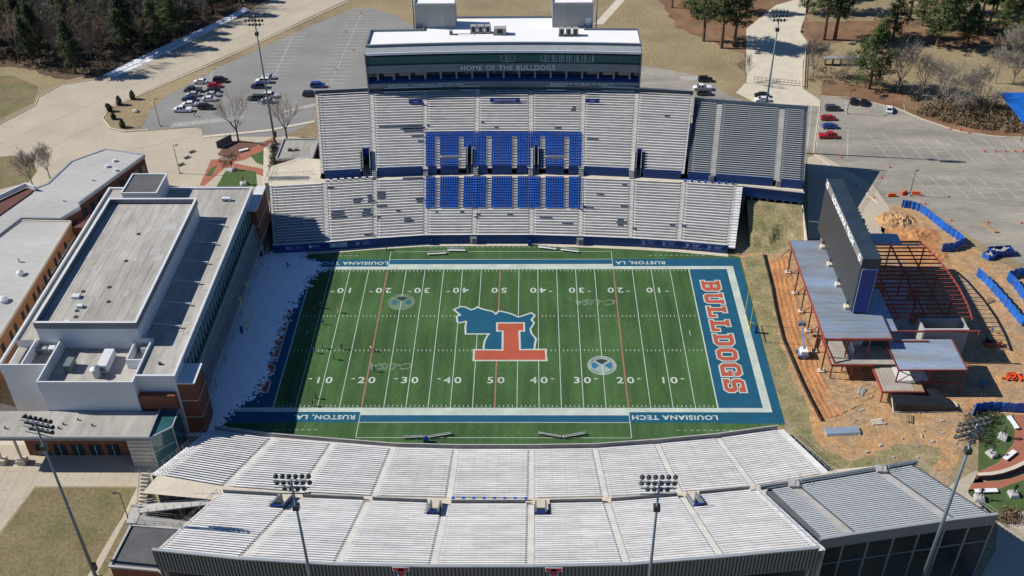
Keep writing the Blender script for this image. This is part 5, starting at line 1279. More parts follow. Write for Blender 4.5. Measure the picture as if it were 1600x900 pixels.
for a, c in (((81.1, -25.6, 0), (80.6, -24.2, 2.6)), ((81.3, -25.65, .1), (94.2, -25.4, .1)), ((94.6, -25.0, .1), (94.0, -23.0, .6))): beam(a, c, .2, .3, 'kerb_form', 'concrete_pale')
# stair core: open-topped concrete box
b = MB(); ringwall(b, 90.6, 99.8, -8.8, -5.0, 0, 8.0, .35); b.build('stair_core', 'wall_block', cs)
beam((83.5, -9.3, 7.9), (101.8, -9.3, 7.9), .25, .35); beam((84, -11.2, 6.8), (91, -11.2, 6.8), .25, .3); beam((90.6, -8.9, 8.15), (99.9, -8.9, 8.15), .3, .2, 'beam', 'wall_white'); beam((101.8, -9.6, 7.2), (101.8, -9.6, 8.4), .2, .2, 'stub')
# arc of red joists behind the board
ARC = [(99.7, 24.2), (101.0, 20.4), (102.3, 13.2), (102.8, 6.4), (102.6, 0.0), (101.9, -5.2)]
for a, c in zip(ARC, ARC[1:]): beam((a[0], a[1], 7.8), (c[0], c[1], 7.8), .22, .4, 'curved_beam')
for i in range(19):
    y = 23.4-1.55*i
    for (a, c) in zip(ARC, ARC[1:]):
        if c[1] <= y <= a[1]: xe = a[0]+(c[0]-a[0])*(a[1]-y)/(a[1]-c[1]); break
    else: xe = 100.0
    beam((84.6 if y < 5 else 82.5, y, 7.85), (xe, y, 7.85), .16, .32, 'joist')
for y in (23.4, 13, 3, -5):
    beam((92.5, y, 0), (92.5, y, 7.6), .25, .25, 'column')
    beam((100.5, y, 0), (100.5, y, 7.6), .25, .25, 'column')
beam((92.5, 24, 7.6), (92.5, -5, 7.6), .25, .4); beam((84.8, 24.2, 8.0), (99.7, 24.2, 8.0), .3, .4)
b = MB(); b.bar((86, 22.6, 8.2), (99, 22.6, 8.2), .3, .3); b.build('white_beam', 'wall_white', cs)
r_ = random.Random(12)
for i in range(9):
    y = 22-3.1*i; beam((92.5, y, 7.4), (92.5+r_.uniform(3, 7), y-1.5, .4), .12, .12, 'brace'); beam((86.5, y, .3), (86.5, y, 7.6), .18, .18, 'column')
for x in (86.5, 96.5): beam((x, 23.6, 7.5), (x, -4.8, 7.5), .18, .3)
for i in range(14): x = r_.uniform(84.5, 98); y = r_.uniform(-4, 21); beam((x, y, .5), (x+r_.uniform(-2, 2), y+r_.uniform(-2, 2), .5+r_.uniform(0, .6)), .12, .12, 'loose_bar', r_.choice(('wood', 'rail', 'red_steel')))
b = MB(); b.b2(84, 98, -4.5, 20, 0.02, .3); b.build('ground_slab', 'concrete_grey', cs)
for x, y in ((87, 6), (94, 3), (88, 14), (96, 12)):
    b = MB(); b.b2(x-1.6, x+1.6, y-.1, y+.1, .3, 3.2); b.build('stud_wall', 'wood', cs)
# retaining wall, bank
bk_ = MB()
bp = [(60.8, 31.5, .05), (72.5, 31.5, .05), (75.0, 36, .2), (76.8, 46.5, 4.6), (62.4, 49.6, 4.6), (61.9, 40, 2.4)]
import itertools
gr = []
for i in range(15):
    for j in range(15):
        u, v = i/14, j/14; x = 62.0+(75.4-62.0)*u+(1.0*v); y = 31.0+(48.6-3.2*u-31.0)*v
        z = 4.9*max(0, min(1, (v-.12)/.75))**1.2; 
        sc_ = max(0, 1-((u-.62)**2/.05+(v-.3)**2/.06)); z -= 1.6*sc_
        z += .25*mnoise.noise(Vector((x*.5, y*.5, 3)))*min(1, v*6); z = max(.03, z) if v > 0 else 0.0
        gr.append((x, y, z))
for i in range(14):
    for j in range(14):
        q = [gr[i*15+j], gr[(i+1)*15+j], gr[(i+1)*15+j+1], gr[i*15+j+1]]; bk_.quad(*q)
bo = bk_.build('grass_bank', 'verge', smooth=True); bo['kind'] = 'structure'
rw = thing('retaining_wall', 'pale retaining wall at the right side of the grass bank', 'wall', (76.6, 40, 0))
b = MB(); b.wall([(75.6, 31.2), (76.7, 45.4)], 0, [1.5, 5.0], .35); b.build('wall_stem', 'concrete_pale', rw)

# ================================================================== FLOODLIGHT MASTS
def mast(loc, H, label, n=(6, 6, 4), r0=.34, face=0.0, banks=True):
    t = thing('floodlight_mast', label, 'light mast', loc, 'floodlight masts around the field')
    x, y, _ = loc
    b = MB(); b.tube((x, y, 0), (x, y, H), r0, r0*.42, 12); b.build('pole', 'pole_steel', t, smooth=True)
    b = MB(); b.tube((x, y, 0), (x, y, .5), r0*2, r0*2, 12); b.build('base', 'concrete_grey', t)
    b = MB(); b.box((x+r0+.2, y, 3.2), (.5, .6, 1.6)); b.build('control_box', 'frame_dark', t)
    if not banks: return t
    u = Vector((math.cos(face), math.sin(face), 0)); d = Vector((-u.y, u.x, 0))
    for k, c in enumerate(n):
        z = H-.3-1.2*k
        b = MB(); b.bar(Vector((x, y, z))-u*2.45, Vector((x, y, z))+u*2.45, .14, .14); b.build('crossarm', 'pole_steel', t)
        for i in range(c):
            s = (i-(c-1)/2)*.9
            p = Vector((x, y, z+.35))+u*s+d*.35
            q = p+d*.5+Vector((0, 0, -.3)); l = MB(); l.tube(p, q, .16, .38, 10); l.tube(p-d*.2+Vector((0, 0, .1)), p, .1, .16, 8); l.build('lamp', 'lamp_dark', t)
    b = MB(); b.box((x, y, H-5.4), (.9, .9, .9)); b.build('junction_box', 'lamp_dark', t)
    return t
mast((-67.9, -67.3, 0), 37.5, 'tall floodlight mast standing on the lawn in front of the field house', n=(6, 6, 5), face=R(-15))
mast((-25.2, -83.2, 0), 42.0, 'floodlight mast behind the near stand, left of its centre', face=0)
mast((24.9, -83.2, 0), 42.0, 'floodlight mast behind the near stand, right of its centre', face=0)
mast((71.3, -72.2, 0), 42.0, 'floodlight mast rising past the near grey stand extension', n=(6, 6, 6), r0=.4, face=R(18))
mast((-67.5, 87.7, 0), 39.5, 'floodlight mast on the left beside the small brick service block', n=(6, 6, 4), face=R(180))
mast((73.0, 82.5, 0), 42.0, 'floodlight mast behind the far grey stand extension', n=(5, 5, 4), face=R(180))
mast((-26.5, 107.0, 0), 44.0, 'floodlight mast behind the press box, left of its roof', face=R(180))
mast((26.5, 107.5, 0), 44.0, 'floodlight mast behind the press box, right of its roof', face=R(180))
def lamp_post(loc, H, label, arm=.9, m='frame_dark', ang=0.0):
    t = thing('lamp_post', label, 'lamp post', loc, 'short lamp posts'); x, y, _ = loc
    b = MB(); b.tube((x, y, 0), (x, y, H), .11, .07, 8); b.build('post', m, t); b = MB(); b.tube((x, y, 0), (x, y, .5), .28, .28, 10); b.build('base', 'concrete_grey', t)
    b = MB(); ex, ey = x+arm*math.cos(ang), y+arm*math.sin(ang); b.bar((x, y, H-.05), (ex, ey, H), .08); b.box((ex, ey, H), (.75, .4, .16), ang); b.build('lantern', m, t)
lamp_post((-104.87,99.17,0.00), 9.0, 'lamp post at the corner of the left car park'); lamp_post((-91.09,70.87,0.00), 9.0, 'lamp post on the concrete plaza left of the lawns')
lamp_post((-65.39,-55.85,0.00), 9.0, 'lamp post by the gate beside the near stand', ang=math.pi); lamp_post((108.56,57.81,0.00), 7.5, 'lamp post among orange barriers in the right car park', ang=R(40))
lamp_post((103.42,105.15,0.00), 8, 'lamp post beside the row of parked cars on the right')

# ================================================================== TREES
def add_branch(b, p, d, L, r, lvl, rnd, spread, up, twig):
    segs = 2
    q = p; dd = d
    for s in range(segs):
        nd = (dd+Vector((rnd.uniform(-1, 1), rnd.uniform(-1, 1), rnd.uniform(-.4, 1)*up))*.14).normalized()
        e = q+nd*(L/segs); r0 = max(twig, r*(1-.18*s)); r1 = max(twig, r*(1-.18*(s+1)))
        b.cm = 0 if lvl > 1 else 1
        b.tube(q, e, r0, r1, 5 if lvl > 2 else 3, cap=False)
        if lvl > 0:
            for k in range(1 if s == 0 else 2):
                ax = nd.orthogonal().normalized(); ax.rotate(Matrix.Rotation(rnd.uniform(0, 6.28), 3, nd).to_quaternion())
                sp = spread*rnd.uniform(.55, 1.25)
                c = (nd*math.cos(sp)+ax*math.sin(sp)+Vector((0, 0, .15*up))).normalized()
                add_branch(b, e, c, L*rnd.uniform(.62, .85), max(twig, r1*.62), lvl-1, rnd, spread, up, twig)
        q, dd = e, nd
def bare_mesh(seed, H, lvl=5, spread=.5, up=1.0, r=.2, twig=.02, mats=('bark', 'twig_brown'), trunk=.28, n0=(5, 7)):
    rnd = random.Random(seed); tr_ = MB(); cr = MB()
    h0 = H*trunk; tr_.tube((0, 0, -.1), (0, 0, h0), r*1.25, r*.85, 8)
    nb = rnd.randint(*n0)
    for k in range(nb):
        a = 6.28*k/nb+rnd.uniform(-.4, .4); d = Vector((math.cos(a)*.6, math.sin(a)*.6, 1)).normalized() if k else Vector((0, 0, 1))
        add_branch(cr, Vector((0, 0, h0*rnd.uniform(.75, 1))), d, H*.25*rnd.uniform(.8, 1.15), r*.55, lvl, rnd, spread, up, twig)
    return tr_, cr, mats
def pine_mesh(seed, H, base=.35, rad=.2, dens=1.0, m='needles', lean=0.0, shape=1.0):
    rnd = random.Random(seed); tr_ = MB(); cr = MB(); nd = MB()
    bend = Vector((rnd.uniform(-.5, .5), rnd.uniform(-.5, .5), 0))
    pts = [Vector((0, 0, -.1))+bend*(t*t)+Vector((0, 0, H*.96*t)) for t in (0, .25, .5, .75, 1)]
    for i in range(4): tr_.tube(pts[i], pts[i+1], .026*H*(1-.22*i), .026*H*(1-.22*(i+1)), 7, cap=(i == 0))
    nb = int(46*dens)
    for k in range(nb):
        t = base+(1-base)*(k+rnd.random())/nb; p = bend*(t*t)+Vector((0, 0, H*.96*t)); a = k*2.4+rnd.uniform(-.5, .5)
        v = (t-base)/(1-base)
        L = H*rad*(math.sin(math.pi*min(1, (v*.86+.2)))**.7)*rnd.uniform(.55, 1.2)*(1.1-.45*v*shape)
        e = p+Vector((math.cos(a)*L, math.sin(a)*L, L*rnd.uniform(-.05, .4)))
        tr_.tube(p, e, .045*H*.12+.02, .02, 3, cap=False)
        for c in range(max(2, int(5*dens))):
            f = rnd.uniform(.35, 1.08); q = p+(e-p)*f+Vector((rnd.gauss(0, .35), rnd.gauss(0, .35), rnd.gauss(.1, .3)))
            R0 = rnd.uniform(.45, .95)*H/17
            for s in range(26):
                w = q+Vector((rnd.gauss(0, R0*.55), rnd.gauss(0, R0*.55), rnd.gauss(0, R0*.38)))
                x = Vector((rnd.uniform(-1, 1), rnd.uniform(-1, 1), rnd.uniform(-.3, .6))).normalized(); y = x.cross(Vector((rnd.uniform(-1, 1), rnd.uniform(-1, 1), 1))).normalized()
                sz = rnd.uniform(.16, .33)*H/17
                nd.quad(w-x*sz, w+y*sz*.45, w+x*sz, w-y*sz*.45)
    return tr_, nd, ('bark_pine', m)
def tree_proto(kind, args):
    if kind == 'bare': tr_, cr, ms = bare_mesh(**args)
    else: tr_, cr, ms = pine_mesh(**args)
    def me(b, nm, mm):
        q = bpy.data.meshes.new(nm); q.from_pydata(b.v, [], b.f)
        for z in mm: q.materials.append(MAT[z])
        if len(mm) > 1: q.polygons.foreach_set('material_index', b.m)
        return q
    return me(tr_, 'trunk', [ms[0]]), me(cr, 'crown', ms if kind == 'bare' else [ms[1]])
PR = {
 'bare_a': tree_proto('bare', dict(seed=3, H=15, lvl=4, r=.22, twig=.022)), 'bare_b': tree_proto('bare', dict(seed=11, H=12, lvl=5, spread=.6, r=.2, twig=.022, mats=('bark_pale', 'bark_pale'))),
 'bare_wide': tree_proto('bare', dict(seed=5, H=14, lvl=5, spread=.7, up=.35, r=.36, twig=.026, mats=('bark_pale', 'bark_pale'), trunk=.14, n0=(7, 8))),
 'thin': tree_proto('bare', dict(seed=21, H=17, lvl=4, spread=.42, r=.16, twig=.035)), 'thin2': tree_proto('bare', dict(seed=25, H=16, lvl=4, spread=.5, r=.16, twig=.035, mats=('bark_pale', 'bark_pale'))),
 'pine_a': tree_proto('pine', dict(seed=1, H=17, base=.34, rad=.25)), 'pine_b': tree_proto('pine', dict(seed=2, H=17, base=.42, rad=.23)), 'pine_c': tree_proto('pine', dict(seed=4, H=15, base=.2, rad=.34, dens=1.35)),
 'pine_d': tree_proto('pine', dict(seed=6, H=16, base=.2, rad=.22, dens=1.2, m='needles_dark')), 'pine_e': tree_proto('pine', dict(seed=8, H=15, base=.12, rad=.25, dens=1.2, m='needles')),
}
def tree(kind, loc, sc, rz, name, label, group=None, cat='tree', sz=None):
    t = thing(name, label, cat, loc, group, rz); t.scale = (sc, sc, sz or sc)
    for me, nm in zip(PR[kind], ('trunk', 'crown')):
        o = bpy.data.objects.new(nm, me); COL.objects.link(o); o.parent = t
    return t
tree('bare_a', (-78.58,88.95,0.00), 1.12, .3, 'bare_tree', 'leafless tree beside the left car park, in front of parked cars')
tree('bare_a', (-64.31,89.61,0.00), 1.05, 2.1, 'bare_tree', 'leafless tree just left of the far upper stand')
tree('bare_b', (-129.88,63.83,0.00), .85, .8, 'bare_tree', 'small bare tree behind the silver roof, nearer the photo edge'); tree('bare_b', (-127.05,68.64,0.00), .8, 2.5, 'bare_tree', 'small bare tree behind the silver roof beside the dark strip')
tree('pine_a', (67.35,160.23,0.00), 1.35, .2, 'pine_tree', 'tall pine left of the pair at the top of the grass slope'); tree('pine_b', (72.67,154.22,0.00), 1.45, 1.7, 'pine_tree', 'slender pine in the middle of the group left of the concrete apron'); tree('pine_a', (77.28,155.76,0.00), 1.35, 3.1, 'pine_tree', 'pine nearest the concrete apron on its left side')
tree('pine_b', (59.83,190.72,0.00), 1.0, 4, 'pine_tree', 'pine at the top edge above the brown slope')
tree('pine_c', (114.41,122.13,0.00), 1.5, .7, 'pine_tree', 'bright green spreading pine behind the right car park')
tree('pine_b', (109.01,160.74,0.00), 1.5, 2.4, 'pine_tree', 'dark pine right of the concrete apron, left of a pair'); tree('pine_a', (112.74,160.68,0.00), 1.6, 5.0, 'pine_tree', 'dark pine right of the concrete apron, right of a pair')
tree('pine_c', (146.14,154.81,0.00), 1.6, 3.8, 'pine_tree', 'large pine at the top right above the bare trees'); tree('pine_b', (162.86,164.38,0.00), 1.6, .4, 'pine_tree', 'tall bare-stemmed pine near the top right corner'); tree('pine_b', (167.97,168.23,0.00), 1.4, 1.4, 'pine_tree', 'thin pine behind the tall bare-stemmed pine'); tree('pine_a', (175.64,163.08,0.00), 1.5, 2.7, 'pine_tree', 'pine at the top right corner of the photo'); tree('pine_d', (163.61,184.10,0.00), 1.3, 1.1, 'pine_tree', 'dark pine half hidden behind the large top right pine'); tree('pine_d', (183.05,189.91,0.00), 1.35, 1.9, 'pine_tree', 'dark pine at the far top right behind the others')
tree('bare_wide', (134.80,110.37,0.00), 1.25, .5, 'bare_tree', 'wide pale leafless tree behind the right car park', sz=1.05); tree('bare_b', (122.67,119.32,0.00), 1.35, 1.2, 'bare_tree', 'pale leafless tree right of the bright green pine')
tree('bare_b', (98.83,131.19,0.00), 1.0, .9, 'bare_tree', 'brown leafless tree beside the white fence of the apron'); tree('thin', (76.40,126.72,0.00), .6, .3, 'bare_tree', 'brown leafless tree left of the concrete apron')
for i, (u, v, s) in enumerate([(0, 0, .95), (1, 0, .9), (2, 0, .8)]):
    p = [(155.52,125.82,0.00), (160.62,124.84,0.00), (147.36,116.82,0.00)][i]; tree('bare_b', p, s, i*1.3, 'bare_tree', ['leafless tree left of a pair beside the blue canopy', 'leafless tree right of a pair beside the blue canopy', 'low leafless tree in front of the pair by the blue canopy'][i])
for i, (q_, k_, s_, l_) in enumerate((((146.27,172.55,0.00), 'pine_e', 1.15, 'full pine left of the large top right pine'), ((154.90,167.86,0.00), 'pine_c', 1.2, 'bushy pine right of the large top right pine'), ((175.80,182.69,0.00), 'pine_c', 1.15, 'bushy pine between the tall stems at the top right'), ((185.42,177.77,0.00), 'pine_c', 1.3, 'bushy pine cut by the right photo edge'), ((108.20,185.00,0.00), 'pine_e', 1.15, 'pine at the top edge right of the concrete apron'), ((123.55,185.97,0.00), 'pine_c', 1.1, 'bushy pine at the top edge behind the dark pair'), ((86.12,185.36,0.00), 'pine_e', 1.1, 'pine at the top edge left of the concrete apron'), ((66.30,185.68,0.00), 'pine_e', 1.1, 'pine at the top edge behind the grass slope pines'))): tree(k_, q_, s_, i*1.1, 'pine_tree', l_)
for i, (q_, k_, s_, l_) in enumerate((((133.33,162.59,0.00), 'pine_e', 1.25, 'dark pine behind the pale leafless tree at the right'), ((143.46,178.43,0.00), 'pine_a', 1.4, 'tall pine at the top edge left of the large pine'), ((155.54,153.09,0.00), 'pine_c', 1.05, 'bushy pine in front of the tall bare-stemmed pine'), ((166.84,154.53,0.00), 'pine_e', 1.2, 'full pine at the front of the top right group'), ((173.86,150.22,0.00), 'pine_c', 1.2, 'bushy pine at the right edge above the leafless pair'), ((106.73,200.75,0.00), 'pine_a', 1.3, 'tall pine at the top edge above the apron'))): tree(k_, q_, s_, i*1.7, 'pine_tree', l_)
for i, (q_, k_, s_, l_) in enumerate((((129.57,117.00,0.00), 'bare_b', 1.05, 'tan leafless tree between the pale tree and the wide pale tree'), ((141.18,109.02,0.00), 'bare_b', .95, 'tan leafless tree at the right shoulder of the wide pale tree'), ((146.08,104.74,0.00), 'thin2', .6, 'slim leafless tree in the brush left of the blue canopy'), ((108.20,127.30,0.00), 'bare_b', .8, 'tan leafless tree left of the bright green pine'), ((163.91,137.68,0.00), 'bare_b', 1.1, 'leafless tree above the pair by the blue canopy'))): tree(k_, q_, s_, i*2.1, 'bare_tree', l_)
# the wood beyond the road: every tree stands singly
WOOD = [(-182.28,146.55),(-162.94,142.22),(-147.27,135.05),(-134.30,137.85),(-122.00,158.50),(-109.37,180.01),(-99.95,195.93),(-96.64,221.41),(-128.28,256.04),(-177.97,257.12),(-225.63,246.24)]
rnd = random.Random(42); placed = []
tries = 0
while len(placed) < 150 and tries < 6000:
    tries += 1
    x = rnd.uniform(-215, -70); y = rnd.uniform(125, 250)
    if not inpoly(x, y, WOOD) or any((x-a)**2+(y-c)**2 < 17 for a, c in placed): continue
    placed.append((x, y))
RL = [(-162.94,142.22),(-147.27,135.05),(-134.30,137.85),(-122.00,158.50),(-109.37,180.01),(-99.95,195.93)]     # wood edge along verge and road
def edge_dist(x, y):
    best = 1e9; P_ = Vector((x, y))
    for a, c in zip(RL, RL[1:]):
        a = Vector(a); d = Vector(c)-a; t = max(0, min(1, (P_-a).dot(d)/d.length_squared)); best = min(best, (P_-a-d*t).length)
    return best
for i, (x, y) in enumerate(placed):
    k = rnd.random(); ed = edge_dist(x, y)
    row = 'in the front row' if ed < 9 else ('in the middle depth' if ed < 26 else 'far back')
    side = 'above the left lawn' if x < -140 else ('above the road bend' if x < -115 else 'beside the snowy roadside')
    if k < .45:
        sc_ = rnd.uniform(.85, 1.25); sz_ = 'tall' if sc_ > 1.05 else 'shorter'
        tree(rnd.choice(('pine_d', 'pine_e', 'pine_d')), (x, y, 0), sc_, rnd.uniform(0, 6.3), 'pine_tree', '%s dark evergreen %s of the wood %s' % (sz_, row, side), 'evergreens of the top left wood')
    else:
        kd = rnd.choice(('thin', 'thin2', 'thin', 'bare_b')); cl = 'brown' if kd == 'thin' else 'pale grey'
        tree(kd, (x, y, 0), rnd.uniform(.8, 1.15), rnd.uniform(0, 6.3), 'bare_tree', '%s leafless tree %s of the wood %s' % (cl, row, side), 'leafless trees of the top left wood')
# brushy undergrowth
def brush(name, label, poly, n, m, h=1.6, seed=1, size=.5, z=0):
    r_ = random.Random(seed); b = MB(); xs_ = [p[0] for p in poly]; ys_ = [p[1] for p in poly]; k = 0; guard = 0
    while k < n and guard < n*20:
        guard += 1; x = r_.uniform(min(xs_), max(xs_)); y = r_.uniform(min(ys_), max(ys_))
        if not inpoly(x, y, poly): continue
        k += 1; hh = h*r_.uniform(.4, 1.1)
        for s in range(9):
            w = Vector((x+r_.gauss(0, .5), y+r_.gauss(0, .5), z+abs(r_.gauss(0, .5))*hh)); a = Vector((r_.uniform(-1, 1), r_.uniform(-1, 1), r_.uniform(-.2, 1.4))).normalized(); c = a.cross(Vector((r_.uniform(-1, 1), r_.uniform(-1, 1), .5))).normalized(); sz = r_.uniform(.4, 1.1)*size
            b.quad(w-a*sz, w+c*sz*.25, w+a*sz, w-c*sz*.25)
    o = b.build(name, m); o['kind'] = 'stuff'; o['label'] = label
brush('undergrowth', 'brown undergrowth beneath the trees of the top left wood', WOOD, 2600, 'brush', 2.4, 3, .75)
brush('undergrowth', 'dark evergreen undergrowth in the top left wood', WOOD, 900, 'needles_dark', 2.2, 5, .7)
brush('undergrowth', 'dry brown brush along the edge of the right car park', [(124.27,105.79),(137.48,116.92),(147.80,112.41),(156.29,103.81),(152.01,92.52),(141.30,93.79),(131.78,99.09)], 700, 'brush', 2.6, 8, .7)
brush('undergrowth', 'dry brush below the pines above the right car park', [(99.27,140.97),(114.43,135.84),(128.25,126.13),(125.61,117.05),(111.11,122.63),(96.99,127.42)], 160, 'brush', 1.5, 9, .5)
brush('undergrowth', 'low dry plants edging the brick paths left of the far stand', [(-82.26,78.38),(-79.06,82.07),(-76.69,79.82),(-79.37,74.00)], 60, 'brush', .7, 10, .35)
brush('hedge', 'narrow green hedge along the pale walk left of the far stand', [(-68.59,87.32),(-66.89,87.31),(-64.61,73.90),(-65.45,71.76)], 110, 'shrub_leaf', 1.6, 11, .45)
brush('plant_bed', 'mixed low planting around the near right mast', [(94.44,-27.56),(97.30,-24.76),(102.47,-24.75),(102.05,-26.62),(97.96,-33.84),(96.22,-35.24),(93.22,-33.85)], 170, 'shrub_leaf', 1.3, 12, .4)
brush('plant_bed', 'brown ornamental grass clump at the right edge by the brick walk', [(93.34,-51.79),(96.52,-51.02),(95.16,-54.03),(92.36,-54.49)], 60, 'brush', 1.6, 13, .5)
# clipped shrubs on the island
def shrub(loc, w, h, label, m='shrub_leaf'):
    t = thing('shrub', label, 'shrub', loc, 'clipped shrubs on the car park island'); r_ = random.Random(int(loc[0]*10)); b = MB()
    for i in range(420):
        a = r_.uniform(0, 6.28); v = r_.random(); rr = w*(math.sin(math.pi*min(1, v*.8+.2))**.6)*r_.uniform(.75, 1.05)*(1-.25*v)
        p = Vector((loc[0]+rr*math.cos(a), loc[1]+rr*math.sin(a), .15+h*v)); x = Vector((r_.uniform(-1, 1), r_.uniform(-1, 1), r_.uniform(0, 1))).normalized(); y = x.cross(Vector((math.cos(a), math.sin(a), .3))).normalized(); s = r_.uniform(.16, .32)
        b.quad(p-x*s, p+y*s*.6, p+x*s, p-y*s*.6)
    b.build('foliage', m, t); b = MB(); b.tube((loc[0], loc[1], 0), (loc[0], loc[1], h*.8), .12, .06, 6); b.build('stem', 'bark', t)
for p, w, h, l in (((-123.34,109.03,0.00), .95, 2.4, 'rounded shrub at the roadside tip of the car park island'), ((-121.73,113.38,0.00), .95, 3.0, 'tallest pointed shrub in the middle of the car park island'), ((-118.71,117.36,0.00), .9, 2.9, 'pointed shrub nearest the road on the car park island'), ((-120.47,103.88,0.00), .8, 1.9, 'small round shrub in the middle of the island tip'), ((-115.97,98.44,0.00), .95, 2.4, 'shrub at the lower kerb of the car park island'), ((-125.01,111.65,0.00), .6, 1.2, 'low shrub at the very tip of the island')): shrub(p, w, h, l)
rk = thing('boulder', 'pale boulder lying on the car park island', 'rock', (-115.17,108.51,0.00)); b = MB(); q = (-115.17,108.51,0.00)
bmv = bmesh.new(); bmesh.ops.create_icosphere(bmv, subdivisions=2, radius=.8)
for v in bmv.verts: v.co *= 1+.25*mnoise.noise(v.co*1.7); v.co.z *= .65; v.co.x *= 1.3
me = bpy.data.meshes.new('rock'); bmv.to_mesh(me); bmv.free(); me.materials.append(MAT['concrete_pale']); o = bpy.data.objects.new('rock', me); COL.objects.link(o); o.parent = rk; o.location = (0, 0, .35)

# ================================================================== VEHICLES
def car_meshes(kind):
    """body, glass, wheel meshes; length along X, nose at +X"""
    P = dict(sedan=(4.7, 1.82, .95, 1.45, (-1.85, -1.05, .55, 1.25)), suv=(4.8, 1.92, 1.1, 1.78, (-2.3, -2.0, .45, 1.15)), pickup=(5.7, 1.98, 1.15, 1.88, (-.55, -.3, 1.15, 1.75)))[kind]
    L, W, hb, ht, (r0, r1, r2, r3) = P; g = .3
    b = MB(); h = L/2; w = W/2
    prof = [(-h, .45, .86), (-h, hb-.12, .9), (-h+.15, hb, .95), (r0, hb+.02, 1.0), (r3, hb+.02, 1.0), (h-.5, hb-.1, .97), (h-.05, hb-.28, .9), (h, .45, .86)]
    if kind == 'pickup': prof = [(-h, .5, .95), (-h, hb, .98), (r0, hb, 1.0), (r3, hb+.02, 1.0), (h-.35, hb-.08, .97), (h-.03, hb-.3, .92), (h, .5, .88)]
    n = len(prof)
    for s in (-1, 1):
        for x, z, k in prof: b.v.append((x, s*w*k, z))
        for x, z, k in prof: b.v.append((x, s*w*.96, g))
    N = 2*n
    for i in range(n-1):
        b.f.append((i, i+1, N+i+1, N+i)); b.f.append((n+i, i, i+1, n+i+1)[::-1]); b.f.append((N+n+i, N+i, N+i+1, N+n+i+1)); b.m += [0, 0, 0]
        b.f.append((n+i, N+n+i, N+n+i+1, n+i+1)); b.m.append(0)
    b.f.append((0, N, N+n, n)); b.f.append((n-1, 2*n-1, N+2*n-1, N+n-1)); b.m += [0, 0]
    if kind == 'pickup':   # bed recess
        b.box((-h+1.15, 0, hb+.01), (1.9, W*.78, .03))
    # roof
    rw = w*.8
    b.quad((r1, -rw, ht), (r2, -rw, ht), (r2, rw, ht), (r1, rw, ht)); b.quad((r1, -rw, ht-.06), (r1, rw, ht-.06), (r2, rw, ht-.06), (r2, -rw, ht-.06))
    for a, c in (((r1, -rw), (r2, -rw)), ((r2, -rw), (r2, rw)), ((r2, rw), (r1, rw)), ((r1, rw), (r1, -rw))): b.quad((*a, ht-.06), (*c, ht-.06), (*c, ht), (*a, ht))
    gl = MB(); z0, z1 = hb+.01, ht-.05; a = w*.95; c = rw*.99
    gl.quad((r0, -a, z0), (r3, -a, z0), (r2, -c, z1), (r1, -c, z1)); gl.quad((r3, a, z0), (r0, a, z0), (r1, c, z1), (r2, c, z1)); gl.quad((r3, -a, z0), (r3, a, z0), (r2, c, z1), (r2, -c, z1)); gl.quad((r0, a, z0), (r0, -a, z0), (r1, -c, z1), (r1, c, z1))
    pl = MB()
    for s in (-1, 1):
        for (x0, x1) in ((r0, r1), (r3, r2), ((r0+r3)/2, (r1+r2)/2)): pl.bar((x0, s*a, z0), (x1, s*c, z1), .09)
    lt = MB()
    for s in (-1, 1): lt.box((h-.06, s*w*.62, hb-.36), (.12, .42, .16))
    wh = MB(); wh.tube((0, -.11, 0), (0, .11, 0), .35, .35, 12); wh.cm = 1; wh.tube((0, -.115, 0), (0, .115, 0), .2, .2, 10)
    return b, gl, pl, lt, wh, L, W
CM = {}
def mk(b, nm, mats):
    q = bpy.data.meshes.new(nm); q.from_pydata(b.v, [], b.f)
    for z in mats: q.materials.append(MAT[z])
    if len(mats) > 1: q.polygons.foreach_set('material_index', b.m)
    q.update(); return q
CK = {k: car_meshes(k) for k in ('sedan', 'suv', 'pickup')}
GLM = {k: mk(CK[k][1], 'windows', ['car_glass']) for k in CK}; LTM = {k: mk(CK[k][3], 'headlights', ['sign_white']) for k in CK}; WHM = mk(CK['sedan'][4], 'wheel', ['tyre', 'frame_light'])
def car(loc, kind, colr, rz, label, group='parked cars'):
    t = thing('parked_car' if kind != 'pickup' else 'pickup_truck', label, 'car' if kind != 'pickup' else 'pickup truck', loc, group, rz)
    key = (kind, colr)
    if key not in CM: CM[key] = (mk(CK[kind][0], 'body', ['car_'+colr]), mk(CK[kind][2], 'pillars', ['car_'+colr]))
    L, W = CK[kind][5:]
    for me, nm in ((CM[key][0], 'body'), (CM[key][1], 'pillars'), (GLM[kind], 'windows'), (LTM[kind], 'headlights')):
        o = bpy.data.objects.new(nm, me); COL.objects.link(o); o.parent = t
    for sx_ in (-.3, .31):
        for sy in (-1, 1):
            o = bpy.data.objects.new('wheel', WHM); COL.objects.link(o); o.parent = t; o.location = (sx_*L, sy*(W/2-.12), .35)
PI = math.pi
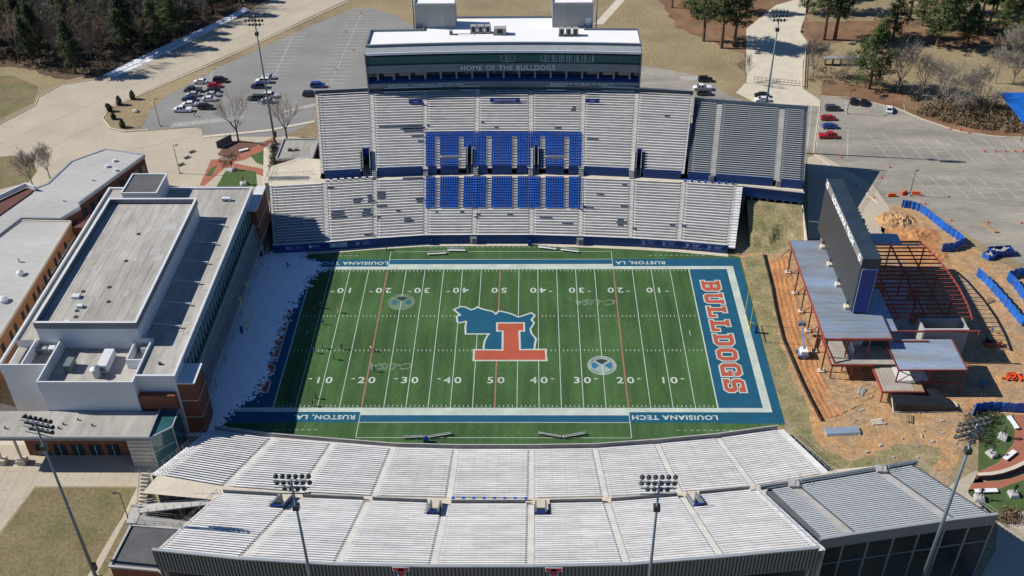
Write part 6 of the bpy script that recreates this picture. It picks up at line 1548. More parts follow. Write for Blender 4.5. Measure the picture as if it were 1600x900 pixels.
for p, k, c, rz, l in (
 ((-99.97,128.71,0.00), 'sedan', 'white', PI, 'white car at the top of the left row of parked cars'), ((-93.68,129.59,0.00), 'suv', 'black', 0, 'black sport utility at the top of the right row of the parked cluster'), ((-94.65,125.82,0.00), 'sedan', 'red', 0, 'bright red sedan in the left car park'),
 ((-100.89,122.64,0.00), 'pickup', 'grey', PI, 'dark grey pickup in the left car park'), ((-94.15,122.10,0.00), 'sedan', 'black', 0, 'black sedan below the bright red one'), ((-100.05,119.42,0.00), 'sedan', 'silver', PI, 'silver sedan below the dark grey pickup'), ((-93.67,119.35,0.00), 'sedan', 'silver', 0, 'silver sedan below the black sedan, in the right row'),
 ((-100.44,116.27,0.00), 'sedan', 'navy', PI, 'navy sedan in the left row of the parked cluster'), ((-93.91,116.20,0.00), 'sedan', 'white', 0, 'white sedan in the right row, above the large black sport utility'), ((-99.49,112.71,0.00), 'sedan', 'white', PI, 'white sedan directly above the white pickup'), ((-93.68,110.47,0.00), 'suv', 'black', 0, 'black sport utility right of the white pickup'), ((-100.45,108.80,0.00), 'pickup', 'white', PI, 'white pickup at the lower left of the parked cluster'),
 ((-78.40,131.81,0.00), 'sedan', 'silver', 0, 'silver sedan behind the left floodlight mast, topmost'), ((-79.70,128.96,0.00), 'suv', 'white', PI, 'white sport utility behind the left floodlight mast'), ((-80.37,125.20,0.00), 'suv', 'navy', PI, 'navy sport utility left of the floodlight mast'), ((-79.55,116.50,0.00), 'suv', 'green', PI, 'dark green sport utility under the bare tree'), ((-75.03,118.25,0.00), 'suv', 'white', 0, 'white sport utility right of the dark green one'), ((-74.91,114.67,0.00), 'sedan', 'silver', 0, 'grey sedan directly below the white sport utility by the mast'),
 ((-61.14,125.45,0.00), 'suv', 'blue', 0, 'blue sport utility above the corner of the far stand'), ((-62.52,119.03,0.00), 'suv', 'green', 0, 'dark sport utility partly hidden by the far stand corner'),
 ((63.71,128.27,0.00), 'suv', 'black', 0, 'black sport utility right of the press box'), ((61.89,122.25,0.00), 'pickup', 'white', PI, 'white pickup right of the press box'), ((62.01,118.61,0.00), 'suv', 'grey', 0, 'dark grey car below the white pickup by the press box'), ((79.80,117.08,0.00), 'sedan', 'black', PI, 'black car beside the far right floodlight mast'), ((79.45,113.98,0.00), 'sedan', 'white', PI, 'white car beside the far right floodlight mast'),
 ((107.26,112.82,0.00), 'sedan', 'black', R(70), 'black car left of a pair nosed in below the pines'), ((110.18,111.92,0.00), 'sedan', 'black', R(72), 'black car right of a pair nosed in below the pines'), ((116.72,107.13,0.00), 'sedan', 'white', R(74), 'white car parked alone at the edge of the right car park'),
 ((99.77,107.72,0.00), 'suv', 'grey', 0, 'dark grey car at the top of the right-hand row'), ((96.97,101.46,0.00), 'sedan', 'red', 0, 'red car directly below the dark grey car on the right'), ((96.33,96.18,0.00), 'sedan', 'blue', 0, 'blue car between two red cars on the right'), ((94.40,90.26,0.00), 'pickup', 'red', 0, 'red pickup at the bottom of the right-hand row')):
    car(p, k, c, rz, l)

# ================================================================== PEOPLE
def person_mesh(seed, stride=.3, arm=.3):
    r_ = random.Random(seed)
    J = {'pel': (0, 0, .95), 'chest': (0, .02, 1.32), 'neck': (0, .02, 1.52), 'head': (0, .05, 1.68), 'top': (0, .04, 1.78)}
    V = []; E = []; RD = []
    def add(p, r, par=None):
        V.append(p); RD.append(r); i = len(V)-1
        if par is not None: E.append((par, i))
        return i
    pel = add((0, 0, .95), (.17, .12)); w = add((0, 0, 1.12), (.15, .11), pel); ch = add((0, .01, 1.36), (.19, .12), w); nk = add((0, .01, 1.52), (.065, .065), ch); hd_ = add((0, .03, 1.66), (.10, .11), nk); add((0, .03, 1.77), (.06, .07), hd_)
    for s in (-1, 1):
        sh = add((s*.19, 0, 1.43), (.07, .07), ch); el = add((s*(.24+.1*arm), -.05+.1*s*stride, 1.17), (.05, .05), sh); add((s*(.22+.15*arm), .12+.1*s*stride, .96), (.035, .04), el)
        hp = add((s*.09, 0, .9), (.10, .10), pel); kn = add((s*.11, s*stride*.35+.04, .5), (.065, .07), hp); an = add((s*.12, s*stride*.6, .08), (.045, .05), kn); add((s*.13, s*stride*.6+.17, .04), (.04, .035), an)
    me = bpy.data.meshes.new('person'); me.from_pydata(V, E, []); o = bpy.data.objects.new('tmp', me); COL.objects.link(o)
    o.modifiers.new('s', 'SKIN'); bpy.context.view_layer.objects.active = o
    for i, v in enumerate(me.skin_vertices[0].data): v.radius = RD[i]
    me.skin_vertices[0].data[0].use_root = True
    sb_ = o.modifiers.new('u', 'SUBSURF'); sb_.levels = 1; sb_.render_levels = 1
    dg = bpy.context.evaluated_depsgraph_get(); dg.update(); out = bpy.data.meshes.new_from_object(o.evaluated_get(dg)); bpy.data.objects.remove(o)
    return out
mat('skin', (0.25, 0.13, 0.09), .7, var=0); mat('trousers', (0.03, 0.035, 0.05), .8, var=0); mat('hair', (0.02, 0.015, 0.012), .8, var=0)
for n_, c_2 in dict(red=(.5, .03, .03), blue=(.03, .09, .38), white=(.7, .7, .7), black=(.02, .02, .02), orange=(.75, .25, .05), grey=(.3, .3, .3)).items(): mat('shirt_'+n_, c_2, .8, var=0)
PM = [person_mesh(1, .5, .6), person_mesh(2, .15, .2), person_mesh(3, -.6, 1.0)]
def person(loc, shirt, rz, k, label, legs='trousers', group='people on the field'):
    t = thing('person', label, 'person', loc, group, rz)
    me = PM[k % 3].copy(); me.materials.clear()
    for z in ('shirt_'+shirt, legs, 'skin', 'hair'): me.materials.append(MAT[z])
    for p in me.polygons:
        c = p.center
        p.material_index = 1 if c.z < .93 and abs(c.x) < .2 else (3 if c.z > 1.72 else (2 if c.z > 1.5 else (0 if c.z > 1.0 else 2)))
        p.use_smooth = True
    o = bpy.data.objects.new('body', me); COL.objects.link(o); o.parent = t
zf = .02
def gp(p): return (p[0], p[1], zf)
for p, s, rz, k, l, lg in (((-42.33,7.04,0.00), 'red', 0, 0, 'person in red in the shade near the left hash marks', 'trousers'), ((-41.16,8.97,0.00), 'black', 1, 1, 'person in black in the shade just above the hash marks', 'trousers'), ((-36.88,7.28,0.00), 'orange', 2, 2, 'person in orange walking by the upper ten yard line', 'shirt_white'), ((-39.76,3.03,0.00), 'blue', 3, 0, 'person in blue at the edge of the shade', 'trousers'), ((-38.51,-5.55,0.00), 'grey', 1.5, 1, 'person in grey at the shade edge by the lower hash marks', 'trousers'), ((-34.23,-5.77,0.00), 'red', .6, 2, 'person in bright red standing on the lower hash marks', 'trousers'), ((-39.96,-7.07,0.00), 'blue', 4, 0, 'person in blue in the shade by the lower hash marks', 'shirt_blue'), ((-35.40,-9.23,0.00), 'black', 5, 1, 'person in black right of the ten yard line', 'trousers'), ((-27.64,-6.42,0.00), 'white', 2.2, 2, 'person in white beside the red twenty yard line', 'skin'), ((-26.11,-13.22,0.00), 'blue', .3, 0, 'person in blue above the twenty yard number', 'trousers'), ((-37.25,-21.67,0.00), 'black', 2, 1, 'person in black crouching near the lower left corner of the field', 'trousers'), ((-37.52,-24.00,0.00), 'red', 1, 0, 'person in red at the lower sideline', 'trousers'), ((-28.63,32.70,0.00), 'black', 1, 1, 'person in black by the far sideline', 'trousers')):
    person(gp(p), s, rz, k, l, lg)
person((-95.95,105.34,0.00), 'white', 1, 1, 'person in blue trousers beside the white pickup', 'shirt_blue', 'people off the field'); person((-77.67,113.37,0.00), 'blue', 2, 0, 'person in blue below the dark green sport utility', 'trousers', 'people off the field'); person((109.78,-0.06,0.00), 'blue', 2, 0, 'worker in blue standing in the shade of the site', 'trousers', 'people off the field')

# ================================================================== FIELD FURNITURE
def goal(x, s):
    t = thing('goal_post', 'yellow goal post at the %s end zone' % ('right' if s > 0 else 'snowy left'), 'goal post', (x+s*2.2, 0, .02), 'goal posts')
    b = MB(); b.path([(x+s*2.2, 0, .02), (x+s*2.2, 0, 1.8), (x+s*1.6, 0, 2.7), (x, 0, 3.05)], .11, 8); b.build('gooseneck', 'yellow', t)
    b = MB(); b.tube((x, -2.9, 3.05), (x, 2.9, 3.05), .09, .09, 8); b.build('crossbar', 'yellow', t)
    for y in (-2.9, 2.9): b = MB(); b.tube((x, y, 3.05), (x, y, 12.2), .07, .06, 8); b.build('upright', 'yellow', t)
    b = MB(); b.box((x+s*2.2, 0, 1.0), (.5, .5, 1.9)); b.build('pad', 'blue_paint', t)
goal(55.4, 1); goal(-55.4, -1)
def bench_(p, q, label):
    a = Vector(p); c = Vector(q); m_ = (a+c)/2; t = thing('team_bench', label, 'bench', (m_.x, m_.y, .02), 'aluminium team benches along the sidelines'); d = (c-a).normalized(); n = Vector((-d.y, d.x, 0))
    b = MB(); b.bar(a+Vector((0, 0, .47)), c+Vector((0, 0, .47)), .45, .06); b.build('seat', 'seat_white', t)
    s = 1 if m_.y > 0 else -1
    b = MB(); b.bar(a+n*s*.3+Vector((0, 0, .85)), c+n*s*.3+Vector((0, 0, .85)), .06, .3); b.build('backrest', 'seat_white', t)
    for k in range(4):
        e = a+(c-a)*(.06+.88*k/3); b = MB(); b.bar(e+Vector((0, 0, .02)), e+Vector((0, 0, .45)), .08); b.bar(e+n*s*.3+Vector((0, 0, .02)), e+n*s*.3+Vector((0, 0, .85)), .06); b.build('leg', 'frame_light', t)
bench_((-13.36,32.09,0.00), (-8.88,31.93,0.00), 'team bench on the far sideline left of midfield'); bench_((-18.19,30.43,0.00), (-13.60,30.83,0.00), 'grey team bench lying left of the other far bench'); bench_((9.30,33.42,0.00), (13.76,32.42,0.00), 'left half of the angled team benches on the far sideline'); bench_((14.87,32.27,0.00), (19.29,31.28,0.00), 'right half of the angled team benches on the far sideline')
bench_((-18.07,-33.21,0.00), (-13.63,-33.02,0.00), 'left half of the left pair of near sideline benches'); bench_((-13.11,-33.11,0.00), (-8.45,-32.11,0.00), 'right half of the left pair of near sideline benches'); bench_((8.91,-31.99,0.00), (13.35,-33.05,0.00), 'left half of the right pair of near sideline benches'); bench_((13.73,-33.05,0.00), (18.22,-31.97,0.00), 'right half of the right pair of near sideline benches')
for p, l in (((-17.60,35.22,0.00), 'blue covered equipment by the far wall left of midfield'), ((7.22,34.84,0.00), 'blue covered equipment by the far wall right of midfield'), ((-13.27,-34.26,0.00), 'blue covered equipment between the near sideline benches')):
    t = thing('equipment_cover', l, 'equipment', (p[0], p[1], .02)); b = MB(); b.prism([(p[0]-.5, p[1]-.35), (p[0]+.5, p[1]-.35), (p[0]+.45, p[1]+.4), (p[0]-.45, p[1]+.4)], .02, 1.1); b.prism([(p[0]-.3, p[1]-.2), (p[0]+.3, p[1]-.2), (p[0]+.25, p[1]+.25), (p[0]-.25, p[1]+.25)], 1.1, 1.5); b.build('cover', 'blue_deep', t)

# ================================================================== SITE CLUTTER (east)
def fence(px, label, h=2.0, m='blue_tarp', nm='screen_fence', grp='blue screened site fences'):
    c = px[len(px)//2]; t = thing(nm, label, 'fence', (c[0], c[1], 0), grp)
    for i, (a, e) in enumerate(zip(px, px[1:])):
        b = MB(); n = 6
        A_, E_ = Vector(a), Vector(e); d = E_-A_; nn = Vector((-d.y, d.x)).normalized()
        pts = [A_+d*(k/n)+nn*(.18*math.sin(k*2.1+i)) for k in range(n+1)]; b.wall([tuple(p) for p in pts], .05, h, .06); b.build('screen_panel', m, t)
        b = MB(); b.tube((a[0], a[1], 0), (a[0], a[1], h+.15), .05, .05, 6); b.build('post', 'rail', t)
    b = MB(); b.tube((px[-1][0], px[-1][1], 0), (px[-1][0], px[-1][1], h+.15), .05, .05, 6); b.build('post', 'rail', t)
fence([(104.72,52.08),(106.63,51.75),(108.82,50.18),(110.21,47.10),(111.37,43.47),(112.84,39.92),(114.30,37.02),(115.04,34.46),(111.63,32.23),(108.63,31.68)], 'blue screened fence bending round the spoil heap', 2.3)
fence([(113.75,21.46),(114.62,19.14),(115.41,14.59),(116.18,10.19),(116.73,6.14),(117.40,2.20)], 'long blue screened fence strip right of the unfinished building', 2.4)
fence([(120.21,19.64),(120.87,17.34),(121.14,14.09),(121.43,10.18)], 'blue screened fence cut off by the right photo edge', 2.6); fence([(120.70,20.15),(123.69,21.69),(126.72,21.69)], 'short blue screened fence behind the one at the right edge', 2.2)
fence([(96.54,-26.63),(97.18,-25.51),(100.46,-24.94),(104.19,-25.31),(109.84,-25.68)], 'blue screened fence above the memorial lawn', 2.4)
def container(p, label, l=6, w=2.5, h=2.6, m='blue_deep', rz=0.0):
    t = thing('skip', label, 'container', p); b = MB(); b.box((p[0], p[1], .12), (l, w, .24), rz); b.build('floor', m, t)
    for s in (-1, 1):
        b = MB(); b.box((p[0]-s*math.sin(rz)*w/2, p[1]+s*math.cos(rz)*w/2, h/2+.05), (l, .12, h), rz); b.build('side', m, t); b = MB(); b.box((p[0]+s*math.cos(rz)*l/2, p[1]+s*math.sin(rz)*l/2, h/2+.05), (.12, w, h), rz); b.build('end', m, t)
    r_ = random.Random(3); b = MB()
    for i in range(14): b.box((p[0]+r_.uniform(-l/3, l/3), p[1]+r_.uniform(-w/4, w/4), h*.8+r_.uniform(-.3, .25)), (r_.uniform(.4, 1.6), r_.uniform(.15, .4), r_.uniform(.1, .3)), r_.uniform(0, 3))
    b.build('rubble', 'stone', t, kind='stuff')
container((122.63,30.53,0.00), 'blue site skip filled with rubble above the site road', 5.5, 2.2, 1.6, rz=.1); container((119.50,29.17,0.00), 'blue site skip left of the rubble-filled one', 2.6, 2.0, 1.2, 'blue_tarp', rz=.5)
# spoil heap
def heap(poly, h, label, m, seed, name='spoil_heap'):
    xs_ = [p[0] for p in poly]; ys_ = [p[1] for p in poly]; b = MB(); n = 26; x0, x1, y0, y1 = min(xs_), max(xs_), min(ys_), max(ys_); cx, cy = (x0+x1)/2, (y0+y1)/2; idx = {}
    for i in range(n+1):
        for j in range(n+1):
            x = x0+(x1-x0)*i/n; y = y0+(y1-y0)*j/n; e = 1-((x-cx)/(x1-x0)*2)**2-((y-cy)/(y1-y0)*2)**2
            z = h*max(-.2, e)*(0.6+.7*mnoise.noise(Vector((x*.35, y*.35, seed)))+.35*mnoise.noise(Vector((x*1.1, y*1.1, seed+3))))-.05
            b.v.append((x, y, z))
    for i in range(n):
        for j in range(n): b.f.append((i*(n+1)+j, (i+1)*(n+1)+j, (i+1)*(n+1)+j+1, i*(n+1)+j+1)); b.m.append(0)
    t = b.build(name, m, smooth=False); tag(t, label, 'soil heap'); return t
heap([(98.71,50.23),(107.00,50.19),(104.17,40.54),(96.11,40.58)], 2.0, 'broken yellow and red spoil heap inside the blue fence', 'dirt', 2); heap([(98.53,43.53),(111.60,41.10),(107.85,34.20),(97.41,36.51)], .9, 'low red spoil heap beside the metal roof', 'red_dirt', 5); heap([(103.03,33.94),(110.13,33.91),(107.77,26.50),(100.83,26.52)], .8, 'small red earth heap right of the joists', 'red_dirt', 9)
def ruts(poly, curve, label, m, seed, amp=.16, pitch=1.15):
    """raised and furrowed wheel tracks running parallel to a curve"""
    C = [Vector(p) for p in curve]; xs_ = [p[0] for p in poly]; ys_ = [p[1] for p in poly]; st_ = .22; b = MB(); idx = {}
    def dist(x, y):
        best = 1e9; P_ = Vector((x, y))
        for a, c in zip(C, C[1:]):
            d = c-a; t = max(0, min(1, (P_-a).dot(d)/d.length_squared)); q = a+d*t; e = (P_-q).length
            if e < abs(best): best = e*(1 if d.cross(P_-a) > 0 else -1)
        return best
    nx_ = int((max(xs_)-min(xs_))/st_); ny_ = int((max(ys_)-min(ys_))/st_)
    for i in range(nx_):
        for j in range(ny_):
            x = min(xs_)+i*st_; y = min(ys_)+j*st_
            if not inpoly(x, y, poly): continue
            ids = []
            for a, c in ((0, 0), (1, 0), (1, 1), (0, 1)):
                k = (i+a, j+c)
                if k not in idx:
                    X = min(xs_)+k[0]*st_; Y = min(ys_)+k[1]*st_; d = dist(X, Y)+.5*mnoise.noise(Vector((X*.25, Y*.25, seed)))
                    f = .5+.5*math.sin(d*6.283/pitch); g_2 = .6+.8*mnoise.noise(Vector((X*.5, Y*.5, seed+4)))
                    idx[k] = len(b.v); b.v.append((X, Y, .02+amp*max(0, f*g_2)+.05*mnoise.noise(Vector((X*2, Y*2, seed)))))
                ids.append(idx[k])
            b.f.append(tuple(ids)); b.m.append(0)
    o = b.build('tyre_ruts', m, smooth=True); o['kind'] = 'stuff'; o['label'] = label
ruts([(66.37,27.70),(70.54,29.87),(69.95,19.24),(68.71,4.56),(68.68,-8.79),(69.63,-19.02),(70.79,-26.30),(66.89,-27.60),(65.55,-17.03),(64.93,-5.57),(64.84,6.91),(65.23,16.70)], [(67.46,28.51),(66.25,14.19),(65.60,-2.27),(66.19,-14.00),(67.52,-24.80),(67.96,-28.52)], 'ridged tyre ruts in the red earth along the field end', 'red_dirt', 2)
ruts([(69.38,-15.42),(75.13,-15.01),(79.49,-17.82),(77.76,-21.35),(72.71,-24.79),(68.30,-27.05),(68.17,-21.94)], [(67.95,-17.03),(72.72,-19.41),(78.90,-17.02)], 'curved tyre ridges in the earth in front of the unfinished building', 'dirt', 5, .2, 1.3)
sf = thing('silt_fence', 'black silt fence between the grass verge and the earth of the site', 'fence', (63.05,-4.48,0.00)); pts = [(64.68,30.44),(64.18,16.70),(63.54,9.30),(63.06,-2.27),(63.41,-6.22),(64.09,-15.02),(64.70,-20.98),(65.74,-28.16)]
b = MB(); b.wall(pts, 0, .75, .06); b.build('fabric', 'black_wrap', sf)
for p in pts: b = MB(); b.box((p[0], p[1], .5), (.07, .07, 1.0)); b.build('stake', 'wood', sf)
# materials stacked about the site
for i, (q_, l_, a_2, m_) in enumerate((((73.13,-6.22,0.00), 'pallet of pale boards beside the boom lift', .3, 'wood'), ((76.03,-19.40,0.00), 'small stack of grey blocks in front of the unfinished building', 1.0, 'stone'), ((88.51,-24.77,0.00), 'low pile of boards near the wrapped wall', .2, 'wood'), ((101.93,-17.01,0.00), 'bundle of steel bars in the open earth on the right', .9, 'pole_steel'), ((113.33,11.64,0.00), 'pallet of boards between the joists and the long blue fence', .5, 'wood'), ((76.91,-28.51,0.00), 'stack of forms on the earth below the wrapped wall', .1, 'concrete_pale'), ((83.56,-27.58,0.00), 'short stack of pale planks on the open earth', 1.3, 'wood'))):
    t = thing('material_stack', l_, 'material stack', q_)
    for k in range(5):
        b = MB(); b.box((q_[0]-.5*math.sin(a_2)*(k-2)*.6, q_[1]+.5*math.cos(a_2)*(k-2)*.6, .14+.12*(k % 2)), (2.4-.2*(k % 3), .26, .26), a_2+.04*k); b.build('board', m_, t)
# boom lift
p = (66.38,-7.94,0.00); bl_ = thing('boom_lift', 'pale blue boom lift parked on the earth left of the unfinished building', 'lift', p)
b = MB(); b.box((p[0], p[1], .75), (2.0, 2.6, .9)); b.build('chassis', 'lift_blue', bl_); b = MB(); b.box((p[0], p[1]-.2, 1.6), (1.5, 1.8, .8)); b.build('turret', 'sign_white', bl_)
b = MB(); b.bar((p[0], p[1], 1.9), (p[0]+.8, p[1]+6.5, 3.2), .4, .4); b.build('boom', 'lift_blue', bl_); b = MB(); b.box((p[0]+.9, p[1]+7.2, 3.2), (1.6, .9, .9)); b.build('basket', 'panel_grey', bl_)
for sx_ in (-1, 1):
    for sy in (-.9, .9): b = MB(); b.tube((p[0]+sx_*.95-.2, p[1]+sy, .45), (p[0]+sx_*.95+.2, p[1]+sy, .45), .45, .45, 12); b.build('wheel', 'tyre', bl_)
for q, l, rz in (((103.72,57.51,0.00), 'orange water barrier, leftmost of three by the lamp post', .05), ((107.31,58.79,0.00), 'orange water barrier in the middle of three, nearest the lamp post', .7), ((110.44,58.45,0.00), 'orange water barrier, rightmost of three by the lamp post', -.2)):
    t = thing('traffic_barrier', l, 'barrier', q, 'orange barriers in the right car park'); b = MB(); b.box((q[0], q[1], .2), (2.2, .7, .4), rz); b.box((q[0], q[1], .65), (2.1, .4, .55), rz); b.build('barrier_body', 'orange', t)
ck = MB(); ck.tube((0, 0, .04), (0, 0, .85), .26, .06, 8); ck.box((0, 0, .03), (.6, .6, .06)); ckm = mk(ck, 'traffic_cone', ['cone'])
cones = [(95.33,78.57,0.00), (103.61,67.18,0.00), (95.71,62.83,0.00), (97.44,60.16,0.00), (98.80,56.89,0.00), (111.36,53.62,0.00), (115.62,45.55,0.00), (132.94,44.27,0.00), (131.24,95.07,0.00), (135.87,92.66,0.00), (134.10,94.65,0.00), (136.67,81.57,0.00), (139.73,81.55,0.00), (142.44,81.53,0.00), (145.14,81.51,0.00), (147.48,81.49,0.00), (124.60,44.61,0.00), (107.41,72.73,0.00), (-53.65,153.80,0.00), (-57.30,138.41,0.00), (-58.61,169.88,0.00), (-55.30,186.42,0.00), (-57.61,125.41,0.00)]
CONE_L = ['traffic cone at the tip of the mast shadow beside the grandstand extension', 'traffic cone on the open asphalt above the orange barriers', 'traffic cone on the apron edge, farthest of a row of three behind the board', 'traffic cone on the apron edge, middle of a row of three behind the board', 'traffic cone on the apron edge, nearest of a row of three behind the board', 'traffic cone just above the bend of the blue fence', 'traffic cone between the blue fence and the timber stack',
 'traffic cone at the right photo edge level with the timber stack', 'traffic cone by the leaf litter kerb, leftmost of three', 'traffic cone by the leaf litter kerb, rightmost of three', 'traffic cone by the leaf litter kerb, middle of three', 'first traffic cone from the left in the row at the right photo edge', 'second traffic cone from the left in the row at the right photo edge', 'third traffic cone from the left in the row at the right photo edge', 'fourth traffic cone from the left in the row at the right photo edge', 'last traffic cone in the row at the right photo edge', 'traffic cone beside the timber stack', 'traffic cone alone above the left orange barrier',
 'red cone on the left car park line, third from its near end', 'red cone on the left car park line, second from its near end', 'red cone on the left car park line, second from its far end', 'red cone at the far end of the left car park line', 'red cone at the near end of the left car park line']
for i, q in enumerate(cones):
    o = bpy.data.objects.new('traffic_cone', ckm); COL.objects.link(o); o.location = (q[0], q[1], .012); o.scale = (.95, .95, .95)
    tag(o, CONE_L[i], 'traffic cone', 'cones on the right car park' if i < 18 else 'cones on the left car park')
wp = (123.99,41.93,0.00); t = thing('timber_stack', 'stack of pale timber planks lying on the right car park', 'timber', wp)
for k in range(4): b = MB(); b.box((wp[0]-.3+.28*k, wp[1], .2), (.22, 4.6, .35), .5); b.build('plank', 'wood', t)
p = (69.31,-31.42,0.00); t = thing('steel_plate_stack', 'blue grey stack of steel sheets on the verge behind the near stand', 'sheet stack', p)
for k in range(3): b = MB(); b.box((p[0], p[1]+.12*k, .1+.16*k), (6.8, 1.7, .14), .06); b.build('sheet', 'metal_deck', t)
r_ = random.Random(9)
DB = [(74.01,-24.79),(92.13,-24.77),(91.14,-35.60),(82.42,-39.88),(65.70,-38.23)]
b = MB()
for i in range(45):
    x = r_.uniform(70, 98); y = r_.uniform(-42, -24)
    if inpoly(x, y, DB): b.box((x, y, .12), (r_.uniform(.2, .9), r_.uniform(.15, .5), r_.uniform(.15, .4)), r_.uniform(0, 3))
o = b.build('rubble', 'stone'); o['kind'] = 'stuff'; o['label'] = 'scattered rubble on the earth in front of the unfinished building'
p = (107.66,-4.49,0.00); t = thing('earth_digger', 'red compact machine in the shade of the unfinished building', 'digger', p)
b = MB(); b.box((p[0], p[1], .8), (2.6, 1.4, .8)); b.build('chassis', 'red_steel', t); b = MB(); b.box((p[0]-.3, p[1], 1.6), (1.2, 1.1, .9)); b.build('cab', 'car_glass', t); b = MB(); b.bar((p[0]+1.0, p[1], 1.2), (p[0]+2.6, p[1], .5), .25); b.box((p[0]+2.7, p[1], .45), (.5, 1.3, .5)); b.build('bucket', 'red_steel', t)
p = (109.64,-15.19,0.00); t = thing('orange_mesh_pile', 'crumpled pile of orange mesh at the right edge of the site', 'mesh pile', p)
b = MB()
for k in range(26): b.box((p[0]+r_.gauss(0, 1.3), p[1]+r_.gauss(0, .7), .25+abs(r_.gauss(0, .2))), (r_.uniform(.5, 1.4), r_.uniform(.05, .3), r_.uniform(.2, .7)), r_.uniform(0, 3))
b.build('mesh_folds', 'orange', t, kind='stuff')

# ================================================================== MEMORIAL GARDEN (bottom right)
sheet('garden_lawn', [(97.82,-27.00),(105.14,-26.24),(102.32,-33.83),(97.23,-39.34),(92.47,-41.84)], .012, 'lawn_green'); sheet('garden_lawn', [(89.01,-46.38),(94.76,-46.20),(106.12,-41.47),(102.63,-50.23),(96.23,-51.78),(92.11,-53.60)], .012, 'lawn_green')
sheet('brick_path', [(105.14,-26.24),(112.18,-26.23),(106.98,-39.31),(101.10,-41.98),(97.00,-42.65),(91.95,-42.99),(92.17,-42.01),(97.11,-39.67),(102.19,-34.18)], .012, 'brick_paver'); sheet('brick_path', [(90.27,-44.78),(95.45,-44.28),(100.85,-42.64),(106.58,-40.31),(106.12,-41.47),(94.76,-46.20),(88.85,-46.85)], .012, 'brick_paver'); sheet('garden_paving', [(85.37,-45.91),(91.20,-42.01),(92.82,-41.51),(88.75,-47.17),(91.95,-54.05),(89.05,-60.56),(78.53,-73.85),(93.26,-73.77),(102.03,-51.76),(96.23,-51.78),(92.00,-53.90)], .008, 'concrete')
gw = thing('garden_wall', 'curved low wall with pale cap across the brick garden', 'wall', (97.06,-43.14,0.00)); pw_ = [(91.61,-43.64),(93.95,-43.47),(96.16,-42.98),(98.69,-41.99),(100.93,-40.83),(103.57,-39.32),(108.06,-36.59)]
b = MB(); b.wall(pw_, 0, 1.1, .5); b.build('wall_stem', 'brick_dark', gw); b = MB(); b.wall(pw_, 1.104, 1.25, .75); b.build('cap', 'concrete_pale', gw)
def slab_bench(p, rz, l, label):
    t = thing('stone_bench', label, 'bench', p, 'pale stone benches in the garden'); b = MB(); b.box((p[0], p[1], .45), (l, .9, .16), rz); b.build('seat', 'sign_white', t)
    for s in (-.35, .35): b = MB(); b.box((p[0]+s*l*math.cos(rz), p[1]+s*l*math.sin(rz), .19), (.5, .7, .36), rz); b.build('leg', 'stone', t)
slab_bench((103.80,-28.82,0.00), R(97), 3.6, 'stone bench standing between the upper lawn and brick path'); slab_bench((99.86,-37.81,0.00), R(38), 3.4, 'stone bench set at an angle beside the upper garden lawn'); slab_bench((92.11,-47.00,0.00), R(3), 4.2, 'stone bench along the lower brick path'); slab_bench((96.32,-47.77,0.00), R(70), 0.01+2, 'short stone bench behind a statue on the lower lawn') if False else None
def statue(p, label, rz, k):
    t = thing('statue', label, 'statue', p, 'bronze figures on stone blocks', rz)
    bmv = bmesh.new(); bmesh.ops.create_cube(bmv, size=1)
    for v in bmv.verts: v.co.x *= 1.9+random.uniform(-.2, .2); v.co.y *= 1.7+random.uniform(-.2, .2); v.co.z = (v.co.z+.5)*.8; v.co.xy *= (.8 if v.co.z > .4 else 1.1)
    bmesh.ops.bevel(bmv, geom=bmv.edges[:], offset=.1, segments=1, affect='EDGES'); me = bpy.data.meshes.new('block'); bmv.to_mesh(me); bmv.free(); me.materials.append(MAT['stone']); o = bpy.data.objects.new('block', me); COL.objects.link(o); o.parent = t
    me = PM[k % 3].copy(); me.materials.clear(); me.materials.append(MAT['bronze'])
    for q in me.polygons: q.material_index = 0
    o = bpy.data.objects.new('figure', me); COL.objects.link(o); o.parent = t; o.location = (0, 0, .75); o.scale = (1.35, 1.35, 1.35)
statue((100.46,-32.78,0.00), 'bronze figure on a stone block, upper right of the garden lawn', 1, 0); statue((96.55,-37.48,0.00), 'bronze figure on a stone block, lower on the upper garden lawn', 2, 2); statue((96.91,-47.77,0.00), 'bronze figure on a stone block beside the lower brick path', 0, 1); statue((90.34,-48.73,0.00), 'bronze figure on a stone block behind the stand railing', 3, 2)
# forecourt lawns and brick paths left of the far stand
sheet('garden_lawn', [(-77.18,73.98),(-69.80,71.79),(-67.66,63.46),(-78.99,63.53),(-78.49,71.85)], .016, 'lawn_green'); sheet('garden_lawn', [(-73.41,80.91),(-70.14,83.89),(-68.11,75.00),(-70.87,76.84)], .016, 'lawn_green'); sheet('garden_lawn', [(-83.02,74.02),(-81.54,75.46),(-81.87,69.40),(-83.31,69.41)], .016, 'lawn_green')
sheet('mulch_bed', [(-82.77,85.13),(-79.03,90.12),(-73.83,88.91),(-71.07,86.57),(-74.94,82.79),(-78.74,79.09),(-82.98,81.35)], .012, 'mulch', rag=.2); sheet('brick_path', [(-84.20,78.76),(-78.93,78.36),(-71.18,88.89),(-68.77,92.01),(-67.68,86.54),(-74.51,78.33),(-78.22,76.89),(-67.92,73.20),(-66.86,68.96),(-70.55,71.09),(-79.00,74.00),(-82.35,64.23),(-83.78,64.24)], .014, 'brick_paver'); sheet('brick_path', [(-68.23,62.79),(-65.75,62.77),(-64.79,58.11),(-66.88,58.12)], .014, 'brick_paver'); sheet('walk', [(-70.37,85.03),(-68.90,88.87),(-64.26,64.12),(-62.63,51.02),(-64.35,49.46),(-66.21,64.13)], .018, 'concrete_pale')
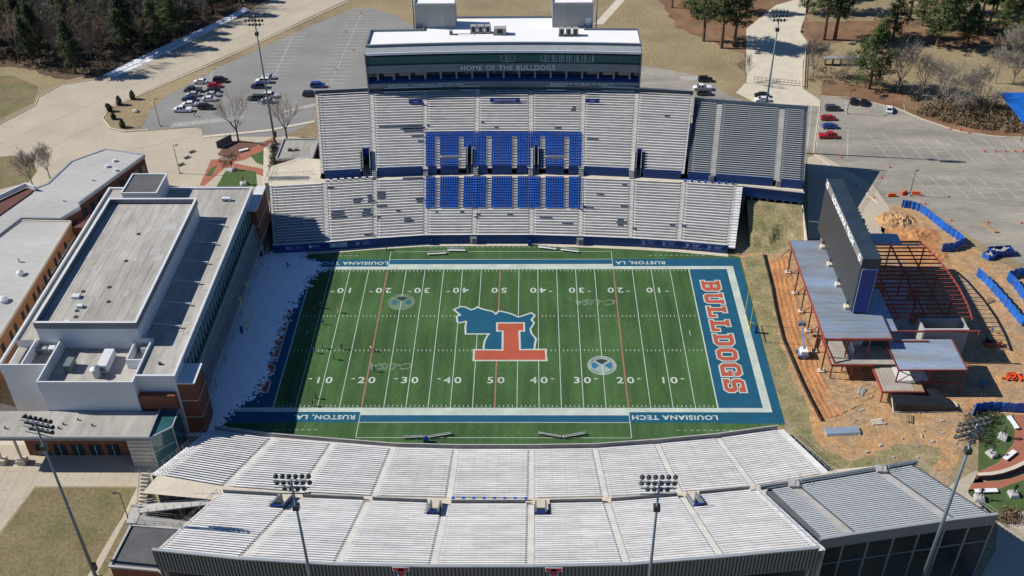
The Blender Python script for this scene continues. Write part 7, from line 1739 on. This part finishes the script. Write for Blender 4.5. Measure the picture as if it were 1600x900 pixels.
statue((-76.66,72.55,0.00), 'dark statue on a white block in the left forecourt, upper', 1, 0); statue((-71.68,64.85,0.00), 'dark statue on a white block in the left forecourt, lower', 2, 1)
p = (-75.86,83.56,0.00); t = thing('stone_bench', 'pale slab bench on the mulch bed left of the far stand', 'bench', p); b = MB(); b.box((p[0], p[1], .45), (2.6, .8, .18), .5); b.build('seat', 'sign_white', t); b = MB(); b.box((p[0], p[1], .2), (1.8, .5, .36), .5); b.build('leg', 'stone', t)
p = (-82.38,87.43,0.00); t = thing('dark_hoarding', 'dark slatted wall at the top of the mulch bed', 'wall', p); b = MB(); b.box((p[0], p[1], 1.0), (5.5, .35, 2.0), .95); b.build('panel', 'roof_dark', t); b = MB(); b.box((p[0], p[1], 2.05), (5.6, .45, .1), .95); b.build('cap', 'frame_dark', t)
q = [(-76.07,90.49,0.00), (-71.96,90.85,0.00)]
for i, q_ in enumerate(((-91.43,79.55,0.00), (-90.83,82.91,0.00), (-92.00,75.53,0.00))):
    t = thing('concrete_bench', ['plain dark bench on the plaza, middle of three', 'plain dark bench on the plaza, farthest of three', 'plain dark bench on the plaza, nearest of three'][i], 'bench', q_, 'benches on the concrete plaza'); b = MB(); b.box((q_[0], q_[1], .4), (2.0, .5, .1), .8); b.build('seat', 'frame_dark', t); b = MB(); b.box((q_[0], q_[1], .18), (1.4, .35, .35), .8); b.build('leg', 'concrete_grey', t)
# blue canopy at the right edge
p = (153.21,95.68,0.00); t = thing('blue_canopy', 'bright blue sloped canopy at the right photo edge', 'canopy', p); C4 = [(149.49,109.60),(166.74,109.42),(155.85,82.39),(149.30,87.80),(149.72,97.77)]
b = MB(); b.prism(C4, 4.5, 4.7); b.build('roof_sheet', 'blue_tarp', t)
for i in range(6): x0_ = C4[0][0]+(C4[1][0]-C4[0][0])*(i+.5)/6; b = MB(); b.bar((x0_, C4[0][1]-.3, 4.74), (x0_+.4, C4[3][1]+6, 4.74), .12, .08); b.build('roof_seam', 'blue_tarp', t)
for x, y in C4: b = MB(); b.bar((x, y, 0), (x, y, 4.6), .2); b.build('post', 'pole_steel', t)
# white fence of the apron and dark gate
t = thing('apron_fence', 'white rail fence along the right side of the concrete apron', 'fence', (97.38,136.04,0.00)); b = MB(); fp = [(102.14,156.49),(100.04,148.60),(96.97,136.05),(93.98,122.81)]; b.wall(fp, .9, 1.05, .08); b.wall(fp, .4, .55, .08); b.build('rails', 'sign_white', t)
for f_ in fp: b = MB(); b.box((f_[0], f_[1], .6), (.14, .14, 1.2)); b.build('post', 'sign_white', t)
t = thing('apron_gate', 'thin dark gate across the concrete apron', 'gate', (88.64,126.58,0.00)); ga, gb = (79.22,127.63,0.00), (94.06,124.20,0.00); b = MB()
for hh in (.1, .9, 1.7): b.tube((ga[0], ga[1], hh), (gb[0], gb[1], hh), .05, .05, 5)
b.build('gate_bars', 'frame_dark', t)
for k in range(14): x = ga[0]+(gb[0]-ga[0])*k/13; y = ga[1]+(gb[1]-ga[1])*k/13; b = MB(); b.tube((x, y, 0), (x, y, 1.9), .05, .05, 5); b.build('gate_post', 'frame_dark', t)
lb = thing('long_shed', 'long low grey-roofed shelter beside the bright green pine', 'shed', (110.00,140.83,0.00)); a_, c_3 = (104.21,140.41,0.00), (115.54,140.27,0.00); b = MB(); b.b2(a_[0], c_3[0], a_[1]-1, a_[1]+1, 2.3, 2.6); b.build('roof', 'metal_light', lb)
for k in range(5): b = MB(); b.box((a_[0]+.5+(c_3[0]-a_[0]-1)*k/4, a_[1], 1.15), (.2, 1.6, 2.3)); b.build('post', 'frame_dark', lb)

for o_ in bpy.data.objects:
    if '_back' in o_: del o_['_back']
